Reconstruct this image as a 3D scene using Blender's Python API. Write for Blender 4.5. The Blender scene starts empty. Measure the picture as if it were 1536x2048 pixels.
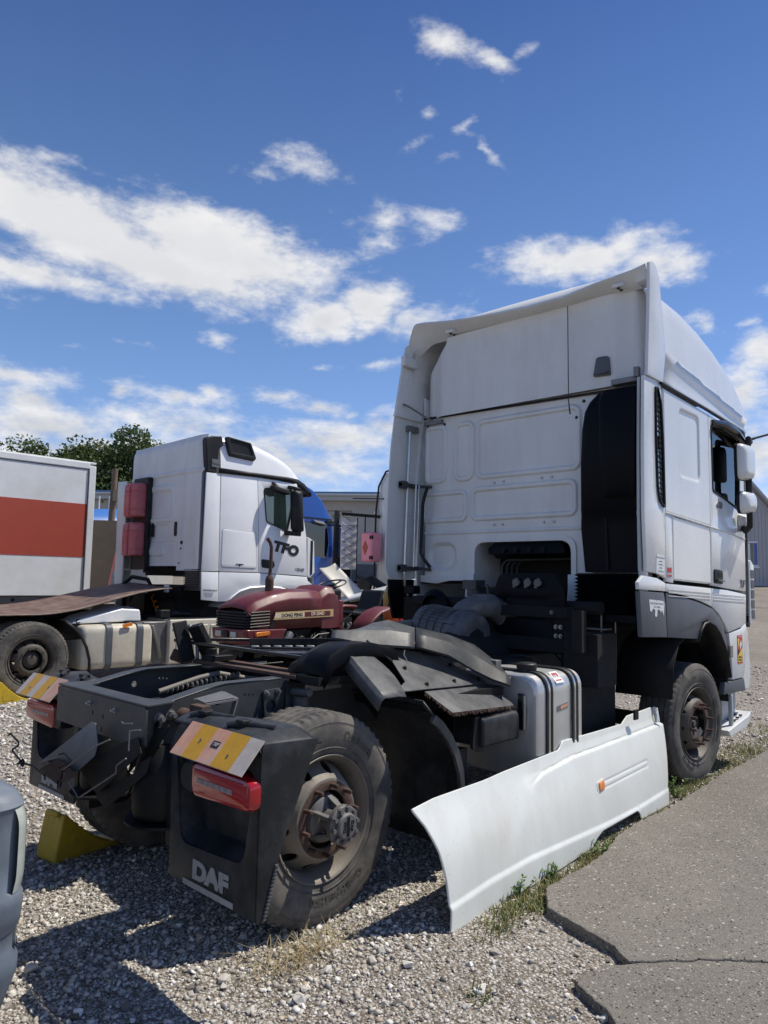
import bpy, bmesh, math, random
import numpy as np
from mathutils import Vector, Matrix

random.seed(7); rng = np.random.default_rng(7)
sc = bpy.context.scene
col = sc.collection
R = math.radians

# ------------------------------------------------------------------ camera
cam_d = bpy.data.cameras.new('camera'); cam = bpy.data.objects.new('camera', cam_d); col.objects.link(cam)
cr = Vector((0.68359692, -0.72961654, 0.01884027)); cu = Vector((-0.08059316, -0.04980384, 0.99550204)); cf = Vector((0.72539644, 0.68204052, 0.09284785))
cm = Matrix((cr, cu, -cf)).transposed().to_4x4(); cm.translation = Vector((-2.498, -3.5656, 1.6445))
cam.matrix_world = cm
cam_d.sensor_fit = 'VERTICAL'; cam_d.sensor_height = 36; cam_d.lens = 25.68
cam_d.clip_start = 0.05; cam_d.clip_end = 3000
sc.camera = cam

# ------------------------------------------------------------------ sun, sky, exposure
SUN = Vector((0.5, -0.287, 1.0)).normalized()
sd = bpy.data.lights.new('sun', 'SUN'); sd.energy = 4.9; sd.angle = R(0.53); sd.color = (1.0, 0.94, 0.83)
so = bpy.data.objects.new('sun', sd); col.objects.link(so); so.rotation_euler = (-SUN).to_track_quat('-Z', 'Y').to_euler(); so.location = (6, -5, 12)
vs = sc.view_settings; vs.view_transform = 'Standard'; vs.look = 'None'; vs.exposure = 0.0; vs.gamma = 1; vs.use_curve_mapping = False

CLOUDS = [(-1.1941,0.4271,0.1761,0.0526,8,2.1),(-0.997,0.4222,0.2015,0.0507,10,2.0),(-1.09,0.40,0.22,0.045,9,1.9),(-1.2246,0.3618,0.1471,0.0199,2,1.3),(-0.8496,0.347,0.0734,0.0333,-8,1.6),(-0.7799,0.3686,0.067,0.0394,5,1.6),(-0.709,0.3505,0.0773,0.0244,-8,1.0),(-0.6785,0.6614,0.0545,0.0195,15,1.05),(-0.6169,0.6419,0.0429,0.0129,20,0.95),(-0.5672,0.6494,0.0246,0.0059,-15,0.55),(-0.4893,0.4163,0.1253,0.0287,0,1.6),(-0.3868,0.4,0.0677,0.0292,5,1.4),(-0.4305,0.4254,0.051,0.0292,0,1.1),(-0.7682,0.4731,0.05,0.0237,-10,0.75),(-0.6969,0.4765,0.0533,0.0248,15,0.8),(-0.7676,0.4492,0.0427,0.0151,-20,0.6),(-0.877,0.5314,0.0603,0.0179,5,0.85),(-0.9329,0.5185,0.0418,0.0112,0,0.6),(-0.6091,0.5505,0.0338,0.0077,33,0.6),(-0.6413,0.581,0.0299,0.0069,-20,0.55),(-0.7199,0.5599,0.0288,0.0088,-10,0.5),(-0.7427,0.6067,0.0131,0.0104,0,0.45),(-0.6975,0.5919,0.013,0.0074,0,0.4),(-0.6766,0.5474,0.0286,0.0078,5,0.35),(-0.9853,0.3109,0.03,0.0127,0,0.9),(-1.1104,0.2366,0.0308,0.0145,0,1.2),(-1.0539,0.2357,0.0287,0.016,0,1.2),(-0.9925,0.2446,0.0297,0.013,0,1.0),(-0.9016,0.2433,0.041,0.0133,0,0.95),(-0.8532,0.2322,0.0552,0.0161,5,1.1),(-0.8114,0.2236,0.0278,0.0094,0,0.8),(-0.7571,0.2929,0.028,0.0092,-8,0.7),(-0.8338,0.2841,0.0209,0.0053,0,0.5),(-1.1792,0.2838,0.0234,0.006,0,0.45),(-1.0949,0.296,0.0376,0.005,0,0.45),(-1.2114,0.3353,0.0343,0.0069,0,0.5),(-1.2101,0.489,0.0408,0.0105,-10,0.5),(-1.1495,0.4853,0.0491,0.0076,5,0.45),(-1.2152,0.2123,0.0842,0.0272,5,1.2),(-1.2022,0.1832,0.1304,0.0367,0,1.3),(-1.0329,0.1986,0.1675,0.0293,5,1.0),(-0.8312,0.1893,0.1587,0.0372,-4,1.15),(-0.8986,0.153,0.2238,0.0338,0,1.1),(-0.7486,0.2116,0.0834,0.0304,-10,1.1),(-0.3397,0.3265,0.0264,0.0167,20,1.0),(-0.2822,0.3211,0.0211,0.0081,0,0.9),(-0.2665,0.2852,0.0382,0.0351,0,1.2),(-0.2845,0.2338,0.0497,0.054,0,1.2),(-0.2752,0.1666,0.0489,0.0605,0,1.15),(-0.227,0.337,0.0315,0.0448,0,1.0),(-1.3381,0.3734,0.1096,0.058,5,1.2),(-1.349,0.1827,0.1056,0.045,0,1.2),(-0.1799,0.217,0.0783,0.0682,0,1.2),(-0.1448,0.4776,0.0579,0.0244,10,1.0),(-1.4201,0.49,0.0811,0.0275,10,0.8),(-1.12,0.155,0.22,0.035,0,1.25),(-0.95,0.17,0.20,0.032,0,1.15),(-1.25,0.24,0.12,0.02,4,1.0),(-1.05,0.235,0.14,0.016,0,0.7)]

w = bpy.data.worlds.new('World'); sc.world = w; w.use_nodes = True
nt = w.node_tree; N = nt.nodes; L = nt.links; N.clear()
def wn(t, **k):
    n = N.new(t)
    for a, v in k.items(): setattr(n, a, v)
    return n
def wmath(op, a, b=None, c=None, clamp=False):
    n = wn('ShaderNodeMath', operation=op, use_clamp=clamp)
    for i, v in enumerate((a, b, c)):
        if v is None: continue
        if isinstance(v, (int, float)): n.inputs[i].default_value = v
        else: L.new(v, n.inputs[i])
    return n.outputs[0]
tc = wn('ShaderNodeTexCoord'); gen = tc.outputs['Generated']
sep = wn('ShaderNodeSeparateXYZ'); L.new(gen, sep.inputs[0])
az = wmath('ARCTAN2', sep.outputs[1], sep.outputs[0]); el = wmath('ARCSINE', sep.outputs[2])
naz = wmath('MULTIPLY', az, -1.0)
def wnoise(scale, detail, rough, vec=gen, stretch=(1, 1, 1)):
    mp = wn('ShaderNodeMapping'); mp.inputs['Scale'].default_value = stretch; L.new(vec, mp.inputs[0])
    n = wn('ShaderNodeTexNoise'); n.inputs['Scale'].default_value = scale; n.inputs['Detail'].default_value = detail; n.inputs['Roughness'].default_value = rough
    L.new(mp.outputs[0], n.inputs['Vector']); return n
warp = wnoise(9, 4, .6, stretch=(1, 1, 2))
wx = wmath('MULTIPLY_ADD', wmath('SUBTRACT', warp.outputs['Fac'], .5), .10, naz)
cmb = wn('ShaderNodeCombineXYZ'); L.new(wx, cmb.inputs[0]); L.new(el, cmb.inputs[1])
acc = None; shade = None
for (a0, e0, ra, re, ro, s) in CLOUDS:
    mp = wn('ShaderNodeMapping', vector_type='TEXTURE')
    mp.inputs['Location'].default_value = (a0, e0, 0); mp.inputs['Rotation'].default_value = (0, 0, R(-ro)); mp.inputs['Scale'].default_value = (ra * 1.15, re * 1.2, 1)
    L.new(cmb.outputs[0], mp.inputs[0])
    ln = wn('ShaderNodeVectorMath', operation='LENGTH'); L.new(mp.outputs[0], ln.inputs[0])
    v = wmath('MULTIPLY_ADD', ln.outputs['Value'], -s, s)
    acc = v if acc is None else wmath('MAXIMUM', acc, v)
# the same kind of broken cloud carries on all round the sky, thicker towards the horizon
broad = wnoise(2.6, 3, .5, stretch=(1, 1, 2.4))
smr = wn('ShaderNodeMapRange', interpolation_type='SMOOTHSTEP'); smr.inputs[1].default_value = .70; smr.inputs[2].default_value = 1.25; L.new(wmath('ABSOLUTE', wmath('ADD', naz, .72)), smr.inputs[0]); side = smr.outputs[0]
gen_f = wmath('MULTIPLY_ADD', wmath('SUBTRACT', broad.outputs['Fac'], .55), 5.0, -0.05)
gen_f = wmath('SUBTRACT', gen_f, wmath('MULTIPLY', wmath('SUBTRACT', 1.0, side), 4.0))
acc = wmath('MAXIMUM', acc, gen_f)
bnd = wn('ShaderNodeMapRange'); bnd.inputs[1].default_value = .26; bnd.inputs[2].default_value = .05; bnd.inputs[3].default_value = -.9; bnd.inputs[4].default_value = .85; L.new(el, bnd.inputs[0]); acc = wmath('MAXIMUM', acc, bnd.outputs[0])
f1 = wnoise(14, 9, .60, stretch=(1, 1, 2.3)); f2 = wnoise(52, 6, .62, stretch=(1, 1, 1.8))
fb = wmath('ADD', wmath('MULTIPLY', wmath('SUBTRACT', f1.outputs['Fac'], .5), 2.2), wmath('MULTIPLY', wmath('SUBTRACT', f2.outputs['Fac'], .5), .9))
dens = wmath('ADD', wmath('MAXIMUM', acc, -1.2), fb)
mr = wn('ShaderNodeMapRange', interpolation_type='SMOOTHSTEP'); mr.inputs[1].default_value = .02; mr.inputs[2].default_value = 1.25; L.new(dens, mr.inputs[0])
cover = wmath('MULTIPLY', mr.outputs[0], .93)
cover = wmath('MULTIPLY', cover, wmath('GREATER_THAN', el, -0.02))
# thick parts of the low clouds are greyer
thick = wn('ShaderNodeMapRange'); thick.inputs[1].default_value = .35; thick.inputs[2].default_value = 1.5; L.new(wmath('MULTIPLY_ADD', wmath('SUBTRACT', f1.outputs['Fac'], .5), -2.2, acc), thick.inputs[0])
low = wn('ShaderNodeMapRange'); low.inputs[1].default_value = .42; low.inputs[2].default_value = .12; L.new(el, low.inputs[0])
grey = wmath('MULTIPLY', thick.outputs[0], wmath('MULTIPLY_ADD', low.outputs[0], .65, .22), clamp=True)
ccol = wn('ShaderNodeMix', data_type='RGBA'); ccol.inputs[6].default_value = (.93, .92, .91, 1); ccol.inputs[7].default_value = (.42, .45, .51, 1); L.new(grey, ccol.inputs[0])
sky = wn('ShaderNodeTexSky', sky_type='NISHITA', sun_disc=False); sky.sun_elevation = math.asin(SUN.z); sky.sun_rotation = math.atan2(SUN.x, SUN.y)
sky.altitude = 600; sky.air_density = 1.0; sky.dust_density = 0.0; sky.ozone_density = 5.0
SKY_K = 0.105
hsv = wn('ShaderNodeHueSaturation'); hsv.inputs['Saturation'].default_value = 1.18; L.new(sky.outputs[0], hsv.inputs['Color'])
skm = wn('ShaderNodeVectorMath', operation='SCALE'); L.new(hsv.outputs[0], skm.inputs[0]); skm.inputs['Scale'].default_value = SKY_K
tint = wn('ShaderNodeVectorMath', operation='MULTIPLY'); L.new(skm.outputs[0], tint.inputs[0]); tint.inputs[1].default_value = (1.22, .90, 1.0)
hz = wn('ShaderNodeMapRange'); hz.inputs[1].default_value = .74; hz.inputs[2].default_value = .12; L.new(el, hz.inputs[0])
hzc = wn('ShaderNodeVectorMath', operation='SCALE'); hzc.inputs[0].default_value = (.10, .172, .232); L.new(hz.outputs[0], hzc.inputs['Scale'])
skf_ = wn('ShaderNodeVectorMath', operation='ADD'); L.new(tint.outputs[0], skf_.inputs[0]); L.new(hzc.outputs[0], skf_.inputs[1])
cst = wn('ShaderNodeVectorMath', operation='SCALE'); L.new(ccol.outputs[2], cst.inputs[0]); cst.inputs['Scale'].default_value = 1.0
mixc = wn('ShaderNodeMix', data_type='RGBA'); L.new(cover, mixc.inputs[0]); L.new(skf_.outputs[0], mixc.inputs[6]); L.new(cst.outputs[0], mixc.inputs[7])
bg = wn('ShaderNodeBackground'); L.new(mixc.outputs[2], bg.inputs[0]); bg.inputs[1].default_value = 1.0
out = wn('ShaderNodeOutputWorld'); L.new(bg.outputs[0], out.inputs[0])
w.cycles.sampling_method = 'MANUAL'; w.cycles.sample_map_resolution = 512

# ------------------------------------------------------------------ materials
M = {}
def mat(name, c, rough=.5, metal=0.0, var=.12, scale=6., bump=0., bscale=40., dirt=None, damt=.0, dscale=3., coat=0., streak=False, emit=None, trans=0., spec=.5, rvar=.15, speck=0.):
    m = bpy.data.materials.new(name); m.use_nodes = True; t = m.node_tree; n = t.nodes; l = t.links
    b = n['Principled BSDF']; b.inputs['Metallic'].default_value = metal
    b.inputs['Specular IOR Level'].default_value = spec
    if coat: b.inputs['Coat Weight'].default_value = coat; b.inputs['Coat Roughness'].default_value = .06
    if trans: b.inputs['Transmission Weight'].default_value = trans
    co = n.new('ShaderNodeTexCoord').outputs['Object']
    def noise(s, d=5., r=.6, st=None):
        x = n.new('ShaderNodeTexNoise'); x.inputs['Scale'].default_value = s; x.inputs['Detail'].default_value = d; x.inputs['Roughness'].default_value = r
        if st:
            mp = n.new('ShaderNodeMapping'); mp.inputs['Scale'].default_value = st; l.new(co, mp.inputs[0]); l.new(mp.outputs[0], x.inputs['Vector'])
        else: l.new(co, x.inputs['Vector'])
        return x.outputs['Fac']
    def ramp(f, a, bb):
        x = n.new('ShaderNodeMapRange'); x.inputs[1].default_value = a; x.inputs[2].default_value = bb; l.new(f, x.inputs[0]); return x.outputs[0]
    def mix(f, a, bb):
        x = n.new('ShaderNodeMix'); x.data_type = 'RGBA'
        l.new(f, x.inputs[0])
        for i, v in ((6, a), (7, bb)):
            if isinstance(v, tuple): x.inputs[i].default_value = (*v, 1)
            else: l.new(v, x.inputs[i])
        return x.outputs[2]
    c = tuple(c); nz = noise(scale)
    cc = mix(ramp(nz, .3, .7), tuple(x * (1 - var) for x in c), tuple(min(1, x * (1 + var)) for x in c))
    if dirt:
        dn = noise(dscale, 8, .68, (1, 1, .25) if streak else None)
        fn = n.new('ShaderNodeMath'); fn.operation = 'MULTIPLY'; fn.inputs[1].default_value = damt; l.new(ramp(dn, .42, .72), fn.inputs[0])
        cc = mix(fn.outputs[0], cc, tuple(dirt))
    if speck:
        sn = ramp(noise(55, 3, .55), .66, .72); s2 = ramp(noise(5, 6, .7, (1, 1, .12)), .60, .80)
        fm_ = n.new('ShaderNodeMath'); fm_.operation = 'MULTIPLY'; fm_.inputs[1].default_value = speck; l.new(sn, fm_.inputs[0]); cc = mix(fm_.outputs[0], cc, (.20, .18, .15))
        fs_ = n.new('ShaderNodeMath'); fs_.operation = 'MULTIPLY'; fs_.inputs[1].default_value = speck * .75; l.new(s2, fs_.inputs[0]); cc = mix(fs_.outputs[0], cc, (.30, .27, .22))
    l.new(cc, b.inputs['Base Color'])
    rr = n.new('ShaderNodeMapRange'); rr.inputs[3].default_value = max(.02, rough - rvar * rough); rr.inputs[4].default_value = min(1, rough + rvar * rough); l.new(noise(scale * 2.3), rr.inputs[0]); l.new(rr.outputs[0], b.inputs['Roughness'])
    if bump:
        bp = n.new('ShaderNodeBump'); bp.inputs['Strength'].default_value = bump; bp.inputs['Distance'].default_value = .01
        l.new(noise(bscale, 4), bp.inputs['Height']); l.new(bp.outputs[0], b.inputs['Normal'])
    if emit: b.inputs['Emission Color'].default_value = (*emit[:3], 1); b.inputs['Emission Strength'].default_value = emit[3]
    M[name] = m; return m
mat('white', (.75, .765, .76), .28, var=.03, scale=2, dirt=(.42, .40, .36), damt=.26, dscale=2.2, coat=.4, streak=True, speck=.28)
mat('white_dusty', (.70, .71, .69), .42, var=.04, scale=2, dirt=(.34, .32, .29), damt=.26, dscale=3.5, coat=.12, streak=True, speck=.22)
mat('white_panel', (.70, .72, .685), .35, var=.04, scale=2, dirt=(.40, .34, .25), damt=.3, dscale=3, coat=.2, streak=True, speck=.28)
mat('cab_grey', (.44, .46, .47), .5, var=.05, dirt=(.25, .24, .22), damt=.3)
mat('trim_grey', (.080, .090, .105), .5, var=.08, dirt=(.12, .12, .12), damt=.35, bump=.04, bscale=200)
mat('black_plastic', (.010, .011, .013), .5, spec=.3, var=.15, dirt=(.05, .049, .046), damt=.45, dscale=5, bump=.06, bscale=160)
mat('intake_black', (.003, .0037, .006), .45, var=.15, dirt=(.006, .006, .008), damt=.4, dscale=3, spec=.12)
mat('mudguard', (.014, .016, .019), .5, spec=.35, var=.2, dirt=(.085, .087, .088), damt=.55, dscale=6, bump=.08, bscale=90)
mat('mudguard_pale', (.050, .053, .057), .52, var=.25, dirt=(.17, .168, .163), damt=.7, dscale=8, bump=.08, bscale=60, streak=True)
mat('frame', (.034, .039, .044), .45, var=.2, scale=9, dirt=(.085, .08, .073), damt=.5, dscale=5, bump=.08, bscale=60)
mat('frame_dark', (.006, .007, .008), .55, spec=.25, var=.25, dirt=(.025, .023, .02), damt=.6, bump=.1, bscale=50)
mat('grease', (.010, .010, .010), .28, var=.3, dirt=(.05, .045, .04), damt=.4)
mat('rubber', (.030, .029, .028), .82, var=.2, scale=10, dirt=(.14, .125, .105), damt=.75, dscale=4, bump=.12, bscale=120)
mat('rubber_worn', (.075, .07, .064), .85, var=.2, scale=10, dirt=(.20, .18, .15), damt=.7, dscale=5, bump=.12, bscale=120)
mat('rim', (.21, .19, .16), .6, .1, var=.2, scale=14, dirt=(.10, .065, .045), damt=.7, dscale=7, bump=.15, bscale=70)
mat('rim_dark', (.095, .084, .072), .6, .1, var=.2, scale=14, dirt=(.06, .045, .035), damt=.6, dscale=7, bump=.15, bscale=70)
mat('rust', (.088, .051, .037), .85, var=.35, scale=22, dirt=(.06, .035, .025), damt=.6, dscale=14, bump=.3, bscale=90)
mat('hub', (.16, .155, .15), .6, .2, var=.2, scale=16, dirt=(.07, .065, .06), damt=.6, dscale=16, bump=.1)
mat('steel', (.34, .34, .33), .35, .9, var=.15, dirt=(.12, .10, .08), damt=.4)
mat('bright_steel', (.62, .62, .60), .28, .9, var=.08, dirt=(.2, .19, .17), damt=.3, dscale=8)
mat('alu', (.64, .64, .62), .36, .6, var=.10, scale=4, dirt=(.35, .33, .30), damt=.35, dscale=4, streak=True)
mat('worn_steel', (.23, .225, .22), .5, .55, var=.25, scale=12, dirt=(.09, .08, .07), damt=.5, dscale=6, bump=.1)
mat('red_lens', (.36, .008, .014), .14, var=.1, coat=.7)
mat('red_lens_dark', (.30, .008, .012), .2, var=.1, coat=.6)
mat('lens_white', (.30, .24, .24), .3, var=.12, scale=40)
mat('amber', (.72, .22, .03), .2, var=.15, scale=30, coat=.5)
mat('tape_yellow', (.60, .31, .010), .4, var=.12, scale=40, dirt=(.35, .24, .05), damt=.4, dscale=20)
mat('tape_orange', (.62, .30, .18), .5, var=.12, scale=20, dirt=(.45, .42, .38), damt=.7, dscale=14)
mat('tape_pale', (.50, .44, .39), .5, var=.12, scale=20, dirt=(.38, .32, .27), damt=.6, dscale=14)
mat('logo_grey', (.34, .345, .345), .6, var=.12, scale=30, dirt=(.2, .2, .2), damt=.5, dscale=12)
mat('mark_dark', (.012, .012, .013), .5)
mat('mark_grey', (.16, .16, .17), .5)
mat('black_gloss', (.010, .011, .013), .2, coat=.4)
mat('yellow_plastic', (.52, .35, .014), .5, var=.12, scale=8, dirt=(.20, .155, .05), damt=.6, dscale=7, bump=.05)
mat('tractor_red', (.115, .012, .020), .48, var=.12, scale=4, dirt=(.17, .075, .065), damt=.4, dscale=3, coat=.12)
mat('red_box', (.50, .11, .12), .5, var=.1, dirt=(.5, .26, .25), damt=.4, dscale=5)
mat('pink_box', (.78, .27, .33), .45, var=.08)
mat('stripe_red', (.43, .072, .042), .5, var=.04, scale=1.2, dirt=(.28, .06, .04), damt=.3)
mat('box_white', (.80, .81, .80), .5, var=.03, scale=1.2, dirt=(.50, .48, .39), damt=.45, dscale=1.3, speck=.25)
mat('cream_paint', (.56, .52, .43), .5, var=.08, scale=5, dirt=(.30, .26, .20), damt=.5, dscale=4)
mat('brown_board', (.115, .066, .050), .6, var=.15, scale=5, dirt=(.30, .25, .21), damt=.55, dscale=5, bump=.05, streak=False)
mat('brown_ply', (.11, .085, .062), .65, var=.12, scale=2, dirt=(.16, .13, .10), damt=.4)
mat('blue_paint', (.012, .065, .30), .3, var=.05, scale=2, coat=.5)
mat('blue_dark', (.010, .035, .12), .4, var=.1)
mat('blue_sheet', (.035, .14, .42), .5, var=.06, scale=2)
mat('wall_grey', (.40, .39, .365), .6, var=.05, scale=.8, dirt=(.24, .235, .225), damt=.3)
mat('wall_light', (.40, .41, .42), .6, var=.04, scale=.8)
mat('roof_blue', (.08, .20, .36), .45, var=.08)
mat('seat_black', (.012, .014, .015), .5, spec=.3, var=.1)
mat('decal_gold', (.58, .42, .22), .5, var=.12, scale=30)
mat('decal_cream', (.72, .62, .44), .5, var=.06)
mat('sticker_white', (.72, .73, .73), .5, var=.03)
mat('sticker_yellow', (.72, .55, .06), .5, var=.06)
mat('sticker_red', (.55, .035, .03), .5)
mat('wood_pole', (.16, .115, .075), .8, var=.2)
mat('bark', (.10, .085, .065), .9, var=.25, bump=.3, bscale=20)
mat('pale_tarp', (.62, .60, .55), .5, var=.08, dirt=(.4, .37, .31), damt=.4)
mat('hose_tan', (.22, .20, .165), .6, var=.1)
mat('purple_hose', (.09, .02, .035), .5)
mat('bumper_blue', (.10, .125, .16), .55, var=.10, scale=3, dirt=(.24, .26, .29), damt=.45, dscale=6, bump=.05, bscale=120, streak=True)
mat('lamp_clear', (.42, .46, .42), .12, var=.1, scale=20, coat=.8)
mat('interior_dark', (.006, .006, .007), .9)
mat('white_bright', (.84, .85, .86), .3, var=.02, scale=2, dirt=(.6, .59, .57), damt=.2, coat=.3)
mat('filter_grey', (.085, .087, .090), .5, var=.2, dirt=(.19, .185, .175), damt=.6, dscale=6, bump=.05)
mat('yellow_tank', (.55, .42, .10), .5, var=.08)
# window glass
def glass(name, tint, mixv):
    m = bpy.data.materials.new(name); m.use_nodes = True; t = m.node_tree; n = t.nodes; l = t.links
    for x in list(n):
        if x.type != 'OUTPUT_MATERIAL': n.remove(x)
    o = [x for x in n if x.type == 'OUTPUT_MATERIAL'][0]
    tr = n.new('ShaderNodeBsdfTransparent'); tr.inputs[0].default_value = (*tint, 1)
    gl = n.new('ShaderNodeBsdfGlossy'); gl.inputs['Roughness'].default_value = .02; gl.inputs[0].default_value = (.9, .95, .95, 1)
    fr = n.new('ShaderNodeFresnel'); fr.inputs[0].default_value = 1.5
    ad = n.new('ShaderNodeMath'); ad.operation = 'ADD'; ad.use_clamp = True; ad.inputs[1].default_value = mixv; l.new(fr.outputs[0], ad.inputs[0])
    mx = n.new('ShaderNodeMixShader'); l.new(ad.outputs[0], mx.inputs[0]); l.new(tr.outputs[0], mx.inputs[1]); l.new(gl.outputs[0], mx.inputs[2]); l.new(mx.outputs[0], o.inputs[0])
    M[name] = m
glass('glass', (.42, .52, .50), .06); glass('glass_dark', (.10, .14, .13), .06); glass('lens_clear', (.75, .8, .76), .05)

# ------------------------------------------------------------------ mesh helpers
def frame(o, x, y):
    x = Vector(x).normalized(); y = Vector(y); z = x.cross(y).normalized(); y = z.cross(x)
    m = Matrix((x, y, z)).transposed().to_4x4(); m.translation = Vector(o); return m
def XZ(y=0.): return frame((0, y, 0), (1, 0, 0), (0, 0, 1))      # local x=X, y=Z, faces -Y
def YZ(x=0.): return frame((x, 0, 0), (0, -1, 0), (0, 0, 1))     # local x=-Y, y=Z, faces -X
def XY(z=0.): return frame((0, 0, z), (1, 0, 0), (0, 1, 0))
def AX(o, a, up=(0, 0, 1)):                                       # local z along a
    a = Vector(a).normalized(); up = Vector(up)
    if abs(a.dot(up)) > .95: up = Vector((1, 0, 0))
    x = up.cross(a).normalized(); return frame(o, x, a.cross(x))
def rr(pts, r, n=5):
    k = len(pts); rs = r if isinstance(r, (list, tuple)) else [r] * k; o = []
    for i in range(k):
        p = Vector(pts[i]).to_2d(); a = Vector(pts[i - 1]).to_2d() - p; b = Vector(pts[(i + 1) % k]).to_2d() - p
        if rs[i] <= 0: o.append(tuple(p)); continue
        la, lb = a.length, b.length; a.normalize(); b.normalize()
        d = max(-1, min(1, a.dot(b))); th = math.acos(d); q = rs[i] / math.tan(th / 2) if th > .05 else 0
        q = min(q, la * .49, lb * .49); s = p + a * q; e = p + b * q
        for j in range(n + 1):
            t = j / n; o.append(tuple(s * (1 - t) ** 2 + p * 2 * t * (1 - t) + e * t * t))
    return o
def rect(x0, y0, x1, y1, r=0): return rr([(x0, y0), (x1, y0), (x1, y1), (x0, y1)], r) if r else [(x0, y0), (x1, y0), (x1, y1), (x0, y1)]
def circ(cx, cy, r, n=20, r2=None): return [(cx + r * math.cos(2 * math.pi * i / n), cy + (r2 or r) * math.sin(2 * math.pi * i / n)) for i in range(n)]
def _curve_mesh(cu):
    o = bpy.data.objects.new('tmp', cu); col.objects.link(o)
    dg = bpy.context.evaluated_depsgraph_get(); me = bpy.data.meshes.new_from_object(o.evaluated_get(dg))
    V = [v.co.copy() for v in me.vertices]; F = [tuple(p.vertices) for p in me.polygons]
    bpy.data.objects.remove(o); bpy.data.curves.remove(cu); bpy.data.meshes.remove(me); return V, F
class MB:
    def __init__(s): s.V = []; s.F = []
    def add(s, V, F, m=None):
        k = len(s.V); s.V += [m @ Vector(v) for v in V] if m is not None else [Vector(v) for v in V]; s.F += [tuple(i + k for i in f) for f in F]; return s
    def box(s, x0, y0, z0, x1, y1, z1, m=None):
        V = [(x, y, z) for z in (z0, z1) for y in (y0, y1) for x in (x0, x1)]
        return s.add(V, [(0, 2, 3, 1), (4, 5, 7, 6), (0, 1, 5, 4), (2, 6, 7, 3), (0, 4, 6, 2), (1, 3, 7, 5)], m)
    def bar(s, a, b, wd, ht, up=(0, 0, 1)):
        a = Vector(a); b = Vector(b); return s.box(-wd / 2, -ht / 2, 0, wd / 2, ht / 2, (b - a).length, AX(a, b - a, up))
    def cyl(s, a, b, r0, r1=None, n=20, cap=True):
        r1 = r0 if r1 is None else r1; a = Vector(a); b = Vector(b); m = AX(a, b - a); h = (b - a).length
        V = [(r * math.cos(2 * math.pi * i / n), r * math.sin(2 * math.pi * i / n), z) for r, z in ((r0, 0), (r1, h)) for i in range(n)]
        F = [(i, (i + 1) % n, n + (i + 1) % n, n + i) for i in range(n)]
        if cap: F += [tuple(range(n - 1, -1, -1)), tuple(range(n, 2 * n))]
        return s.add(V, F, m)
    def tube(s, pts, r, n=8, closed=False, cap=True):
        P = [Vector(p) for p in pts]; k = len(P); rs = r if isinstance(r, (list, tuple)) else [r] * k; up = None; V = []
        for i in range(k):
            t = (P[(i + 1) % k] - P[i - 1]) if closed or 0 < i < k - 1 else (P[1] - P[0] if i == 0 else P[-1] - P[-2])
            t.normalize()
            if up is None: up = t.orthogonal().normalized()
            up = (up - t * up.dot(t)).normalized(); q = t.cross(up)
            V += [P[i] + (up * math.cos(2 * math.pi * j / n) + q * math.sin(2 * math.pi * j / n)) * rs[i] for j in range(n)]
        F = [(i * n + j, i * n + (j + 1) % n, ((i + 1) % k) * n + (j + 1) % n, ((i + 1) % k) * n + j) for i in range(k if closed else k - 1) for j in range(n)]
        if cap and not closed: F += [tuple(range(n - 1, -1, -1)), tuple(range((k - 1) * n, k * n))]
        return s.add(V, F)
    def lathe(s, prof, m=None, n=48, closed=False, a0=0., a1=2 * math.pi):
        k = len(prof); full = abs(a1 - a0 - 2 * math.pi) < 1e-6; nn = n if full else n + 1
        V = [(r * math.cos(a0 + (a1 - a0) * i / n), r * math.sin(a0 + (a1 - a0) * i / n), z) for i in range(nn) for r, z in prof]
        F = []
        for i in range(n):
            i2 = (i + 1) % nn
            for j in range(k if closed else k - 1):
                j2 = (j + 1) % k; F.append((i * k + j, i2 * k + j, i2 * k + j2, i * k + j2))
        return s.add(V, F, m)
    def loft(s, rings, closed=True, cap=False, m=None):
        k = len(rings[0]); V = [v for r in rings for v in r]; F = []
        for i in range(len(rings) - 1):
            for j in range(k if closed else k - 1):
                j2 = (j + 1) % k; F.append((i * k + j, i * k + j2, (i + 1) * k + j2, (i + 1) * k + j))
        if cap: F += [tuple(range(k - 1, -1, -1)), tuple(range((len(rings) - 1) * k, len(rings) * k))]
        return s.add(V, F, m)
    def prism(s, poly, h0, h1, m=None):
        k = len(poly); V = [(*p, h0) for p in poly] + [(*p, h1) for p in poly]
        F = [(i, (i + 1) % k, k + (i + 1) % k, k + i) for i in range(k)] + [tuple(range(k - 1, -1, -1)), tuple(range(k, 2 * k))]
        return s.add(V, F, m)
    def plate(s, outer, holes=(), t=.01, bev=0., m=None, h=0.):
        cu = bpy.data.curves.new('tmp', 'CURVE'); cu.dimensions = '2D'; cu.fill_mode = 'BOTH'
        for poly in [outer] + list(holes):
            sp = cu.splines.new('POLY'); sp.points.add(len(poly) - 1); sp.use_cyclic_u = True
            for p, q in zip(sp.points, poly): p.co = (q[0], q[1], 0, 1)
        cu.extrude = max(.0005, t / 2 - bev); cu.bevel_depth = bev; cu.bevel_resolution = 1; cu.offset = -bev
        V, F = _curve_mesh(cu); return s.add([v + Vector((0, 0, h)) for v in V], F, m)
    def grid(s, f, nu, nv, skip=None):
        V = [f(i / nu, j / nv) for j in range(nv + 1) for i in range(nu + 1)]
        F = [(j * (nu + 1) + i, j * (nu + 1) + i + 1, (j + 1) * (nu + 1) + i + 1, (j + 1) * (nu + 1) + i) for j in range(nv) for i in range(nu) if not (skip and skip((i + .5) / nu, (j + .5) / nv))]
        return s.add(V, F)
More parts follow.
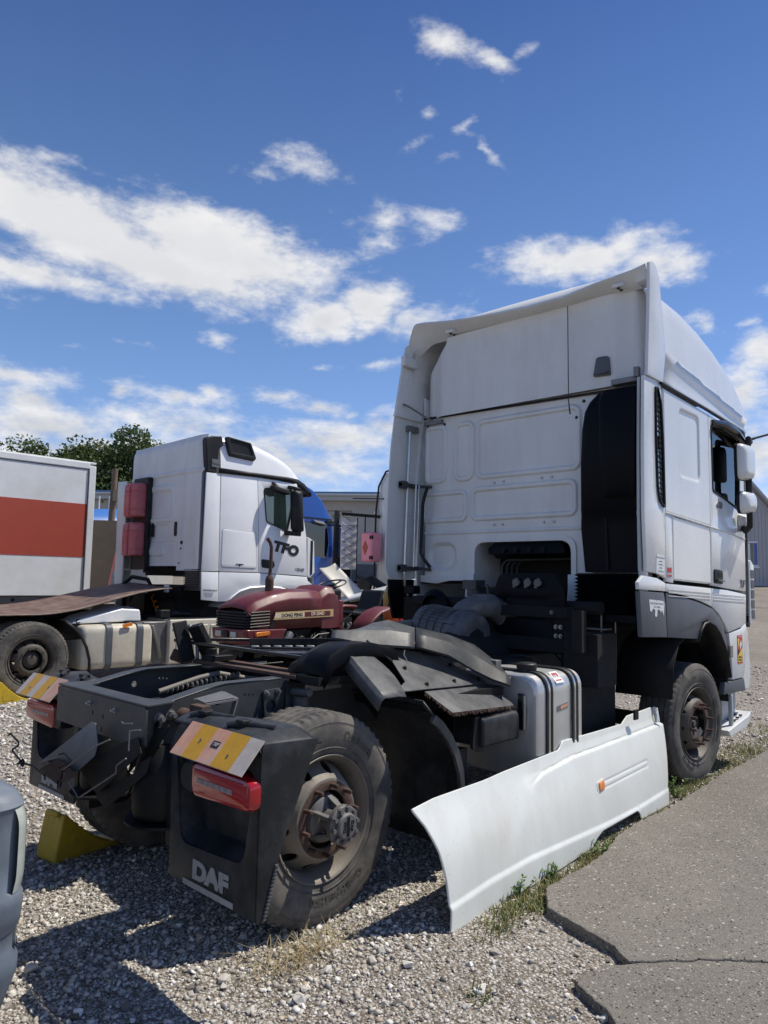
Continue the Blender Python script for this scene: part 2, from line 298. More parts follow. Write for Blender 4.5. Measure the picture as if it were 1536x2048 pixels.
    def text(s, body, size, m, ext=.002, bold=0., shear=0., align='CENTER', space=1.0, sx=1.0, fmap=None):
        cu = bpy.data.curves.new('tmp', 'FONT'); cu.body = body; cu.size = size; cu.extrude = ext; cu.offset = bold; cu.shear = shear; cu.align_x = align; cu.align_y = 'CENTER'; cu.space_character = space
        V, F = _curve_mesh(cu)
        V = [Vector((v.x * sx, v.y, v.z)) for v in V]
        if fmap: V = [Vector(fmap(v)) for v in V]
        return s.add(V, F, m)
    def build(s, name, mt, parent=None, smooth=35, bevel=0., seg=2, solid=0.):
        me = bpy.data.meshes.new(name); me.from_pydata(s.V, [], s.F); me.validate(); me.materials.append(M[mt] if isinstance(mt, str) else mt)
        bm = bmesh.new(); bm.from_mesh(me); bmesh.ops.remove_doubles(bm, verts=bm.verts, dist=1e-5); bmesh.ops.recalc_face_normals(bm, faces=bm.faces); bm.to_mesh(me); bm.free()
        if smooth:
            me.shade_smooth(); me.set_sharp_from_angle(angle=R(smooth))
        o = bpy.data.objects.new(name, me); col.objects.link(o)
        if solid: md = o.modifiers.new('s', 'SOLIDIFY'); md.thickness = solid; md.offset = 0
        if bevel: md = o.modifiers.new('b', 'BEVEL'); md.width = bevel; md.segments = seg; md.limit_method = 'ANGLE'; md.angle_limit = R(35); md.harden_normals = False
        if parent is not None: o.parent = parent
        return o
def tag(o, label=None, cat=None, group=None, kind=None):
    for k, v in (('label', label), ('category', cat), ('group', group), ('kind', kind)):
        if v: o[k] = v
    return o
def thing(name, label, cat, loc=(0, 0, 0), rz=0., group=None):
    o = bpy.data.objects.new(name, None); col.objects.link(o); o.location = loc; o.rotation_euler = (0, 0, rz); o.empty_display_size = .2
    return tag(o, label, cat, group)
def sstep(a, b, x): t = min(1, max(0, (x - a) / (b - a))); return t * t * (3 - 2 * t)
def rbox(x, y, x0, y0, x1, y1, r, wdt):      # 1 inside a rounded box, falling to 0 over wdt at its rim
    cx, cy = (x0 + x1) / 2, (y0 + y1) / 2; dx = abs(x - cx) - (x1 - x0) / 2 + r; dy = abs(y - cy) - (y1 - y0) / 2 + r
    d = math.hypot(max(dx, 0), max(dy, 0)) + min(max(dx, dy), 0) - r
    return 1 - sstep(-wdt, 0, d)
# ------------------------------------------------------------------ ground
def _h(x, y):                       # cheap smooth value noise in [-1, 1]
    return math.sin(x * 1.7 + 1.3 * math.sin(y * 2.1)) * .5 + math.sin(y * 3.1 + 1.7 * math.sin(x * 2.7 + .5)) * .5
def dcam(x, y): return (x + 2.5) * .7286 + (y + 3.57) * .685
def gz(x, y):
    d = dcam(x, y); t = max(0., min(d, 41) - 12.5)
    ramp = .070 * t - (.070 * 3 if t > 6 else .070 * 3 * (t / 6) * (2 - t / 6)) if t > 0 else 0.
    return max(0., ramp) + (.010 * _h(x * 1.3, y * 1.3) + .006 * _h(x * 5.1 + 2, y * 4.7)) * (1 if d < 14 else 2)
def ground_material():
    m = bpy.data.materials.new('gravel_soil'); m.use_nodes = True; t = m.node_tree; n = t.nodes; l = t.links; b = n['Principled BSDF']; b.inputs['Roughness'].default_value = .95; b.inputs['Specular IOR Level'].default_value = .2
    co = n.new('ShaderNodeNewGeometry').outputs['Position']
    def noise(s, d=6, r=.6):
        x = n.new('ShaderNodeTexNoise'); x.inputs['Scale'].default_value = s; x.inputs['Detail'].default_value = d; x.inputs['Roughness'].default_value = r; l.new(co, x.inputs['Vector']); return x.outputs['Fac']
    def vor(s, out='Color', f='F1'):
        x = n.new('ShaderNodeTexVoronoi'); x.inputs['Scale'].default_value = s; x.feature = f; l.new(co, x.inputs['Vector']); return x
    def mr(f, a, b_, c=0, d=1):
        x = n.new('ShaderNodeMapRange'); x.inputs[1].default_value = a; x.inputs[2].default_value = b_; x.inputs[3].default_value = c; x.inputs[4].default_value = d; l.new(f, x.inputs[0]); return x.outputs[0]
    def mix(f, a, b_):
        x = n.new('ShaderNodeMix'); x.data_type = 'RGBA'; l.new(f, x.inputs[0])
        for i, v in ((6, a), (7, b_)):
            if isinstance(v, tuple): x.inputs[i].default_value = (*v, 1)
            else: l.new(v, x.inputs[i])
        return x.outputs[2]
    soil = mix(mr(noise(3), .3, .7), (.135, .108, .082), (.25, .213, .168))
    soil = mix(mr(noise(60, 3), .45, .7), soil, (.085, .07, .055))
    v1 = vor(55); v2 = vor(120)
    def stones(v, lo, hi):
        sp = n.new('ShaderNodeSeparateColor'); l.new(v.outputs['Color'], sp.inputs[0])
        c = mix(sp.outputs[0], (.20, .18, .16), (.60, .57, .52))
        f = mr(sp.outputs[1], lo, hi)
        e = mr(v.outputs['Distance'], .62, .42)
        x = n.new('ShaderNodeMath'); x.operation = 'MULTIPLY'; l.new(f, x.inputs[0]); l.new(e, x.inputs[1]); return c, x.outputs[0]
    c1, f1 = stones(v1, .40, .45); c2, f2 = stones(v2, .30, .40)
    cc = mix(f2, soil, c2); cc = mix(f1, cc, c1)
    # away from the truck the stones sink into pale trodden dirt
    far = n.new('ShaderNodeVectorMath'); far.operation = 'DISTANCE'; far.inputs[1].default_value = (-2.5, -3.5, 0); l.new(co, far.inputs[0])
    pale = mix(mr(noise(.5, 6), .3, .7), (.21, .18, .15), (.31, .27, .225))
    pale = mix(mr(noise(7, 4), .55, .75), pale, (.15, .13, .11))
    cc = mix(mr(far.outputs['Value'], 9.5, 17, 0, .85), cc, pale)
    l.new(cc, b.inputs['Base Color'])
    bp = n.new('ShaderNodeBump'); bp.inputs['Strength'].default_value = .7; bp.inputs['Distance'].default_value = .02
    ad = n.new('ShaderNodeMath'); ad.operation = 'ADD'; l.new(mr(v1.outputs['Distance'], 0, .7, 1, 0), ad.inputs[0]); l.new(noise(25), ad.inputs[1])
    l.new(ad.outputs[0], bp.inputs['Height']); l.new(bp.outputs[0], b.inputs['Normal'])
    return m
def axis(c, n, lo, hi, k):
    u = np.linspace(-1, 1, n); s = np.sinh(u * k) / math.sinh(k); return np.where(s < 0, c - s * (lo - c), c + s * (hi - c))
gx = axis(0.2, 250, -80, 420, 6.0); gy = axis(-.6, 250, -200, 420, 6.0)
g = MB(); NX, NY = len(gx), len(gy)
g.V = [Vector((x, y, gz(x, y))) for y in gy for x in gx]; g.F = [(j * NX + i, j * NX + i + 1, (j + 1) * NX + i + 1, (j + 1) * NX + i) for j in range(NY - 1) for i in range(NX - 1)]
ground = tag(g.build('ground', ground_material(), smooth=180), 'pale crushed stone and trodden dirt of the truck yard', kind='structure')

# ------------------------------------------------------------------ broken concrete slabs
def concrete():
    m = bpy.data.materials.new('concrete'); m.use_nodes = True; t = m.node_tree; n = t.nodes; l = t.links; b = n['Principled BSDF']; b.inputs['Roughness'].default_value = .9; b.inputs['Specular IOR Level'].default_value = .25
    co = n.new('ShaderNodeNewGeometry').outputs['Position']
    def noise(s, d=6, r=.6):
        x = n.new('ShaderNodeTexNoise'); x.inputs['Scale'].default_value = s; x.inputs['Detail'].default_value = d; x.inputs['Roughness'].default_value = r; l.new(co, x.inputs['Vector']); return x.outputs['Fac']
    def mr(f, a, b_, c=0, d=1):
        x = n.new('ShaderNodeMapRange'); x.inputs[1].default_value = a; x.inputs[2].default_value = b_; x.inputs[3].default_value = c; x.inputs[4].default_value = d; l.new(f, x.inputs[0]); return x.outputs[0]
    def mix(f, a, b_):
        x = n.new('ShaderNodeMix'); x.data_type = 'RGBA'; l.new(f, x.inputs[0])
        for i, v in ((6, a), (7, b_)):
            if isinstance(v, tuple): x.inputs[i].default_value = (*v, 1)
            else: l.new(v, x.inputs[i])
        return x.outputs[2]
    cc = mix(mr(noise(1.3, 8, .68), .36, .66), (.100, .091, .079), (.205, .187, .162))
    cc = mix(mr(noise(140, 3), .35, .65), mix(mr(noise(9), .4, .7), cc, (.125, .114, .099)), (.20, .183, .158))
    for s, lo, c, dd in ((48, .88, (.40, .375, .33), .30), (105, .80, (.34, .315, .28), .36), (160, .72, (.27, .25, .22), .40), (75, .82, (.035, .032, .029), .36), (30, .93, (.42, .40, .36), .22)):
        v = n.new('ShaderNodeTexVoronoi'); v.inputs['Scale'].default_value = s; l.new(co, v.inputs['Vector'])
        sp = n.new('ShaderNodeSeparateColor'); l.new(v.outputs['Color'], sp.inputs[0])
        x = n.new('ShaderNodeMath'); x.operation = 'MULTIPLY'; l.new(mr(sp.outputs[0], lo, lo + .02), x.inputs[0]); l.new(mr(v.outputs['Distance'], dd + .08, dd - .06), x.inputs[1])
        cc = mix(x.outputs[0], cc, c)
    cc = mix(mr(noise(4.5, 8, .7), .60, .75, 0, .55), cc, (.045, .041, .036))
    l.new(cc, b.inputs['Base Color'])
    bp = n.new('ShaderNodeBump'); bp.inputs['Strength'].default_value = .9; bp.inputs['Distance'].default_value = .006
    ad = n.new('ShaderNodeMath'); ad.operation = 'ADD'; l.new(noise(110, 4), ad.inputs[0]); l.new(noise(16, 5), ad.inputs[1]); l.new(ad.outputs[0], bp.inputs['Height']); l.new(bp.outputs[0], b.inputs['Normal'])
    return m
conc = concrete()
def jag(pts, step=.03, amp=.010, seed=1, closed=False):
    r = random.Random(seed); o = []
    for a, b in zip(pts, pts[1:] + (pts[:1] if closed else [])):
        a = Vector(a); b = Vector(b); k = max(1, int((b - a).length / step)); nrm = Vector((-(b - a).y, (b - a).x)).normalized()
        for i in range(k): o.append(tuple(a.lerp(b, i / k) + nrm * r.uniform(-amp, amp)))
    if not closed: o.append(tuple(pts[-1]))
    return o
EDGE_A = [(14, -1.05), (9, -1.15), (7.2, -1.2), (5.568, -1.281), (4.995, -1.30), (4.1, -1.294), (3.744, -1.319), (2.901, -1.359), (2.412, -1.339), (2.084, -1.356), (1.793, -1.432), (1.591, -1.455), (1.332, -1.455), (1.191, -1.458), (1.034, -1.461), (0.849, -1.585), (0.792, -1.751), (0.755, -1.884), (0.716, -2.005), (0.666, -2.045), (0.636, -2.104)]
CRACK = [(0.636, -2.104), (0.705, -2.171), (0.783, -2.235), (0.901, -2.337), (0.973, -2.425), (1.068, -2.531), (1.3, -2.74), (1.55, -3.0), (1.9, -3.3), (3.2, -4.4), (6, -6.6), (9, -9)]
EDGE_B = [(0.636, -2.104), (0.549, -2.046), (0.427, -2.008), (0.354, -2.002), (0.32, -2.032), (0.272, -2.132), (0.244, -2.197), (0.186, -2.249), (0.14, -2.267), (-.05, -2.42), (-.35, -2.6), (-.6, -2.95), (-1.5, -3.3), (-4, -4.4)]
ck = jag(CRACK, .035, .008, 3)
polyA = jag(EDGE_A, .035, .007, 1) + ck[1:] + [(14, -9)]
polyB = jag(EDGE_B, .035, .007, 2)[::-1]
polyB = [(p[0] - .005, p[1] - .005) for p in polyB] + [(p[0] - .003 - .0015 * math.sin(i * 1.7), p[1] - .004) for i, p in enumerate(ck[1:])] + [(9, -14), (-4, -14)]
for i, poly in enumerate((polyA, polyB)):
    s = MB().plate(poly, t=.15, bev=.007, h=-.03 - .004 * i)
    tag(s.build('concrete_slab', conc, smooth=20), ['weathered concrete slab running along the truck past the front wheel', 'weathered concrete slab at the near right corner beyond the crack'][i], kind='structure')

# ------------------------------------------------------------------ loose stones
def pt_in(poly):
    P = np.array(poly); X1, Y1 = P[:, 0], P[:, 1]; X2, Y2 = np.roll(X1, -1), np.roll(Y1, -1)
    def f(x, y):
        r = np.zeros(len(x), bool)
        for a, b, c, d in zip(X1, Y1, X2, Y2):
            if b == d: continue
            r ^= ((b > y) != (d > y)) & (x < (c - a) * (y - b) / (d - b) + a)
        return r
    return f
inA, inB = pt_in([EDGE_A[i] for i in range(len(EDGE_A))] + CRACK[1:] + [(14, -9)]), pt_in(EDGE_B[::-1] + CRACK[1:] + [(9, -14), (-4, -14)])
ph = (1 + 5 ** .5) / 2
ICO = np.array([(-1, ph, 0), (1, ph, 0), (-1, -ph, 0), (1, -ph, 0), (0, -1, ph), (0, 1, ph), (0, -1, -ph), (0, 1, -ph), (ph, 0, -1), (ph, 0, 1), (-ph, 0, -1), (-ph, 0, 1)]) / math.hypot(1, ph)
ICF = np.array([(0, 11, 5), (0, 5, 1), (0, 1, 7), (0, 7, 10), (0, 10, 11), (1, 5, 9), (5, 11, 4), (11, 10, 2), (10, 7, 6), (7, 1, 8), (3, 9, 4), (3, 4, 2), (3, 2, 6), (3, 6, 8), (3, 8, 9), (4, 9, 5), (2, 4, 11), (6, 2, 10), (8, 6, 7), (9, 8, 1)])
def rock_verts(k):
    v = ICO[None] * (1 + rng.uniform(-.40, .28, (k, 12, 1))) + rng.uniform(-.20, .20, (k, 12, 3))
    v *= np.stack([rng.uniform(.8, 1.35, k), rng.uniform(.65, 1.1, k), rng.uniform(.42, .8, k)], -1)[:, None]
    return v
def stone_material(name, attr):
    m = bpy.data.materials.new(name); m.use_nodes = True; t = m.node_tree; n = t.nodes; l = t.links; b = n['Principled BSDF']; b.inputs['Roughness'].default_value = .9; b.inputs['Specular IOR Level'].default_value = .25
    if attr: a = n.new('ShaderNodeAttribute'); a.attribute_name = 'tone'; f = a.outputs['Fac']
    else: f = n.new('ShaderNodeObjectInfo').outputs['Random']
    rp = n.new('ShaderNodeValToRGB'); l.new(f, rp.inputs[0]); e = rp.color_ramp.elements
    e[0].position = 0; e[0].color = (.13, .115, .10, 1); e[1].position = 1; e[1].color = (.84, .81, .75, 1)
    for p, c in ((.18, (.25, .235, .21, 1)), (.45, (.47, .44, .39, 1)), (.7, (.64, .61, .555, 1)), (.83, (.44, .36, .275, 1)), (.88, (.72, .69, .64, 1))):
        x = e.new(p); x.color = c
    co = n.new('ShaderNodeTexCoord').outputs['Object']
    z = n.new('ShaderNodeTexNoise'); z.inputs['Scale'].default_value = 70; z.inputs['Detail'].default_value = 5; l.new(co, z.inputs['Vector'])
    mr = n.new('ShaderNodeMapRange'); mr.inputs[1].default_value = .3; mr.inputs[2].default_value = .7; mr.inputs[3].default_value = .72; mr.inputs[4].default_value = 1.12; l.new(z.outputs['Fac'], mr.inputs[0])
    mu = n.new('ShaderNodeVectorMath'); mu.operation = 'SCALE'; l.new(rp.outputs[0], mu.inputs[0]); l.new(mr.outputs[0], mu.inputs['Scale']); l.new(mu.outputs[0], b.inputs['Base Color'])
    return m
def stone_tone(k): return np.clip(rng.beta(2.1, 1.4, k), 0, 1)
GZ = np.vectorize(gz)
def scatter(x0, x1, y0, y1, k, s0, s1, p=2.2, bare=.0):
    x = rng.uniform(x0, x1, k); y = rng.uniform(y0, y1, k)
    keep = ~(inA(x, y) | inB(x, y))
    nn = np.sin(x * 2.3 + 1.1 * np.sin(y * 1.9)) + np.sin(y * 2.9 + 1.4 * np.sin(x * 3.3 + 1))
    nn += 1.8 * np.exp(-((y + 1.55 + .25 * (x - .4)) ** 2) / .05) * (x > -.1) * (x < 4)     # trodden soil beside the slab
    nn += 1.5 * np.exp(-((x + .25) ** 2 / .12 + (y + 1.02) ** 2 / .03)) + 1.3 * np.exp(-((x - .25) ** 2 / .06 + (y + 2.1) ** 2 / .03))
    keep &= rng.uniform(0, 1, k) > bare * np.clip(nn * .6 + .22, 0, 1.0)
    x, y = x[keep], y[keep]; s = s0 + (s1 - s0) * rng.uniform(0, 1, len(x)) ** p
    return x, y, s
sets = [scatter(-1.7, 1.2, -2.5, .6, 13500, .007, .020, 1.9, .9), scatter(-1.7, 1.2, -2.5, .6, 14000, .004, .009, 1.5, .55),
        scatter(-1.4, 3.0, .4, 3.6, 9000, .008, .026, 1.6, .35), scatter(.0, 3.4, 3.4, 7.2, 6500, .012, .032, 1.4, .3), scatter(1.2, 6.5, -1.5, .4, 3500, .008, .022, 2, .85), scatter(3.4, 12, 1.2, 7, 2500, .014, .04, 2, .4), scatter(5.0, 14, -1.15, 2.5, 3500, .012, .035, 2.5, .6)]
xs, ys, ss = (np.concatenate([q[i] for q in sets]) for i in range(3)); k = len(xs)
def hull_shape(npt, flat):
    bm = bmesh.new()
    for q in rng.normal(size=(npt, 3)):
        q /= np.linalg.norm(q); q *= rng.uniform(.82, 1.08); bm.verts.new((q[0] * rng.uniform(.9, 1.25), q[1] * rng.uniform(.75, 1.05), q[2] * flat))
    r_ = bmesh.ops.convex_hull(bm, input=bm.verts); bmesh.ops.delete(bm, geom=list({q for q in r_['geom_interior'] + r_['geom_unused'] if isinstance(q, bmesh.types.BMVert)}), context='VERTS')
    bmesh.ops.triangulate(bm, faces=bm.faces); bm.verts.ensure_lookup_table(); bm.verts.index_update(); return bm
lib = []
for i in range(40):
    bm = hull_shape(11, rng.uniform(.5, .85)); lib.append((np.array([v.co[:] for v in bm.verts]), np.array([[v.index for v in f.verts] for f in bm.faces]))); bm.free()
pick = rng.integers(0, len(lib), k); th = rng.uniform(0, 2 * math.pi, k); tl = rng.uniform(-.5, .5, (k, 2)); zg = GZ(xs, ys) + ss * .25; tone_ = stone_tone(k); VV, FF, TT, off = [], [], [], 0
for i, (sv, sf) in enumerate(lib):
    ix = np.where(pick == i)[0]; n_ = len(ix)
    if not n_: continue
    q = np.repeat(sv[None], n_, 0) * ss[ix][:, None, None]; a, b_ = tl[ix, 0][:, None], tl[ix, 1][:, None]
    y1 = q[..., 1] * np.cos(a) - q[..., 2] * np.sin(a); z1 = q[..., 1] * np.sin(a) + q[..., 2] * np.cos(a); x1 = q[..., 0] * np.cos(b_) + z1 * np.sin(b_); z2 = -q[..., 0] * np.sin(b_) + z1 * np.cos(b_)
    c, s_ = np.cos(th[ix])[:, None], np.sin(th[ix])[:, None]
    VV.append(np.stack([x1 * c - y1 * s_ + xs[ix][:, None], x1 * s_ + y1 * c + ys[ix][:, None], z2 + zg[ix][:, None]], -1).reshape(-1, 3)); m_ = len(sv)
    FF.append((sf[None] + (np.arange(n_) * m_)[:, None, None] + off).reshape(-1, 3)); TT.append(np.repeat(tone_[ix], m_)); off += n_ * m_
VV = np.concatenate(VV); FF = np.concatenate(FF); TT = np.concatenate(TT); nf = len(FF)
me = bpy.data.meshes.new('gravel'); me.vertices.add(len(VV)); me.vertices.foreach_set('co', VV.reshape(-1).astype(np.float32))
me.loops.add(nf * 3); me.loops.foreach_set('vertex_index', FF.reshape(-1).astype(np.int32)); me.polygons.add(nf); me.polygons.foreach_set('loop_start', np.arange(0, nf * 3, 3, dtype=np.int32))
me.update(calc_edges=True); at = me.attributes.new('tone', 'FLOAT', 'POINT'); at.data.foreach_set('value', TT.astype(np.float32))
me.materials.append(stone_material('gravel_stone', True)); go = bpy.data.objects.new('gravel', me); col.objects.link(go)
tag(go, 'loose light grey crushed stone strewn over the yard', 'gravel', kind='stuff')
# the largest stones, one by one
big_mat = stone_material('loose_stone', False); shapes = []
for i in range(14):
    bm = hull_shape(13, rng.uniform(.55, .85)); bmesh.ops.dissolve_limit(bm, angle_limit=R(14), verts=bm.verts, edges=bm.edges); bmesh.ops.bevel(bm, geom=bm.edges[:], offset=.07, segments=1, affect='EDGES', clamp_overlap=True)
    for q in bm.verts: q.co *= 1 + random.uniform(-.02, .02)
    md = bpy.data.meshes.new('stone'); bm.to_mesh(md); bm.free(); md.materials.append(big_mat); shapes.append(md)
bx, by, bs = scatter(-1.4, .9, -2.2, -.2, 440, .014, .027, 1.9, .6); cnt = 0
for x, y, s in zip(bx, by, bs):
    if cnt >= 270: break
    o = bpy.data.objects.new('stone', random.choice(shapes)); col.objects.link(o); o.parent = ground
    o.location = (x, y, gz(x, y) + s * .3); o.rotation_euler = (random.uniform(-.3, .3), random.uniform(-.3, .3), random.uniform(0, 6.28)); o.scale = (s, s, s); cnt += 1
for x, y, s in ((0.30, -2.13, .055), (.24, -2.19, .042), (-.02, -1.42, .05), (-.5, -1.28, .06), (-.62, -.95, .05), (-.12, -1.0, .05), (.34, -1.62, .045), (.05, -1.75, .05), (-1.15, -.35, .06)):
    o = bpy.data.objects.new('stone', random.choice(shapes)); col.objects.link(o); o.parent = ground; s *= .68; o.location = (x, y, gz(x, y) + s * .35); o.rotation_euler = (0, 0, random.uniform(0, 6)); o.scale = (s, s, s)

# ------------------------------------------------------------------ grass and weeds
def leaf_material(name, c0, c1, tr=.25):
    m = bpy.data.materials.new(name); m.use_nodes = True; t = m.node_tree; n = t.nodes; l = t.links; b = n['Principled BSDF']; b.inputs['Roughness'].default_value = .55
    a = n.new('ShaderNodeAttribute'); a.attribute_name = 'tone'
    x = n.new('ShaderNodeMix'); x.data_type = 'RGBA'; l.new(a.outputs['Fac'], x.inputs[0]); x.inputs[6].default_value = (*c0, 1); x.inputs[7].default_value = (*c1, 1); l.new(x.outputs[2], b.inputs['Base Color'])
    ts = n.new('ShaderNodeBsdfTranslucent'); l.new(x.outputs[2], ts.inputs[0]); ms = n.new('ShaderNodeMixShader'); ms.inputs[0].default_value = tr
    o = [q for q in n if q.type == 'OUTPUT_MATERIAL'][0]; l.new(b.outputs[0], ms.inputs[1]); l.new(ts.outputs[0], ms.inputs[2]); l.new(ms.outputs[0], o.inputs[0]); return m
M['grass'] = leaf_material('grass', (.085, .13, .022), (.36, .31, .14)); M['weed'] = leaf_material('weed_leaf', (.06, .125, .02), (.13, .20, .04)); M['leaf'] = leaf_material('tree_leaf', (.035, .066, .014), (.11, .155, .04), .35); M['leaf2'] = leaf_material('tree_leaf_pale', (.05, .075, .025), (.12, .14, .06), .3)
def tris_obj(name, V, T, tone, mt, parent=None, quads=False):
    V = np.asarray(V, np.float32); T = np.asarray(T, np.int32); m_ = 4 if quads else 3
    me = bpy.data.meshes.new(name); me.vertices.add(len(V)); me.vertices.foreach_set('co', V.reshape(-1)); me.loops.add(T.size); me.loops.foreach_set('vertex_index', T.reshape(-1)); me.polygons.add(len(T)); me.polygons.foreach_set('loop_start', np.arange(0, T.size, m_, dtype=np.int32)); me.update(calc_edges=True)
    a = me.attributes.new('tone', 'FLOAT', 'POINT'); a.data.foreach_set('value', np.asarray(tone, np.float32)); me.materials.append(M[mt]); o = bpy.data.objects.new(name, me); col.objects.link(o)
    if parent: o.parent = parent
    return o
BV, BT, BC = [], [], []
def blade(x, y, h, lean, tone, wd=.004):
    a = random.uniform(0, 6.28); d = Vector((math.cos(a), math.sin(a), 0)); q = Vector((-d.y, d.x, 0)) * wd; z = gz(x, y); k = len(BV)
    p = Vector((x, y, z - .005)); m1 = p + d * lean * .35 * h + Vector((0, 0, h * .6)); tip = p + d * lean * h + Vector((0, 0, h * random.uniform(.75, 1)))
    BV.extend([p - q, p + q, m1 + q * .7, m1 - q * .7, tip]); BT.extend([(k, k + 1, k + 2), (k, k + 2, k + 3), (k + 3, k + 2, k + 4)]); BC.extend([tone] * 5)
edge_pts = EDGE_A[1:16]
for i in range(3000):
    a, b = random.choice(list(zip(edge_pts, edge_pts[1:]))); t = random.random(); x = a[0] + (b[0] - a[0]) * t; y = a[1] + (b[1] - a[1]) * t
    spread = .05 if x < 3.2 else .16
    y += abs(random.gauss(0, spread)) + .004; x += random.gauss(0, .03)
    dens = .5 + .5 * math.sin(x * 5 + math.sin(x * 2.3) * 2)
    if random.random() > .25 + .75 * dens: continue
    blade(x, y, random.uniform(.012, .05) * (1.5 if x > 3.3 else 1), random.uniform(.2, .9), random.random() ** 1.4)
for cx, cy, sp, kk in ((.80, -1.44, .10, 420), (.92, -1.33, .08, 300), (1.25, -1.36, .08, 240), (1.7, -1.34, .06, 200), (.55, -1.5, .09, 160), (3.5, -1.2, .12, 350), (3.9, -1.12, .12, 200), (4.8, -1.12, .2, 500), (5.6, -1.05, .25, 600), (6.8, -1.0, .3, 500), (.05, -1.78, .06, 50), (-.1, -1.0, .12, 60)):
    for i in range(int(kk * .8)): blade(cx + random.gauss(0, sp), cy + random.gauss(0, sp * .5), random.uniform(.015, .06), random.uniform(.2, 1.), random.random() ** 1.3)
tag(tris_obj('grass', BV, BT, BC, 'grass'), 'thin green and straw-coloured grass along the broken slab edge', 'grass', kind='stuff')
# dry straw lying by the tyre
BV, BT, BC = [], [], []
for i in range(240): blade(-.28 + random.gauss(0, .13), -1.02 + random.gauss(0, .07), random.uniform(.03, .09), random.uniform(1.5, 3.), random.uniform(.85, 1), .002)
M['straw'] = leaf_material('straw', (.30, .24, .13), (.42, .34, .19), .2)
tag(tris_obj('dry_grass', BV, BT, BC, 'straw'), 'dry straw-coloured grass lying on the gravel before the rear tyre', 'grass', kind='stuff')
def weed(x, y, h, nl, label, sp=.07, big=.022):
    t = thing('weed', label, 'weed', (x, y, gz(x, y))); V, T, C = [], [], []; stems = MB()
    for s in range(max(4, nl // 10)):
        a = random.uniform(0, 6.28); r = random.uniform(.2, 1) * sp; top = Vector((math.cos(a) * r, math.sin(a) * r, h * random.uniform(.5, 1)))
        stems.tube([(0, 0, -.01), top * .5 + Vector((0, 0, h * .1)), top], [.003, .0022, .0012], 5)
        for q in range(10):
            f = random.uniform(.35, 1.05); p = top * f + Vector((0, 0, h * .1 * math.sin(f * 3.14))); b = random.uniform(0, 6.28); e = random.uniform(-.2, .8); ln = big * random.uniform(.7, 1.4)
            d = Vector((math.cos(b) * math.cos(e), math.sin(b) * math.cos(e), math.sin(e))); sd = d.cross(Vector((0, 0, 1))).normalized() * ln * .36; up = d.cross(sd).normalized() * ln * .12
            k = len(V); V += [p, p + d * ln * .5 + sd + up, p + d * ln, p + d * ln * .5 - sd + up, p + d * ln * .5]; T += [(k, k + 1, k + 4), (k + 1, k + 2, k + 4), (k + 2, k + 3, k + 4), (k + 3, k, k + 4)]; C += [random.random()] * 5
    tris_obj('foliage', V, T, C, 'weed', t); stems.build('stem', M['weed'], t)
    return t
weed(.93, -1.37, .10, 60, 'leafy green weed at the corner of the broken slab below the white skirt', .10)
weed(3.32, -1.24, .15, 90, 'bushy low weed in front of the front tyre by the skirt end', .16, .024)
weed(1.28, -1.37, .08, 50, 'small leafy weed under the middle of the white skirt', .10, .02)
weed(1.80, -1.37, .07, 50, 'low creeping weed at the notch under the white skirt', .11, .02)
# ------------------------------------------------------------------ wheels
def tyre_mesh(Rt=.5, W=.31, rb=.296, n=180, lug=.009, slots=60, rib=False):
    P = [(rb, -.022, 0), (rb + .03, -.008, 0), (rb + .085, .004, 0), (rb + .12, .006, 0), (rb + .145, .002, 0), (Rt - .042, -.004, 0), (Rt - .030, -.010, 0), (Rt - .014, -.016, 1), (Rt - .004, -.024, 1), (Rt - .001, -.036, 1), (Rt, -.058, 1)]
    gr = [.066, .118, .172, .226]
    for gpos in gr: P += [(Rt, -gpos, .6), (Rt - .013, -gpos - .003, 0), (Rt - .013, -gpos - .009, 0), (Rt, -gpos - .012, .6)]
    P += [(Rt, -W + .058, 1), (Rt - .001, -W + .036, 1), (Rt - .004, -W + .024, 1), (Rt - .014, -W + .016, 1), (Rt - .03, -W + .01, 0), (rb + .12, -W - .006, 0), (rb + .05, -W, 0), (rb, -W + .02, 0)]
    V = []; F = []; k = len(P)
    for i in range(n):
        a = 2 * math.pi * i / n; u = (i * slots / n) % 1.
        for r, z, f in P:
            if rib: d = lug * f * (1 if u < .34 and (z > -.05 or z < -W + .05) else 0) * .6
            else: d = lug * f * (1 if u < .34 else 0) * (1 if (z > -.075 or z < -W + .075) else .55)
            V.append(((r - d) * math.cos(a), (r - d) * math.sin(a), z))
    for i in range(n):
        i2 = (i + 1) % n
        for j in range(k - 1): F.append((i * k + j, i2 * k + j, i2 * k + j + 1, i * k + j + 1))
    return V, F
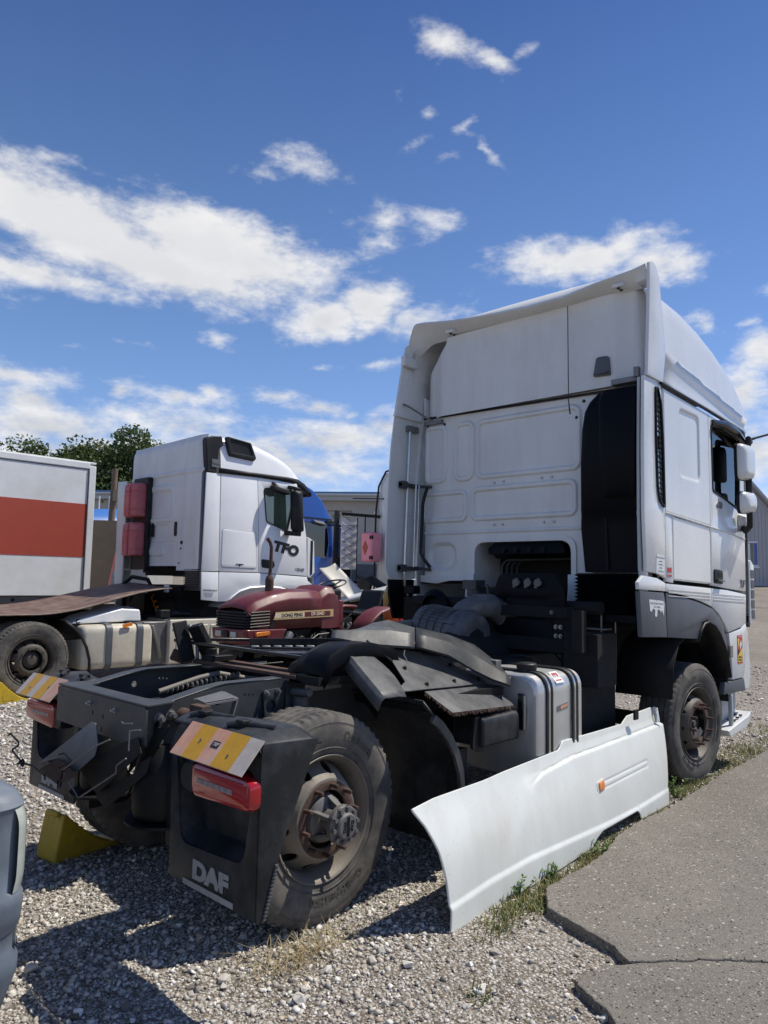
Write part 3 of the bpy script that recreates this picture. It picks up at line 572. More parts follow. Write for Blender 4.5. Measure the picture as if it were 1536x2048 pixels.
def ring_holes(r0, r1, nh, hr0, hr1, zf, n=24, off=0.):
    """annulus between r0 and r1 with nh oval holes between radii hr0 and hr1; zf gives the height at a radius"""
    V, F = [], []; da = 2 * math.pi / nh; rc = (hr0 + hr1) / 2; hh = (hr1 - hr0) / 2
    for s in range(nh):
        b = len(V); a0 = s * da + off
        for ring in range(4):
            for i in range(n):
                t = 2 * math.pi * i / n; cx, cy = math.cos(t), math.sin(t)
                q = max(abs(cx), abs(cy)); ox, oy = cx / q, cy / q
                hx, hy = cx * hh * 1.15 / rc / (da / 2), cy * hh / ((r1 - r0) / 2)
                hyc = (rc - (r0 + r1) / 2) / ((r1 - r0) / 2)
                f = (0, .0, .45, 1)[ring]
                x = hx * (1 - f) + ox * f; y = (hy + hyc) * (1 - f) + oy * f
                r = (r0 + r1) / 2 + y * (r1 - r0) / 2; a = a0 + x * da / 2
                V.append((r * math.cos(a), r * math.sin(a), zf(r) - (.012 if ring == 0 else 0)))
        for ring in range(3):
            for i in range(n): F.append((b + ring * n + i, b + ring * n + (i + 1) % n, b + (ring + 1) * n + (i + 1) % n, b + (ring + 1) * n + i))
    return V, F
def interp(tab):
    xs = [t[0] for t in tab]; ys = [t[1] for t in tab]
    return lambda r: float(np.interp(r, xs, ys))
DISC = [(.136, .0), (.178, .002), (.190, -.002), (.203, -.018), (.218, -.045), (.236, -.078), (.262, -.125)]
def polar_text(mb, body, size, rad, ang, m, inward=False, bold=.004, ext=.0015, z=.0):
    def f(v):
        r = rad + (v.y if not inward else -v.y * -1); a = ang - v.x / rad if not inward else ang + v.x / rad
        r = rad + v.y if not inward else rad - v.y
        return (r * math.cos(a), r * math.sin(a), z + v.z)
    mb.text(body, size, m, ext=ext, bold=bold, fmap=f)
def wheel(parent, m, detail=True, rib=False, rim_mat='rim', rim_face='rust', texts=(), hub=None, studs=True, worn=True, name='wheel'):
    t = bpy.data.objects.new(name, None); col.objects.link(t); t.parent = parent
    b = MB(); V, F = tyre_mesh(rib=rib, n=240 if detail else 72, slots=60 if detail else 24); b.add(V, F, m); ty = b.build('tyre', 'rubber_worn' if worn else 'rubber', t, smooth=32)
    if texts:
        for (s, size, rad, ang, inv) in texts: b = MB(); polar_text(b, s, size, rad, R(ang), m, inv, z=.0045); b.build('tyre_lettering', 'rubber', t, smooth=0)
    if detail:
        b = MB()
        for rad, zz in ((.455, -.004), (.448, -.003), (.335, -.004)): b.lathe([(rad - .003, zz - .003), (rad - .001, zz + .004), (rad + .001, zz + .004), (rad + .003, zz - .003)], m, 90)
        b.build('tyre_rings', 'rubber_worn' if worn else 'rubber', t)
    b = MB(); b.lathe([(.287, -.26), (.292, -.03), (.297, -.022), (.3015, -.012), (.2985, -.006), (.292, -.010), (.288, -.022), (.280, -.030), (.276, -.045), (.266, -.06), (.262, -.12), (.258, -.24), (.254, -.26)], m, 72); rim = b.build('rim', rim_mat, t)
    b = MB(); zf = interp(DISC); V, F = ring_holes(.190, .262, 10, .2065, .2525, zf, off=.1); b.add(V, F, m); b.lathe([(.136, -.016), (.136, 0), (.150, .001), (.178, .002), (.190, -.002)], m, 60)
    if not detail: rim_face = 'rim'
    b.build('rim_disc', rim_mat, t)
    if detail:
        b = MB(); b.lathe([(.137, -.014), (.1362, .0015), (.150, .0032), (.176, .0042), (.1795, .002)], m, 60); b.build('mounting_face', rim_face, t)
    if studs:
        for i in range(10):
            a = 2 * math.pi * (i + .3) / 10; c, s = .160 * math.cos(a), .160 * math.sin(a)
            b = MB(); b.cyl(m @ Vector((c, s, -.01)), m @ Vector((c, s, .052)), .0105, n=12); b.cyl(m @ Vector((c, s, .052)), m @ Vector((c, s, .055)), .0085, .006, n=12); b.build('stud', 'rust', t)
    return t

# ------------------------------------------------------------------ near truck: white high-roof tractor
D = thing('tractor_truck', 'dismantled white high-roof tractor unit with bare rear chassis, seen from behind', 'truck')
XW, WB, YS = 3.09, 3.95, 1.245
# rear wheels (outer twins taken off) and front wheels
wr = wheel(D, AX((0, -.875, .487), (0, -1, 0)), texts=(('Continental', .05, .395, 58, False), ('Conti Hybrid HD3', .047, .375, 282, False)))
b = MB(); mm = AX((0, -.875, .487), (0, -1, 0))
b.lathe([(.118, -.14), (.118, -.03), (.105, .0), (.06, .02), (.058, .085), (.082, .09), (.09, .096), (.09, .118), (.083, .124), (.062, .126), (.060, .142), (.052, .150), (.0, .151)], mm, 40); h = b.build('hub', 'hub', wr)
for i in range(10):
    a = 2 * math.pi * (i + .2) / 10; c, s = math.cos(a), math.sin(a)
    q = MB(); q.cyl(mm @ Vector((c * .076, s * .076, .112)), mm @ Vector((c * .076, s * .076, .142)), .0105, n=8); q.cyl(mm @ Vector((c * .076, s * .076, .118)), mm @ Vector((c * .076, s * .076, .126)), .015, n=12); q.build('hub_bolt', 'hub', wr)
for i in range(5):
    a = 2 * math.pi * (i + .1) / 5; c, s = math.cos(a), math.sin(a); q = MB(); q.bar(mm @ Vector((c * .112, s * .112, -.04)), mm @ Vector((c * .062, s * .062, .09)), .034, .02); q.build('hub_rib', 'hub', wr, bevel=.004)
q = MB(); q.text('DAF', .026, mm @ Matrix.Translation((-.02, 0, .1515)) @ Matrix.Rotation(R(80), 4, 'Z'), .0012, .0005); q.text('DAF', .026, mm @ Matrix.Translation((.024, 0, .1515)) @ Matrix.Rotation(R(-100), 4, 'Z'), .0012, .0005); q.box(-.006, -.045, .149, .006, .045, .155, mm); q.build('hub_lettering', 'frame_dark', wr, smooth=0)
q = MB(); q.lathe([(.0, -.11), (.25, -.11)], mm, 40); q.build('brake_drum', 'frame_dark', wr)
wl = wheel(D, AX((0, .875, .487), (0, 1, 0)), studs=False)
st = R(-4.3); fx = (math.sin(st), -math.cos(st), 0)
wf = wheel(D, AX((WB, -1.205, .487), fx), rib=True, rim_mat='rim_dark', texts=(('Conti EcoPlus', .05, .395, 118, False), ('315/70 R22.5', .042, .385, -12, False), ('Continental', .046, .388, 232, False)), worn=True)
mf = AX((WB, -1.205, .487), fx); q = MB(); q.lathe([(.0, -.03), (.06, -.03), (.075, -.05), (.13, -.06)], mf, 32); q.build('hub', 'frame_dark', wf)
q = MB(); q.plate([(-.09, -.11), (.0, -.135), (.075, -.085), (.03, -.045), (-.02, -.06), (-.05, -.03), (-.085, -.05)], t=.006, m=mf @ Matrix.Translation((.02, .005, -.012))); q.cyl(mf @ Vector((-.07, .01, -.02)), mf @ Vector((-.07, .01, .0)), .022, n=16); q.build('hub_remnant', 'hub', wf)
wheel(D, AX((WB, 1.205, .487), (0, 1, 0)), detail=False, studs=False)
b = MB(); b.cyl((0, -.8, .487), (0, .8, .487), .075); b.lathe([(.0, .2), (.12, .19), (.2, .12), (.22, 0), (.2, -.12), (.12, -.19), (0, -.2)], AX((0, 0, .49), (1, 0, 0)), 28); b.build('rear_axle', 'frame_dark', D)
b = MB(); b.bar((WB, -1, .45), (WB, 1, .45), .1, .12); b.build('front_axle', 'frame_dark', D)

# chassis rails
for s in (-1, 1):
    y = .42 * s
    b = MB()
    tail = [(-.735, .86), (-.735, 1.035), (-.60, 1.048), (-.42, 1.085), (-.30, 1.10), (.06, 1.10), (.10, 1.09), (.12, .80), (-.15, .80), (-.45, .84)]
    holes = [circ(-.342, 1.02, .018), circ(-.182, 1.041, .0075, 12), circ(-.157, 1.040, .0075, 12), circ(-.132, 1.037, .0075, 12), circ(-.46, .93, .01, 12)]
    b.plate(tail, holes, .012, 0, XZ(y)); b.plate([(.08, .80), (.08, 1.075), (4.9, 1.075), (4.9, .82)], [], .012, 0, XZ(y - .013 * -s))
    rail = b.build('frame_rail', 'frame', D, smooth=30)
    b = MB(); top = [(-.735, 1.035), (-.60, 1.048), (-.42, 1.085), (-.30, 1.10), (.06, 1.10)]
    for (xa, za), (xb, zb) in zip(top, top[1:]):
        y0, y1 = sorted((y + s * .006, y - s * .075)); b.add([(xa, y0, za), (xb, y0, zb), (xb, y1, zb), (xa, y1, za), (xa, y0, za + .010), (xb, y0, zb + .010), (xb, y1, zb + .010), (xa, y1, za + .010)], [(0, 3, 2, 1), (4, 5, 6, 7), (0, 1, 5, 4), (2, 3, 7, 6), (0, 4, 7, 3), (1, 2, 6, 5)])
    y0, y1 = sorted((y + s * .004, y - s * .08)); b.box(.10, y0, 1.075, 4.9, y1, 1.085); b.box(-.1, y0, .79, 4.9, y1, .80); b.build('rail_flange', 'frame', rail, bevel=.003)
b = MB(); pf = [(-.75, .862), (-.75, 1.035), (-.742, 1.050), (-.728, 1.058)]
b.plate(rr([(-.47, .862), (.47, .862), (.47, 1.045), (-.47, 1.045)], [.02, .02, .02, .02]), [rr([(x - .006, z - .012), (x + .006, z - .012), (x + .006, z + .012), (x - .006, z + .012)], .005) for x, z in ((-.05, .955), (.06, .95), (-.06, .895), (.05, .888))], .01, 0, YZ(-.752))
cm_ = b.build('rear_crossmember', 'frame', D, bevel=.002)
b = MB(); b.plate(rr([(-.757, .475), (-.757, -.475), (-.60, -.45), (-.56, -.36), (-.655, -.30), (-.655, .30), (-.56, .36), (-.60, .45)], [.01, .01, .03, .02, .05, .05, .02, .03]), [rr([(-.63, a), (-.60, a), (-.61, a + .03), (-.64, a + .03)], .004) for a in (-.40, -.34)], .010, .002, XY(1.052)); b.build('top_plate', 'frame', cm_)
def bolt(parent, p, d, r=.016, l=.03, mt='worn_steel', shank=.0):
    p = Vector(p); d = Vector(d).normalized(); q = MB(); q.cyl(p, p + d * .006, r * 1.35, n=16); q.cyl(p + d * .006, p + d * l * .6, r, n=6); q.cyl(p + d * l * .6, p + d * l, r * .6, n=10); return q.build('bolt', mt, parent, smooth=30)
for p in ((-.757, .082, 1.0), (-.757, -.178, .997)): bolt(cm_, p, (-1, 0, 0), .008, .022, 'bright_steel')
for x, z in ((-.669, .985), (-.609, .994), (-.677, .886)): bolt(rail, (x, -.427, z), (0, -1, 0), .019, .05)
for p in (): pass
# coupling bracket on the right rail, rear cup, triangular gusset plate
b = MB(); b.plate(rr([(-.075, 1.055), (.035, 1.06), (.06, .99), (.02, .80), (-.02, .80), (-.06, .92)], .012), [circ(-.02, .965, .033)], .012, .002, XZ(-.436)); gp = b.build('gusset_plate', 'frame', D)
for x, z in ((-.055, 1.04), (.02, 1.045), (-.04, .90), (.012, .905)): bolt(gp, (x, -.442, z), (0, -1, 0), .012, .026)
b = MB(); b.cyl((.17, -.46, .90), (.17, -.46, 1.0), .045); b.cyl((.17, -.46, 1.0), (.17, -.46, 1.008), .05); b.cyl((.13, -.44, 1.03), (.13, -.58, 1.04), .022); b.build('damper', 'hub', D, bevel=.003)
b = MB(); b.plate(rr([(.12, 1.07), (.12, -.30), (.34, -.30), (.34, 1.07)], .02), t=.02, m=Matrix.Identity(4)); b = MB(); b.box(.10, -.545, 1.083, .38, -.30, 1.105); b.box(.12, -.56, 1.04, .38, -.545, 1.104); b.build('side_bracket', 'worn_steel', D, bevel=.006)
b = MB(); b.tube([(-.545, -.43, .98), (-.545, -.56, .98)], .04, 14); b.cyl((-.545, -.56, .98), (-.545, -.58, .98), .046, n=14); b.box(-.57, -.63, 1.0, -.52, -.53, 1.05); b.build('cross_tube', 'rust', D, bevel=.002)
b = MB()
for p in ([(-.52, -.50, 1.06), (-.35, -.47, 1.075)], [(-.52, -.58, 1.05), (-.36, -.60, 1.06)], [(-.36, -.60, 1.06), (-.35, -.47, 1.075)], [(-.52, -.58, 1.05), (-.40, -.60, .93)], [(-.40, -.60, .93), (-.36, -.60, 1.06)]): b.bar(p[0], p[1], .03, .008)
b.add([(-.52, -.5, 1.068), (-.35, -.47, 1.083), (-.36, -.6, 1.068), (-.52, -.58, 1.058)], [(0, 1, 2, 3)]); b.build('lamp_bracket', 'worn_steel', D)
# air springs, crossmembers, hanging pipes
for s, rr_, z0 in ((-1, .14, .53), (1, .12, .46)):
    b = MB(); c0 = (-.62 if s < 0 else -.50, .42 * s); b.lathe([(0, z0), (.09, z0), (rr_ - .01, z0 + .015), (rr_, z0 + .05), (rr_, z0 + .2), (rr_ - .02, z0 + .28), (.08, .86), (0, .86)], Matrix.Translation((*c0, 0)), 36); b.build('air_spring', 'frame_dark', D); b = MB(); b.lathe([(0, z0 - .012), (.17, z0 - .012), (.17, z0), (0, z0)], Matrix.Translation((*c0, 0)), 36); b.box(-.62, .37 * s - .05, z0 - .06, .1, .37 * s + .05, z0 - .012); b.build('spring_seat', 'frame_dark', D)
b = MB(); b.tube([(-.60, -.42, .50), (-.60, -.42, .47), (-.585, -.42, .445), (-.60, -.42, .42), (-.615, -.42, .445), (-.60, -.42, .465)], .004, 6); b.build('lashing_ring', 'frame_dark', D)
b = MB(); b.box(.9, -.40, .82, 1.0, .40, 1.04); b.box(2.4, -.40, .82, 2.5, .40, 1.04); b.box(-.08, -.40, .84, .08, .40, 1.0); b.build('chassis_crossmember', 'frame_dark', D)
b = MB(); b.tube([(-.25, .30, .98), (.0, .28, 1.04), (.12, .26, 1.06), (.3, .2, 1.02), (.6, .1, .98)], .016, 12)
for i in range(16): t_ = i / 15; b.lathe([(.016, -.006), (.021, 0), (.016, .006)], AX(Vector((-.2, .30, .985)).lerp(Vector((.25, .23, 1.045)), t_), (1, -.15, .1)), 14)
b.build('corrugated_hose', 'hose_tan', D)
# rear fenders with lamps and mud flaps
def fender(s, dx):
    Y = lambda y: y * s
    tm = (lambda x: YZ(x)) if s < 0 else None
    def yz(x): return frame((x, 0, 0), (0, -1, 0), (0, 0, 1))
    yl = lambda p: [(-Y(a), z) for a, z in p]
    f = bpy.data.objects.new('rear_fender', None); col.objects.link(f); f.parent = D; f.location = (dx, 0, 0)
    b = MB(); outer = yl(rr([(.62, .345), (1.245, .338), (1.245, .93), (1.20, 1.0), (.66, 1.0), (.60, .92)], [.02, .0, .03, .03, .03, .05])); rec = yl(rr([(.70, .505), (1.15, .525), (1.215, .89), (.64, .89)], [.07, .07, .05, .03]))
    b.plate(outer, [rec], .014, .003, yz(-.69)); fs = b.build('fender_shell', 'mudguard', f)
    b = MB(); pr = rr([(.70, .505), (1.15, .525), (1.215, .89), (.64, .89)], [.07, .07, .05, .03]); pi = rr([(.715, .55), (1.13, .56), (1.19, .88), (.66, .88)], [.06, .06, .05, .03]); ra = [(-.686, Y(a), z) for a, z in pr]; rb = [(-.60, Y(a), z) for a, z in pi]; b.loft([ra, rb]); b.add(rb, [tuple(range(len(rb)))]); b.build('lamp_recess', 'mudguard', f)
    b = MB(); side = [(-.697, .34), (-.697, .95), (-.69, 1.0), (-.40, .985), (-.43, .93), (-.46, .863), (-.50, .773), (-.545, .68), (-.583, .592), (-.611, .51), (-.64, .40), (-.656, .335)]
    b.plate(side, [], .012, .002, XZ(Y(1.243))); b.build('fender_side', 'mudguard', f)
    b = MB(); n_ = 12
    def topf(u, v): x = -.70 + (.13 + .19 * v ** 1.5) * u; y = .62 + .625 * v; return (x, Y(y), 1.003 + .028 * math.sin(min(1, u * 1.4) * 1.57) * (1 - sstep(.8, 1, v)) - .02 * sstep(.85, 1, v) - .02 * u * sstep(.6, 1, v))
    b.grid(topf, 14, 14); b.build('fender_top', 'mudguard', f, solid=.008)
    b = MB()
    for yy in (.70, .98):
        b.tube([(-.66, Y(yy - .02), 1.03), (-.64, Y(yy), 1.036), (-.60, Y(yy + .05), 1.036), (-.55, Y(yy + .16), 1.03)], [.012, .015, .015, .012], 10)
    b.build('fender_strap', 'mudguard', f)
    for yy in (.74, 1.02): b = MB(); b.box(-.64, Y(yy) - .02, 1.035, -.59, Y(yy) + .03, 1.054); b.build('strap_clamp', 'frame_dark', f, bevel=.004)
    if s < 0:
        b = MB()
        for i in range(15):
            z = .345 + .17 * i / 15 * 1.15; x = -.66 + .05 * (z - .34) / .17; b.lathe([(0, .009), (.007, .006), (.009, 0), (.007, -.006), (0, -.009)], Matrix.Translation((x - .006, Y(1.252), z)), 10)
        b.build('flap_beading', 'mudguard_pale', f)
    # tail lamp
    b = MB(); A_, B_ = .80, 1.25
    def lampring(x, g, rad):
        p = rr([(A_ + .035 + g, .735 + g), (B_ - g, .750 + g), (B_ - g, .868 - g), (A_ + .035 + g, .873 - g)], rad); return [(x, Y(a), z) for a, z in p]
    b.loft([lampring(-.67, .002, .03), lampring(-.722, .0, .035), lampring(-.742, .006, .035), lampring(-.750, .022, .03)], cap=True); lp = b.build('tail_lamp', 'red_lens', f, smooth=40)
    b = MB(); b.loft([[(x, Y(a), z) for a, z in rr([(.745, .745 + g), (.84, .735 + g), (.84, .872 - g), (.755, .865 - g)], [.05, .005, .005, .05])] for x, g in ((-.66, 0), (-.722, 0), (-.738, .012))], cap=True); b.build('lamp_housing', 'black_plastic', f)
    for i in range(6):
        b = MB(); a0 = .895 + i * .041; b.box(-.7525, min(Y(a0), Y(a0 + .037)), .800 - i * .0005, -.7495, max(Y(a0), Y(a0 + .037)), .818); b.build('reflector_segment', 'lens_white', f)
    b = MB(); b.box(-.7528, min(Y(.88), Y(1.20)), .850, -.7495, max(Y(.88), Y(1.20)), .854); b.build('lens_band', 'red_lens_dark', f)
    # striped marker plate
    pl = [(-.700, .77, 1.022), (-.700, 1.268, 1.018), (-.805, 1.268, .905), (-.805, .775, .905)]; o = Vector((-.700, Y(.77), 1.022)); ex = (Vector((0, Y(1), -.008))).normalized(); ey = Vector((-.105, 0, -.115)).normalized()
    zz = ex.cross(ey); sg = 1 if zz.x < 0 or zz.z > 0 else -1
    mp_ = Matrix((ex, ey, zz)).transposed().to_4x4(); mp_.translation = o
    b = MB(); b.plate([(0, 0), (.498, 0), (.498, .156), (0.0, .156)], t=.006, m=mp_); mk = b.build('marker_plate', 'tape_pale', f)
    hgt = .004 * (1 if zz.z > 0 else -1); cutn = -.09
    stripes = [('tape_orange', [(0, 0), (.06, 0), (.095, .156), (0, .156)] if False else [(.0, .156), (.0, .0), (.03, 0), (.095, .156)]), ('tape_yellow', [(.03, 0), (.145, 0), (.19, .156), (.095, .156)]), ('tape_orange', [(.145, 0), (.26, 0), (.30, .156), (.19, .156)]), ('tape_yellow', [(.26, 0), (.39, 0), (.44, .156), (.30, .156)])]
    if s < 0: stripes = [('tape_orange', [(0, 0), (.085, 0), (.085, .156), (0, .156)]), ('tape_yellow', [(.085, 0), (.195, 0), (.195, .156), (.085, .156)]), ('tape_orange', [(.195, 0), (.295, 0), (.295, .156), (.195, .156)]), ('tape_yellow', [(.295, 0), (.415, 0), (.415, .156), (.295, .156)])]
    else: stripes = [('tape_pale', [(0, 0), (.07, 0), (.07, .156), (0, .156)]), ('tape_yellow', [(.33, 0), (.43, 0), (.43, .156), (.33, .156)]), ('tape_yellow', [(.13, 0), (.24, 0), (.24, .156), (.13, .156)]), ('tape_orange', [(.0, 0), (.10, 0), (.10, .156), (.0, .156)])]
    for i, (mt_, poly) in enumerate(stripes): b = MB(); b.plate(poly, t=.0012, m=mp_ @ Matrix.Translation((0, 0, hgt * (1 + .12 * i)))); b.build('reflective_stripe', mt_, f)
    for a_, c_ in ((.14, .07), (.36, .10)): b = MB(); b.cyl(mp_ @ Vector((a_, c_, 0)), mp_ @ Vector((a_, c_, hgt * 2.2)), .006, n=10); b.build('rivet', 'steel', f)
    if s < 0:
        b = MB(); b.plate(rect(.222, .055, .272, .085), t=.001, m=mp_ @ Matrix.Translation((0, 0, hgt * 1.6))); b.build('badge', 'mark_dark', f)
        b = MB(); b.text('TRP', .022, frame(mp_ @ Vector((.247, .07, hgt * 1.8)), ex, -ey), .0006, .0004, shear=.2); b.build('badge_lettering', 'tape_pale', f, smooth=0)
    # DAF on the flap
    lg = MB(); lg.text('DAF', .098, frame((-.7, Y(.935), .420), (0, -1, 0), (0, 0, 1)), .0014, .0060, sx=1.38, space=.98); lg.box(-.7014, min(Y(.74), Y(1.10)), .346, -.6985, max(Y(.74), Y(1.10)), .369); lg.build('flap_lettering', 'logo_grey', f, smooth=0)
    return f
fr_ = fender(-1, 0.); fl_ = fender(1, .13)
b = MB()
def rsec(x, r): return [(x, -a, z) for a, z in rr([(.545, .45), (.655, .45), (.655, .90), (.545, .90)], r)]
b.loft([rsec(-.68, .03), rsec(-.56, .03)], cap=True); b.cyl((-.62, -.62, .34), (-.62, -.62, .46), .028); b.build('wiring_box', 'black_plastic', D, bevel=.01)
# bent number plate carrier hanging off the tail
tb = bpy.data.objects.new('bent_bracket', None); col.objects.link(tb); tb.parent = D
def yzp(p): return [(-a, z) for a, z in p]
for nm, x, p, mt_ in (('bent_plate', -.95, [(.274, .699), (-.10, .943), (-.136, .943), (-.177, .851), (-.166, .794), (-.028, .692), (.12, .743)], 'worn_steel'), ('rusty_plate', -.98, [(.278, .665), (.089, .753), (-.115, .71), (.05, .634)], 'rust'), ('dark_plate', -.90, [(.032, .701), (-.314, .874), (-.442, .921), (-.482, .856), (-.168, .619)], 'frame_dark'), ('dark_plate', -.88, [(-.118, .601), (-.451, .772), (-.456, .807), (-.538, .852), (-.516, .77), (-.231, .562)], 'frame_dark'), ('hanger', -.82, [(-.368, .976), (-.465, .986), (-.393, .828), (-.271, .712), (-.294, .89)], 'frame_dark'), ('hanger', -.84, [(-.482, .957), (-.577, .975), (-.473, .815), (-.322, .624), (-.374, .751)], 'frame_dark')):
    b = MB(); b.plate(yzp(p), t=.004, m=frame((x, 0, 0), (.15 if nm == 'bent_plate' else .05, -1, 0), (.12, 0, 1))); b.build(nm, mt_, tb)
b = MB()
for p in ([(-.90, .032, .703), (-.905, -.314, .876), (-.91, -.442, .923)], [(-.88, -.118, .603), (-.88, -.451, .774), (-.88, -.456, .809), (-.88, -.538, .854)], [(-.82, -.368, .978), (-.82, -.385, .972), (-.82, -.465, .984)], [(-.84, -.482, .87), (-.84, -.482, .957), (-.84, -.577, .975)], [(-.90, .032, .70), (-.885, -.118, .60)]): b.tube(p, .0035, 6)
b.build('plate_edge', 'worn_steel', tb)
b = MB(); b.tube([(-1.0, .46, .815), (-1.0, .44, .827), (-1.0, .325, .80), (-1.0, .33, .785), (-1.0, .398, .754), (-1.0, .395, .745), (-1.0, .289, .717), (-1.01, .30, .70), (-1.0, .27, .71), (-.99, .158, .715), (-.98, .05, .69)], .005, 8); b.tube([(-.98, -.101, .811), (-.98, -.156, .828), (-.98, -.223, .805), (-.98, -.118, .758), (-.98, -.148, .748), (-.98, -.135, .707), (-.985, -.12, .70)], .005, 8); b.build('wire_hook', 'frame_dark', tb)
b = MB(); b.lathe([(.016, -.005), (.022, 0), (.016, .005), (.011, 0)], AX((-1., .262, .712), (1, 0, 0)), 14, closed=True); b.lathe([(.016, -.005), (.022, 0), (.016, .005), (.011, 0)], AX((-.985, -.135, .69), (1, 0, 0)), 14, closed=True); b.build('spring_coil', 'frame_dark', tb)
# front quarter of the rear mudguard
b = MB(); pth = [(.58, 1.0), (.66, .93), (.73, .875), (.80, .80), (.87, .70), (.91, .60), (.925, .50), (.92, .38), (.90, .26), (.87, .16)]
b.loft([[(x, -.20, z), (x, -.62, z + .004), (x, -.985, z), (x - .012, -1.0, z - .012)] for x, z in pth], closed=False); b.build('wheel_arch_liner', 'mudguard', D, solid=.008)
b = MB(); b.loft([[(x, -.985, z + .006), (x + .004, -1.012, z + .004), (x - .03, -1.012, z - .03), (x - .03, -.99, z - .03)] for x, z in [(.66, .915), (.72, .875), (.80, .795), (.87, .695), (.91, .595), (.925, .50), (.92, .38), (.90, .26)]], cap=True); b.build('liner_edging', 'mudguard_pale', D)
b = MB(); b.box(.60, -.95, .93, .66, -.25, .97); b.build('liner_stay', 'frame_dark', D)
# black covers ahead of the wheel and the ribbed aluminium fuel tank
b = MB(); b.loft([[(x, -a, z) for a, z in rr([(1.07, .70), (1.07, .865), (.85, .885), (.85, .70)], [.02, .04, .0, .0])] for x in (1.02, 1.40)], cap=True); b.build('battery_cover', 'mudguard', D, bevel=.012)
b = MB(); b.plate(rr([(.96, .70), (1.06, .66), (1.06, .86), (.98, .88)], .02), t=.02, m=XZ(-1.03)); b.box(.9, -1.0, .3, .96, -.9, .7); b.build('cover_panel', 'black_plastic', D)
def tank_ring(x, g=0.): return [(x, -a, z) for a, z in rr([(.52 + g, .44 + g), (1.15 - g, .44 + g), (1.15 - g, 1.075 - g), (.52 + g, 1.075 - g)], .12 - g * .6, 8)]
b = MB(); b.loft([tank_ring(1.470, .03), tank_ring(1.474, .012), tank_ring(1.49, .0), tank_ring(2.02, .0), tank_ring(2.035, .012), tank_ring(2.04, .03)], cap=True); tk = b.build('fuel_tank', 'alu', D, smooth=40)
for x0 in (1.565, 1.885):
    b = MB(); b.loft([tank_ring(x0, -.004), tank_ring(x0, -.012), tank_ring(x0 + .022, -.012), tank_ring(x0 + .022, -.004)]); b.loft([tank_ring(x0 + .052, -.004), tank_ring(x0 + .052, -.012), tank_ring(x0 + .074, -.012), tank_ring(x0 + .074, -.004)]); b.build('strap_edging', 'black_plastic', tk)
    b = MB(); b.loft([tank_ring(x0 + .022, -.003), tank_ring(x0 + .022, -.009), tank_ring(x0 + .052, -.009), tank_ring(x0 + .052, -.003)]); b.build('tank_strap', 'bright_steel', tk)
b = MB(); b.cyl((1.62, -.98, 1.07), (1.62, -.98, 1.10), .062, n=28); b.lathe([(.058, 0), (.066, .004), (.066, .03), (.06, .036), (.045, .04), (0, .041)], Matrix.Translation((1.62, -.98, 1.095)), 28); b.build('filler_cap', 'black_plastic', tk)
b = MB(); b.box(1.452, -1.06, .74, 1.468, -1.02, .96); b.build('level_sensor', 'black_gloss', tk, bevel=.004)
b = MB(); b.tube([(1.45, -1.07, .95), (1.445, -1.075, .85), (1.45, -1.07, .75)], .006, 6); b.build('sensor_strip', 'bright_steel', tk)
b = MB(); b.plate(rect(0, 0, .10, .10), t=.0015, m=frame((1.70, -1.06, 1.066), (1, 0, 0), (0, -.75, -.42) if False else (0, .86, .5))); 
b = MB(); b.plate(rect(-.05, -.045, .05, .045), t=.0015, m=frame((1.75, -1.1185, 1.045), (1, 0, 0), (0, .707, .707))); ts_ = b.build('tank_sticker', 'sticker_white', tk)
b = MB(); b.text('PPS', .038, frame((1.75, -1.1085, 1.0583), (1, 0, 0), (0, .707, .707)), .0005, .001, sx=1.2); b.box(-.035, -.028, .0008, .035, -.02, .0018, frame((1.75, -1.119, 1.045), (1, 0, 0), (0, .707, .707))); b.build('sticker_print', 'sticker_red', tk, smooth=0)
b = MB(); b.plate(rr([(1.70, .835), (1.84, .85), (1.84, .885), (1.70, .87)], .006), t=.002, m=XZ(-1.152)); bd = b.build('tank_badge', 'worn_steel', tk)
b = MB(); b.plate(rr([(1.742, .846), (1.832, .857), (1.832, .878), (1.742, .867)], .003), t=.001, m=XZ(-1.1538)); b.build('badge_print', 'tape_orange', tk)
b = MB(); b.tube([(1.35, -.75, 1.10), (1.38, -.80, 1.12), (1.42, -.82, 1.10), (1.5, -.8, 1.09)], .018, 10); b.box(1.42, -.88, 1.07, 1.48, -.78, 1.15); b.build('tank_fittings', 'worn_steel', tk, bevel=.003)
# ------------------------------------------------------------------ near truck: cab
# rear wall, lower pressed panel
EMB = [(-1.10, 2.64, -.885, 3.155, .04, -1), (-.725, 2.64, -.555, 3.15, .05, -1), (-.465, 2.64, .56, 3.14, .05, -1), (-1.14, 2.25, -.63, 2.49, .04, -1), (-.52, 2.25, .52, 2.50, .04, -1)]
def wallx(yl, z):
    d = 0.
    for (a, z0, c, z1, r, sg) in EMB: d += .020 * (rbox(yl, z, a - .040, z0 - .040, c + .040, z1 + .040, r + .04, .014) - rbox(yl, z, a, z0, c, z1, r, .014)) * -1
    d += -.012 * (1 - sstep(.004, .02, abs(z - 2.112)))          # pressed seam across the wall
    d += .03 * (1 - sstep(1.66, 1.72, z)) * 0
    d += .035 * rbox(yl, z, -1.08, 1.74, -.72, 2.03, .12, .05)      # recess at the lower left
    d += .10 * sstep(1.08, 1.2, abs(yl)) ** 2
    return XW + d
OPN = (-.50, 1.60, .50, 2.012)
ys_ = np.unique(np.concatenate([np.linspace(-1.2, -.5, 120), np.linspace(-.5, .5, 150), np.linspace(.5, 1.2, 110)])); zs_ = np.unique(np.concatenate([np.linspace(1.69, 2.012, 60), np.linspace(2.012, 3.265, 200)]))
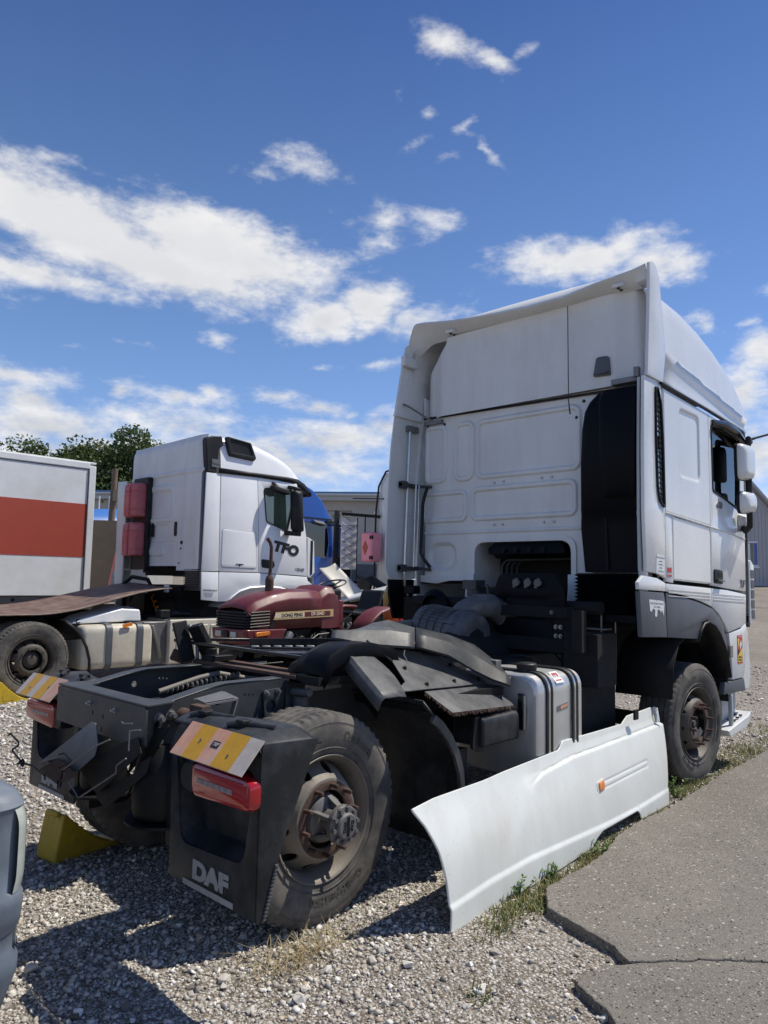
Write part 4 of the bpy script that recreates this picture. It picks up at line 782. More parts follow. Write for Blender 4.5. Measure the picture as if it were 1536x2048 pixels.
b = MB(); ny, nz = len(ys_), len(zs_); b.V = [Vector((wallx(y, z), -y, z)) for z in zs_ for y in ys_]
b.F = [(j * ny + i, j * ny + i + 1, (j + 1) * ny + i + 1, (j + 1) * ny + i) for j in range(nz - 1) for i in range(ny - 1) if not (OPN[0] < (ys_[i] + ys_[i + 1]) / 2 < OPN[2] and (zs_[j] + zs_[j + 1]) / 2 < OPN[3])]
cw = b.build('cab_rear_wall', 'white_dusty', D, smooth=60)
b = MB()
for s in (-1, 1):
    q = [(s * .502, 1.9), (s * .502, 2.014), (s * .39, 2.014)]; arc = [(s * (.39 + .112 * math.sin(t)), 1.90 + .112 * math.cos(t)) for t in np.linspace(0, 1.5708, 8)]
    b.prism([(s * .502, 2.014)] + arc, -.002, .006, YZ(XW))
ar = rr([(-.50, 1.60), (-.50, 2.012), (.50, 2.012), (.50, 1.60)], [0, .11, .11, 0]); ao = rr([(-.545, 1.60), (-.545, 2.05), (.545, 2.05), (.545, 1.60)], [0, .13, .13, 0])
b.loft([[(XW - .001, -a, z) for a, z in ao], [(XW - .018, -a, z) for a, z in ao], [(XW - .018, -a, z) for a, z in ar], [(XW + .42, -a, z) for a, z in ar]], closed=False); b.build('tunnel_surround', 'white_dusty', cw, smooth=45)
for s in (-1, 1):                                                  # legs of the wall reaching down to the mounts
    b = MB(); x0 = s * .53; b.plate(rr([(x0 - .045, 1.72), (x0 + .045, 1.72), (x0 + .045, 1.56), (x0 + .03, 1.46), (x0 - .02, 1.42), (x0 - .055, 1.50), (x0 - .045, 1.60)], [0, 0, .02, .02, .02, .02, .02]), [circ(x0, 1.475, .014, 12)], .03, .004, YZ(XW - .035)); b.build('mount_leg', 'white_dusty', cw)
b = MB(); b.plate(rr([(-1.16, 1.70), (-.575, 1.70), (-.575, 1.655), (-.80, 1.65), (-.95, 1.62), (-1.16, 1.635)], [0, 0, .01, .03, .03, .01]), t=.02, bev=.004, m=YZ(XW - .008)); b.plate(rect(.575, 1.66, .66, 1.72), t=.02, bev=.003, m=YZ(XW - .008)); b.build('lower_lip', 'white_dusty', cw)
for y, z in [(.885, 3.19), (1.10, 3.20), (-.62, 3.19)]: b = MB(); b.cyl((XW - .006, y, z), (XW + .002, y, z), .014, n=14); b.build('grommet', 'black_plastic', cw)
for y, z in [(.29, 2.56), (.19, 2.565), (-.21, 2.565), (-.31, 2.565), (.29, 2.17), (.20, 2.17), (-.23, 2.175), (-.33, 2.175)]: b = MB(); b.cyl((XW - .010, y, z), (XW + .002, y, z), .011, n=12); b.build('rivet', 'steel', cw)
b = MB(); b.bar((XW - .012, 1.14, 3.275), (XW - .012, -.90, 3.238), .02, .016, (1, 0, 0)); b.build('seam_strip', 'black_plastic', cw)
# upper moulded wall and roof spoiler
def uoff(yl, z):
    t = .05 * (1 - sstep(.76, .92, abs(yl + .1) + .0)) if yl < .4 else .05 * (1 - sstep(.9, 1.03, yl))
    return XW - .01 - t * 1.0
def ring_up(z, w0, w1): return None
b = MB(); zz = np.linspace(3.27, 4.07, 30)
def upf(u, v):
    z = 3.262 + v * .775; wl = 1.17 - .26 * sstep(.55, 1.0, v) ** 1.3; wrt = 1.20 - .05 * v; yl = -wl + u * (wl + wrt); x = uoff(yl, z)
    x += .12 * sstep(.93, 1.0, 1 - u) ** 2 + .10 * sstep(.96, 1.0, u) ** 2 - .012 * sstep(.9, 1, v)
    return (x, -yl, z)
b.grid(upf, 90, 24); b.build('roof_rear_wall', 'white_dusty', D, smooth=50)
# spoiler: top sheet sweeping back beyond the wall; concave trailing edge seen from above
edge = [(-1.02, 2.70), (-.95, 2.72), (-.62, 2.84), (-.27, 2.92), (.1, 2.97), (.5, 2.985), (1.0, 2.90), (1.245, 2.84)]
ex_ = interp(edge)
def roof_z(x, y):
    prof = interp([(2.6, 4.15), (3.0, 4.15), (3.4, 4.155), (3.8, 4.14), (4.2, 4.085), (4.6, 3.985), (4.9, 3.86), (5.15, 3.70), (5.35, 3.50), (5.5, 3.32)])
    return prof(x)
def roof_ring(x, inset=0., top=None):
    zt = (roof_z(x, 0) if top is None else top) - inset; zc = 3.55 - .105 * (x - 3.2); zc = min(zc, zt - .02); w_ = YS - inset
    sh = min(.30, (zt - zc) * .5); P = [(-w_, zc)]
    r = rr([(-w_, zc), (-w_ + .05, zt - .02), (w_ - .05, zt - .02), (w_, zc)], [0, sh, sh, 0], 8)
    return [(x, -a, z + .03 * (1 - (a / w_) ** 2)) for a, z in r]
b = MB(); xs_ = [3.0, 3.1, 3.2, 3.4, 3.6, 3.8, 4.0, 4.2, 4.4, 4.6, 4.75, 4.9, 5.02, 5.12, 5.22, 5.30]
rs = [roof_ring(x) for x in xs_]; b.loft(rs, closed=False); b.build('roof', 'white', D, smooth=40)
zed = interp([(-1.245, 4.19), (-1.018, 4.132), (-.552, 4.071), (-.169, 4.075), (.243, 4.102), (.668, 4.145), (1.0, 4.20), (1.10, 4.21), (1.147, 4.205), (1.20, 4.16), (1.235, 4.09), (1.245, 4.0)])
b = MB(); rws = []
for y in np.concatenate([np.linspace(-1.225, 1.1, 44), [1.147, 1.19, 1.225, 1.24]]):
    xe = 2.885 + .07 * sstep(.9, 1.2, -y) + .05 * sstep(1.1, 1.24, y); ze = zed(y); rt = min(4.15 + .02 * (1 - (y / 1.2) ** 2), 4.15 - .16 * sstep(1.0, 1.24, abs(y)) ** 2 + .02); wt = 4.03 - .10 * sstep(1.0, 1.24, y)
    rws.append([(3.07, y, wt), (2.99, y, wt + (ze - wt) * .35 - .014), (xe + .02, y, ze - .030), (xe, y, ze - .016), (xe + .006, y, ze + .002), (3.0, y, max(rt + .008, (ze + rt) / 2)), (3.16, y, rt + .004)])
b.loft(rws, closed=False); b.build('roof_spoiler', 'white_dusty', D, smooth=50)
# spoiler side cheeks running down to the side panels, with the crease below
for s in (-1, 1):
    b = MB(); y = s * (YS - .0)
    if s < 0: P = [(2.885, 3.262), (2.90, 3.31), (2.945, 3.8), (2.96, 4.045), (2.965, 4.19), (3.02, 4.215), (3.09, 4.20), (3.15, 4.10), (3.19, 3.9), (3.26, 3.55), (3.19, 3.262)]
    else: P = [(2.745, 3.262), (2.80, 3.55), (2.86, 3.85), (2.90, 4.0), (2.95, 4.05), (3.1, 4.06), (3.2, 4.0), (3.26, 3.55), (3.19, 3.262)]
    b.plate(P, t=.03, bev=.008, m=XZ(y + s * (.0 if s < 0 else .004))); b.build('spoiler_cheek', 'white', D, smooth=40)
for s in (-1, 1):
    b = MB(); zs0 = lambda x: 3.548 - .105 * (x - 3.2); zb = lambda x: 3.262 - .032 * (x - 3.19)
    ring = []
    for x in (3.17, 3.5, 4.0, 4.5, 4.9, 5.15, 5.30): ring.append([(x, s * (YS + .004), zs0(x)), (x, s * (YS - .022), zs0(x) - .05), (x, s * (YS - .028), zb(x) + .05), (x, s * (YS - .012), zb(x))])
    b.loft(ring, closed=False); b.build('roof_side_panel', 'white', D, smooth=50, solid=.012)
b = MB(); b.tube([(3.17, -YS - .002, 3.256), (4.2, -YS - .002, 3.225), (5.2, -YS + .01, 3.19), (5.34, -YS + .05, 3.188)], .014, 8); b.plate([(5.22, 3.16), (5.36, 3.16), (5.34, 3.40), (5.30, 3.40)], t=.05, bev=.01, m=XZ(-YS + .06)); b.build('drip_seal', 'black_plastic', D)
for y, z, n_ in ((-1.00, 4.055, 2), (.72, 4.06, 2)):
    b = MB(); b.box(2.93, y - .05, z - .012, 3.05, y + .05, z + .02); mk_ = b.build('spoiler_bracket', 'white_dusty', D, bevel=.008)
    for q in (2.96, 3.01): e = MB(); e.cyl((q, y, z - .02), (q, y, z - .01), .014, n=14); e.build('bracket_hole', 'black_plastic', mk_)
b = MB(); b.box(2.80, 1.17, 3.78, 3.0, 1.225, 3.88); b.build('side_reinforcement', 'white_dusty', D, bevel=.012)
# antenna, black bracket plate, top hinge
b = MB(); b.tube([(2.96, -.56, 3.065), (2.965, -.552, 3.10), (2.975, -.537, 3.2), (2.99, -.525, 4.02)], [.006, .006, .0042, .0036], 8); b.lathe([(.0, -.004), (.02, -.004), (.02, .004), (0, .008)], AX((XW - .014, -.565, 3.055), (-1, 0, 0)), 16); b.build('antenna', 'black_plastic', D)
b = MB(); b.plate(rr([(.745, 3.36), (.90, 3.35), (.885, 3.515), (.775, 3.52)], [.015, .015, .03, .03]), t=.02, bev=.004, m=YZ(XW - .075)); b.box(XW - .11, -.885, 3.37, XW - .08, -.765, 3.385); b.build('lamp_mount_plate', 'trim_grey', D)
b = MB(); b.box(2.95, -1.16, 3.245, 3.05, -.93, 3.29); b.box(2.88, -1.19, 3.26, 2.93, -1.15, 3.34); b.build('fairing_hinge', 'worn_steel', D, bevel=.004)
# air intake on the right rear corner
def intr(z, x0, yl0, yr0, r=.06): return [(x0 if False else x, -a, z) for a, x in rr([(yl0, XW - .01), (yr0, XW - .01), (yr0, x0), (yl0, x0)], [0, 0, r, r], 5)]
b = MB(); b.loft([intr(z, x0, a, c, r) for z, x0, a, c, r in ((1.74, 2.97, .67, 1.16, .04), (2.10, 2.96, .64, 1.17, .04), (2.20, 2.95, .645, 1.17, .05), (2.24, 2.92, .655, 1.18, .06), (2.6, 2.90, .665, 1.18, .06), (2.9, 2.90, .68, 1.18, .06), (3.05, 2.91, .70, 1.18, .06), (3.13, 2.92, .74, 1.18, .06), (3.19, 2.94, .80, 1.18, .05), (3.215, 2.96, .88, 1.18, .04))], cap=True); it = b.build('air_intake', 'intake_black', D, smooth=45)
b = MB(); b.loft([intr(z, x0, a, c, .06) for z, x0, a, c in ((2.36, 2.88, .90, 1.17), (2.33, 2.86, .90, 1.17), (2.38, 2.83, .89, 1.175), (2.7, 2.81, .875, 1.178), (3.1, 2.83, .86, 1.178), (3.19, 2.87, .87, 1.178))], cap=True); b.build('intake_bulge', 'intake_black', it, smooth=45)
b = MB(); b.plate(rr([(.875, 1.76), (.895, 1.76), (.88, 2.17), (.865, 2.17)], .006), t=.012, m=YZ(2.955)); b.box(2.94, -.95, 2.245, 2.96, -.70, 2.262); b.build('intake_groove', 'interior_dark', it)
b = MB(); rg = []
for i in range(23):
    z = 1.73 - i * .0145; o = .012 if i % 2 else -.012; rg.append([(x, -a, z) for a, x in rr([(.675 - o, 3.03), (1.15 + o, 3.03), (1.15 + o, 2.80 - o), (.675 - o, 2.80 - o)], .05, 4)])
b.loft(rg, cap=True); b.box(2.78, -1.19, 1.36, 3.05, -.64, 1.415); b.build('intake_bellows', 'intake_black', D, smooth=30)
b = MB(); b.cyl((2.92, -1.19, 1.60), (2.92, -1.19, 2.17), .035, n=16); b.lathe([(.035, 0), (.042, .01), (.042, .04), (.03, .06)], Matrix.Translation((2.92, -1.19, 2.17)), 16); b.build('washer_pipe', 'white_dusty', D)

# right side: fairing with grille, lockers, door
def side_panel(name, poly, holes=(), y=-YS, t=.03, bev=.007, mt='white', parent=D):
    b = MB(); b.plate(poly, list(holes), t, bev, XZ(y + t / 2)); return b.build(name, mt, parent, smooth=40)
vent = rr([(3.055, 3.20), (3.10, 3.215), (3.165, 3.08), (3.19, 2.8), (3.205, 2.27), (3.19, 2.255), (3.10, 2.30), (3.065, 2.42), (3.05, 2.8)], [.02, .03, .05, .02, .01, .01, .05, .05, .02])
sf = side_panel('side_fairing', [(2.862, 1.745), (2.835, 2.2), (2.842, 2.7), (2.868, 3.255), (3.10, 3.262), (3.19, 3.235), (3.218, 2.24), (3.212, 1.70), (3.05, 1.735)], [vent])
b = MB(); vf = [(x, z) for x, z in vent]; cx_ = sum(p[0] for p in vf) / len(vf); b.plate([(x + .004, z) for x, z in vf], [[(cx_ + (x - cx_) * .80, 2.73 + (z - 2.73) * .965) for x, z in vf]], .02, .002, XZ(-YS - .004)); b.build('grille_frame', 'black_plastic', sf)
for i in range(22):
    z = 2.33 + i * .041; b = MB(); x0 = float(np.interp(z, [2.3, 2.45, 2.8, 3.2], [3.10, 3.068, 3.057, 3.07])); x1 = float(np.interp(z, [2.3, 2.8, 3.08, 3.2], [3.198, 3.185, 3.155, 3.10])); b.bar((x0, -YS + .012, z + .010), (x1, -YS + .012, z - .012), .004, .022, (0, 1, .4)); b.build('grille_slat', 'black_plastic', sf)
b = MB(); b.plate([(3.04, 2.25), (3.21, 2.25), (3.21, 3.22), (3.04, 3.22)], t=.01, m=XZ(-YS + .06)); b.build('grille_back', 'interior_dark', sf)
b = MB(); b.plate([(2.84, 1.75), (2.835, 2.2), (2.845, 2.7), (2.87, 3.25), (2.95, 3.25), (2.93, 1.75)], t=.02, m=XZ(-YS + .05)); b.build('fairing_inner', 'cab_grey', sf)
side_panel('corner_strip', [(3.222, 1.675), (3.224, 2.22), (3.355, 2.205), (3.362, 1.665)])
def sidepan_grid(name, x0, x1, z0f, z1f, emb, parent=D):
    b = MB()
    def f(u, v):
        x = x0 + u * (x1 - x0); z = z0f(x) + v * (z1f(x) - z0f(x)); d = .0
        for (a, c0, e, f0, r) in emb: d += .014 * rbox(x, z, a, c0, e, f0, r, .03)
        ed = min(u * (x1 - x0), (1 - u) * (x1 - x0), v * (z1f(x) - z0f(x)), (1 - v) * (z1f(x) - z0f(x))); d += .012 * (1 - sstep(0, .010, ed))
        return (x, -YS + d, z)
    b.grid(f, 110, 110); return b.build(name, 'white', parent, smooth=60)
sidepan_grid('upper_side_panel', 3.224, 4.218, lambda x: 2.222 - .048 * (x - 3.22), lambda x: 3.232 - .035 * (x - 3.22), [(3.53, 2.535, 4.0, 3.135, .07)])
sidepan_grid('locker_door', 3.366, 4.205, lambda x: 1.688 - .030 * (x - 3.36), lambda x: 2.205 - .048 * (x - 3.36), [])
win = rr([(4.275, 3.115), (5.06, 3.085), (5.01, 2.385), (4.285, 2.50)], [.05, .03, .02, .05])
zd = lambda x: 3.19 - .035 * (x - 4.22)
dr = side_panel('door', [(4.228, 3.19), (5.17, 3.155), (5.16, 2.3), (5.14, 1.6), (4.62, 1.625), (4.216, 1.652)], [win])
b = MB(); b.plate(win, [[(4.66 + (x - 4.66) * .955, 2.77 + (z - 2.77) * .955) for x, z in win]], .02, .003, XZ(-YS + .004)); b.build('window_seal', 'black_plastic', dr)
b = MB(); b.plate([(4.66 + (x - 4.66) * .98, 2.77 + (z - 2.77) * .98) for x, z in win], t=.004, m=XZ(-YS + .018)); b.build('window_glass', 'glass', dr)
b = MB(); b.tube([(4.30, -YS - .006, 3.128), (4.5, -YS - .04, 3.135), (4.8, -YS - .045, 3.115), (5.05, -YS - .03, 3.06), (5.12, -YS, 3.0)], [.03, .042, .045, .04, .02], 10); b.build('wind_deflector', 'black_gloss', dr)
b = MB(); b.plate(rr([(4.262, 1.80), (4.475, 1.788), (4.475, 1.665), (4.262, 1.672)], .03), t=.016, bev=.004, m=XZ(-YS - .004)); dh = b.build('door_handle', 'black_plastic', dr)
b = MB(); b.plate(rr([(4.345, 1.775), (4.46, 1.768), (4.46, 1.73), (4.345, 1.735)], .01), t=.006, m=XZ(-YS - .012)); b.build('handle_recess', 'interior_dark', dr)
b = MB(); b.bar((4.285, -YS - .022, 1.702), (4.45, -YS - .022, 1.694), .014, .03, (0, 1, 0)); b.build('handle_grip', 'black_gloss', dr, bevel=.004)
b = MB(); b.text('480', .085, frame((4.44, -YS - .004, 2.385), (1, 0, -.03), (0, 0, 1)), .003, .002, shear=.25, sx=1.15); b.build('power_lettering', 'mark_grey', dr, smooth=0)
b = MB(); b.text('XF', .10, frame((5.03, -YS - .004, 1.672), (1, 0, -.05), (0, 0, 1)), .003, .003, shear=.25, sx=1.1); b.build('model_lettering', 'mark_grey', dr, smooth=0)
b = MB(); b.tube([(3.224, -YS - .001, 2.22), (3.36, -YS - .004, 2.212), (4.21, -YS - .004, 2.168), (4.6, -YS - .004, 2.15), (5.15, -YS - .003, 2.11)], .007, 6); b.build('waist_line', 'white', D)
# sill mouldings, lower grey panels, wheel arch, bumper corner
for nm, P, mt_ in (('sill_corner', [(2.722, 1.612), (2.715, 1.665), (2.80, 1.715), (3.05, 1.70), (3.205, 1.665), (3.205, 1.598)], 'white'), ('sill_panel', [(3.215, 1.66), (4.205, 1.628), (4.205, 1.468), (3.95, 1.515), (3.6, 1.565), (3.215, 1.598)], 'white'), ('door_lower_panel', [(4.215, 1.628), (4.62, 1.612), (5.14, 1.572), (5.12, 1.30), (4.97, 1.262), (4.62, 1.225), (4.52, 1.31), (4.38, 1.40), (4.215, 1.466)], 'white')): side_panel(nm, P, mt=mt_)
for x0, x1, z in ((3.25, 4.17, 1.615), (4.24, 5.10, 1.58)):
    for k_ in range(3): b = MB(); b.bar((x0, -YS - .002, z - k_ * .026), (x1, -YS - .002, z - .03 - k_ * .026), .005, .006, (0, 1, 0)); b.build('sill_rib', 'white', D)
sg = side_panel('side_skirt_corner', [(2.735, 1.60), (2.77, 1.262), (3.222, 1.242), (3.205, 1.50), (3.17, 1.588)], mt='trim_grey', t=.04)
arch = [(3.86, 1.20), (3.90, 1.275), (3.98, 1.335), (4.10, 1.35), (4.24, 1.315), (4.36, 1.24), (4.47, 1.13), (4.56, .99), (4.62, .84)]
archo = [(4.665, .84), (4.63, 1.0), (4.56, 1.16), (4.50, 1.27), (4.40, 1.37), (4.22, 1.45), (3.95, 1.50), (3.60, 1.55), (3.215, 1.585)]
fg = side_panel('front_wheel_arch', [(3.215, 1.585), (3.235, 1.24), (3.86, 1.20)] + arch[1:] + archo[:-1], mt='trim_grey', t=.04)
b = MB(); b.loft([[(x, -YS - .012, z), (x - .006, -YS - .02, z - .014), (x - .02, -YS + .03, z - .03), (x - .02, -YS + .2, z - .03)] for x, z in arch], closed=False); b.build('arch_lip', 'black_plastic', D, solid=.01, smooth=50)
b = MB(); b.loft([[(x, -YS + .02, z), (x, -.75, z)] for x, z in [(3.35, .75), (3.38, 1.0), (3.5, 1.17), (3.7, 1.24)] + arch[1:] + [(4.63, .6)]], closed=False); b.build('front_arch_liner', 'interior_dark', D, solid=.008)
b = MB(); b.box(4.585, -YS - .024, 1.00, 4.66, -YS - .004, 1.11); b.build('arch_clip', 'hose_tan', D, bevel=.006)
for nm, P, mt_ in (('bumper_corner', [(4.635, 1.215), (4.97, 1.245), (5.10, 1.30), (5.18, 1.20), (5.02, .79), (4.70, .79), (4.69, .95)], 'white'), ('bumper_lower', [(4.50, .78), (5.02, .78), (5.06, .66), (4.46, .68)], 'trim_grey')): side_panel(nm, P, mt=mt_, t=.05)
b = MB(); b.loft([[(x, y, z) for x, z in ((5.05, 1.25), (5.22, 1.13), (5.26, .80), (5.20, .66), (5.0, .66), (5.0, 1.25))] for y in (-YS + .01, -YS + .06)] + [[(x + .12, y, z) for x, z in ((5.05, 1.25), (5.22, 1.13), (5.26, .80), (5.20, .66), (5.0, .66), (5.0, 1.25))] for y in (-1.0, 1.0)], cap=True); b.build('front_bumper', 'white', D, bevel=.015)
b = MB(); b.plate(rr([(4.44, .73), (5.14, .62), (5.16, .48), (5.02, .40), (4.56, .335), (4.46, .38)], .03), t=.05, bev=.01, m=XZ(-YS + .18)); b.loft([[(x, y, z) for x, z in ((4.50, .36), (5.06, .43), (5.13, .46), (5.10, .38), (4.98, .33), (4.55, .30))] for y in (-YS - .02, -YS + .2)], cap=True); bs_ = b.build('entry_step', 'white', D, bevel=.008)
b = MB(); b.box(4.66, -YS + .0, .36, 4.70, -YS + .035, .66); b.build('step_post', 'cab_grey', bs_, bevel=.01)
b = MB(); b.box(4.74, -1.13, .37, 5.13, -1.08, .68); b.build('step_back', 'cab_grey', bs_, bevel=.015); b = MB(); b.box(4.46, -1.12, .38, 4.66, -1.0, .70); b.build('step_side', 'black_plastic', bs_)
for i in range(3):
    for j in range(3): b = MB(); b.cyl((4.80 + i * .09 + j * .01, -YS + .03 + j * .05, .405 + i * .012), (4.80 + i * .09 + j * .01, -YS + .03 + j * .05, .418 + i * .012), .016, n=10); b.build('step_hole', 'black_plastic', bs_)
b = MB(); b.plate(rect(4.845, .925, 4.985, 1.19, .008), t=.002, m=XZ(-YS - .002)); sk = b.build('blind_spot_sticker', 'sticker_red', D)
b = MB(); b.plate([(4.853, .94), (4.977, .94), (4.977, 1.02), (4.86, .99), (4.853, 1.12), (4.90, 1.16), (4.93, 1.08), (4.977, 1.16), (4.977, 1.03), (4.90, 1.04), (4.853, 1.01)][:3] + [(4.977, 1.07), (4.853, .995)], t=.002, m=XZ(-YS - .0035)); b.plate([(4.853, 1.06), (4.90, 1.155), (4.87, 1.16), (4.853, 1.15)], t=.002, m=XZ(-YS - .0035)); b.build('sticker_yellow_field', 'sticker_yellow', sk)
b = MB(); b.plate([(4.90, 1.10), (4.95, 1.14), (4.965, 1.10), (4.92, 1.05)], t=.002, m=XZ(-YS - .004)); b.build('sticker_white_field', 'sticker_white', sk)
b = MB(); b.plate([(4.853, 1.002), (4.977, 1.078), (4.977, 1.15), (4.955, 1.095), (4.92, 1.045), (4.853, 1.055)], t=.002, m=XZ(-YS - .0033)); b.text('ANGLES', .028, frame((4.915, -YS - .005, .985), (1, 0, -.05), (0, 0, 1)), .0005); b.text('MORTS', .03, frame((4.915, -YS - .005, .957), (1, 0, -.05), (0, 0, 1)), .0005); b.build('sticker_print', 'mark_dark', sk, smooth=0)
b = MB(); b.text('ATTENTION', .020, frame((4.915, -YS - .0035, 1.176), (1, 0, -.05), (0, 0, 1)), .0005); b.build('sticker_heading', 'sticker_white', sk, smooth=0)
def paper(name, P, lines, hx, y, parent=D, mt_='sticker_white'):
    b = MB(); b.plate(P, t=.0015, m=XZ(y)); o = b.build(name, mt_, parent); q = MB()
    for (s_, sz, x, z) in lines: q.text(s_, sz, frame((x, y - .0012, z), (1, 0, -.04), (0, 0, 1)), .0003)
    q.build('sticker_print', 'mark_grey', o, smooth=0); return o
paper('owner_sticker', [(3.035, 1.885), (3.19, 1.872), (3.178, 1.722), (3.025, 1.738)], [('Nord Cargo Trans AS', .0165, 3.112, 1.858), ('vognmann', .0145, 3.112, 1.83), ('godstransport', .0145, 3.112, 1.805), ('egenvekt', .0145, 3.11, 1.78), ('tlf 9.145 225 kg', .0165, 3.108, 1.752)], 0, -YS - .002)
paper('small_plate', rect(3.235, 1.712, 3.325, 1.79), [], 0, -YS - .002, mt_='cab_grey')
b = MB(); b.box(3.242, -YS - .005, 1.752, 3.318, -YS - .0028, 1.784); b.box(3.242, -YS - .005, 1.718, 3.318, -YS - .0028, 1.728); b.build('small_plate_print', 'sticker_red', D)
paper('torn_sticker', [(2.89, 1.538), (3.02, 1.532), (3.03, 1.518), (3.04, 1.532), (3.155, 1.522), (3.17, 1.505), (3.155, 1.41), (3.135, 1.44), (3.12, 1.455), (3.10, 1.435), (3.08, 1.455), (3.04, 1.46), (3.03, 1.41), (3.005, 1.402), (2.99, 1.42), (3.0, 1.455), (2.96, 1.47), (2.93, 1.445), (2.905, 1.452)], [('Nord Dream Trans AS', .026, 3.03, 1.506), ('9.225 / 19.000 kg', .018, 3.03, 1.478)], 0, -YS - .0015)
# mirrors folded back against the door
mr_ = bpy.data.objects.new('wing_mirror', None); col.objects.link(mr_); mr_.parent = D
def mring(y, x0, x1, z0, z1, g, r): return [(x, y, z) for x, z in rr([(x0 + g, z0 + g), (x1 - g, z0 + g + .02), (x1 - g, z1 - g), (x0 + g, z1 - g - .02)], r, 6)]
for nm, x0, x1, z0, z1 in (('main_mirror', 4.66, 5.00, 2.645, 3.0), ('wide_mirror', 4.70, 5.02, 2.33, 2.55)):
    b = MB(); b.loft([mring(-1.335, x0, x1, z0, z1, .0, .06), mring(-1.36, x0, x1, z0, z1, -.004, .07), mring(-1.395, x0, x1, z0, z1, .01, .07), mring(-1.415, x0, x1, z0, z1, .04, .06), mring(-1.42, x0, x1, z0, z1, .08, .04)], cap=True); b.build(nm, 'white', mr_, smooth=45)
    b = MB(); b.loft([mring(-1.31, x0, x1, z0, z1, .03, .06), mring(-1.318, x0, x1, z0, z1, -.006, .07), mring(-1.345, x0, x1, z0, z1, -.006, .07)], cap=True); b.build('mirror_surround', 'black_plastic', mr_)
b = MB(); b.tube([(5.16, -1.24, 3.04), (5.1, -1.33, 3.06), (4.92, -1.37, 3.06), (4.90, -1.37, 2.98), (4.90, -1.37, 2.3), (4.93, -1.36, 2.22), (5.0, -1.30, 2.18), (5.14, -1.24, 2.22)], .028, 10); b.build('mirror_arm', 'black_plastic', mr_)
b = MB(); b.loft([mring(-1.25, 4.95, 5.2, 2.22, 2.37, 0, .04), mring(-1.31, 4.97, 5.18, 2.23, 2.36, .02, .03)], cap=True); b.build('mirror_base', 'white', mr_)
# front of the cab, left side, floor
b = MB(); prof = [(5.17, 2.3), (5.52, 2.3), (5.56, 1.85), (5.56, 1.25), (5.17, 1.25)]
b.loft([[(min(x, 5.30) if abs(y) > 1.2 else x, y, z) for x, z in prof] for y in (-YS + .02, -1.12, 1.12, YS - .02)], cap=False); b.build('cab_front', 'white', D, smooth=30)
b = MB(); b.loft([[(x, y, z) for x, z in ((5.38, 3.18), (5.42, 2.9), (5.52, 2.3))] for y in (-1.12, 1.12)], closed=False); b.build('windscreen', 'glass', D)
for s_ in (-1, 1): b = MB(); b.loft([[(5.17, s_ * (YS - .02), 3.19), (5.40, s_ * 1.12, 3.18)], [(5.17, s_ * (YS - .02), 2.3), (5.52, s_ * 1.12, 2.3)]], closed=False); b.build('windscreen_pillar', 'white', D, solid=.02)
b = MB(); b.box(5.1, -1.2, 3.14, 5.4, 1.2, 3.22); b.build('header_rail', 'interior_dark', D)
b = MB(); b.plate(rr([(5.35, 1.93), (5.47, 1.86), (5.47, 1.36), (5.33, 1.24)], .03), t=.02, bev=.004, m=XZ(-YS + .03)); gl_ = b.build('corner_deflector', 'white', D)
for i in range(5): e = MB(); z0 = 1.33 + i * .10; e.plate(rect(5.36, z0, 5.45, z0 + .085), t=.006, m=XZ(-YS + .017)); e.build('deflector_slot', 'trim_grey', gl_)
b = MB(); b.plate([(3.1, 1.30), (5.2, 1.30), (5.2, 3.2), (3.1, 3.25)], [rr([(4.275, 3.115), (5.06, 3.085), (5.01, 2.385), (4.285, 2.50)], .04)], .02, 0, XZ(YS - .01)); b.build('cab_left_side', 'white', D)
b = MB(); b.box(3.5, -1.2, 1.30, 5.35, 1.2, 1.36); b.box(3.13, -1.2, 1.62, 3.5, -.55, 1.70); b.box(3.13, .55, 1.62, 3.5, 1.2, 1.70); b.box(3.5, -.55, 1.36, 3.56, .55, 2.0); b.box(3.15, -1.19, 1.7, 3.2, -.55, 3.2); b.build('cab_floor', 'interior_dark', D)
b = MB(); b.box(4.3, -.6, 1.7, 4.75, -.15, 2.0); b.box(4.28, -.6, 1.95, 4.42, -.15, 2.6); b.box(4.28, -.5, 2.55, 4.36, -.25, 2.76); b.build('seat', 'seat_black', D, bevel=.05, seg=3)
b = MB(); b.box(4.95, -1.15, 1.9, 5.4, 1.15, 2.35); b.lathe([(.2, -.012), (.22, 0), (.2, .012), (.18, 0)], AX((4.85, -.65, 2.42), (-.6, 0, .8)), 30, closed=True); b.build('dashboard', 'interior_dark', D)
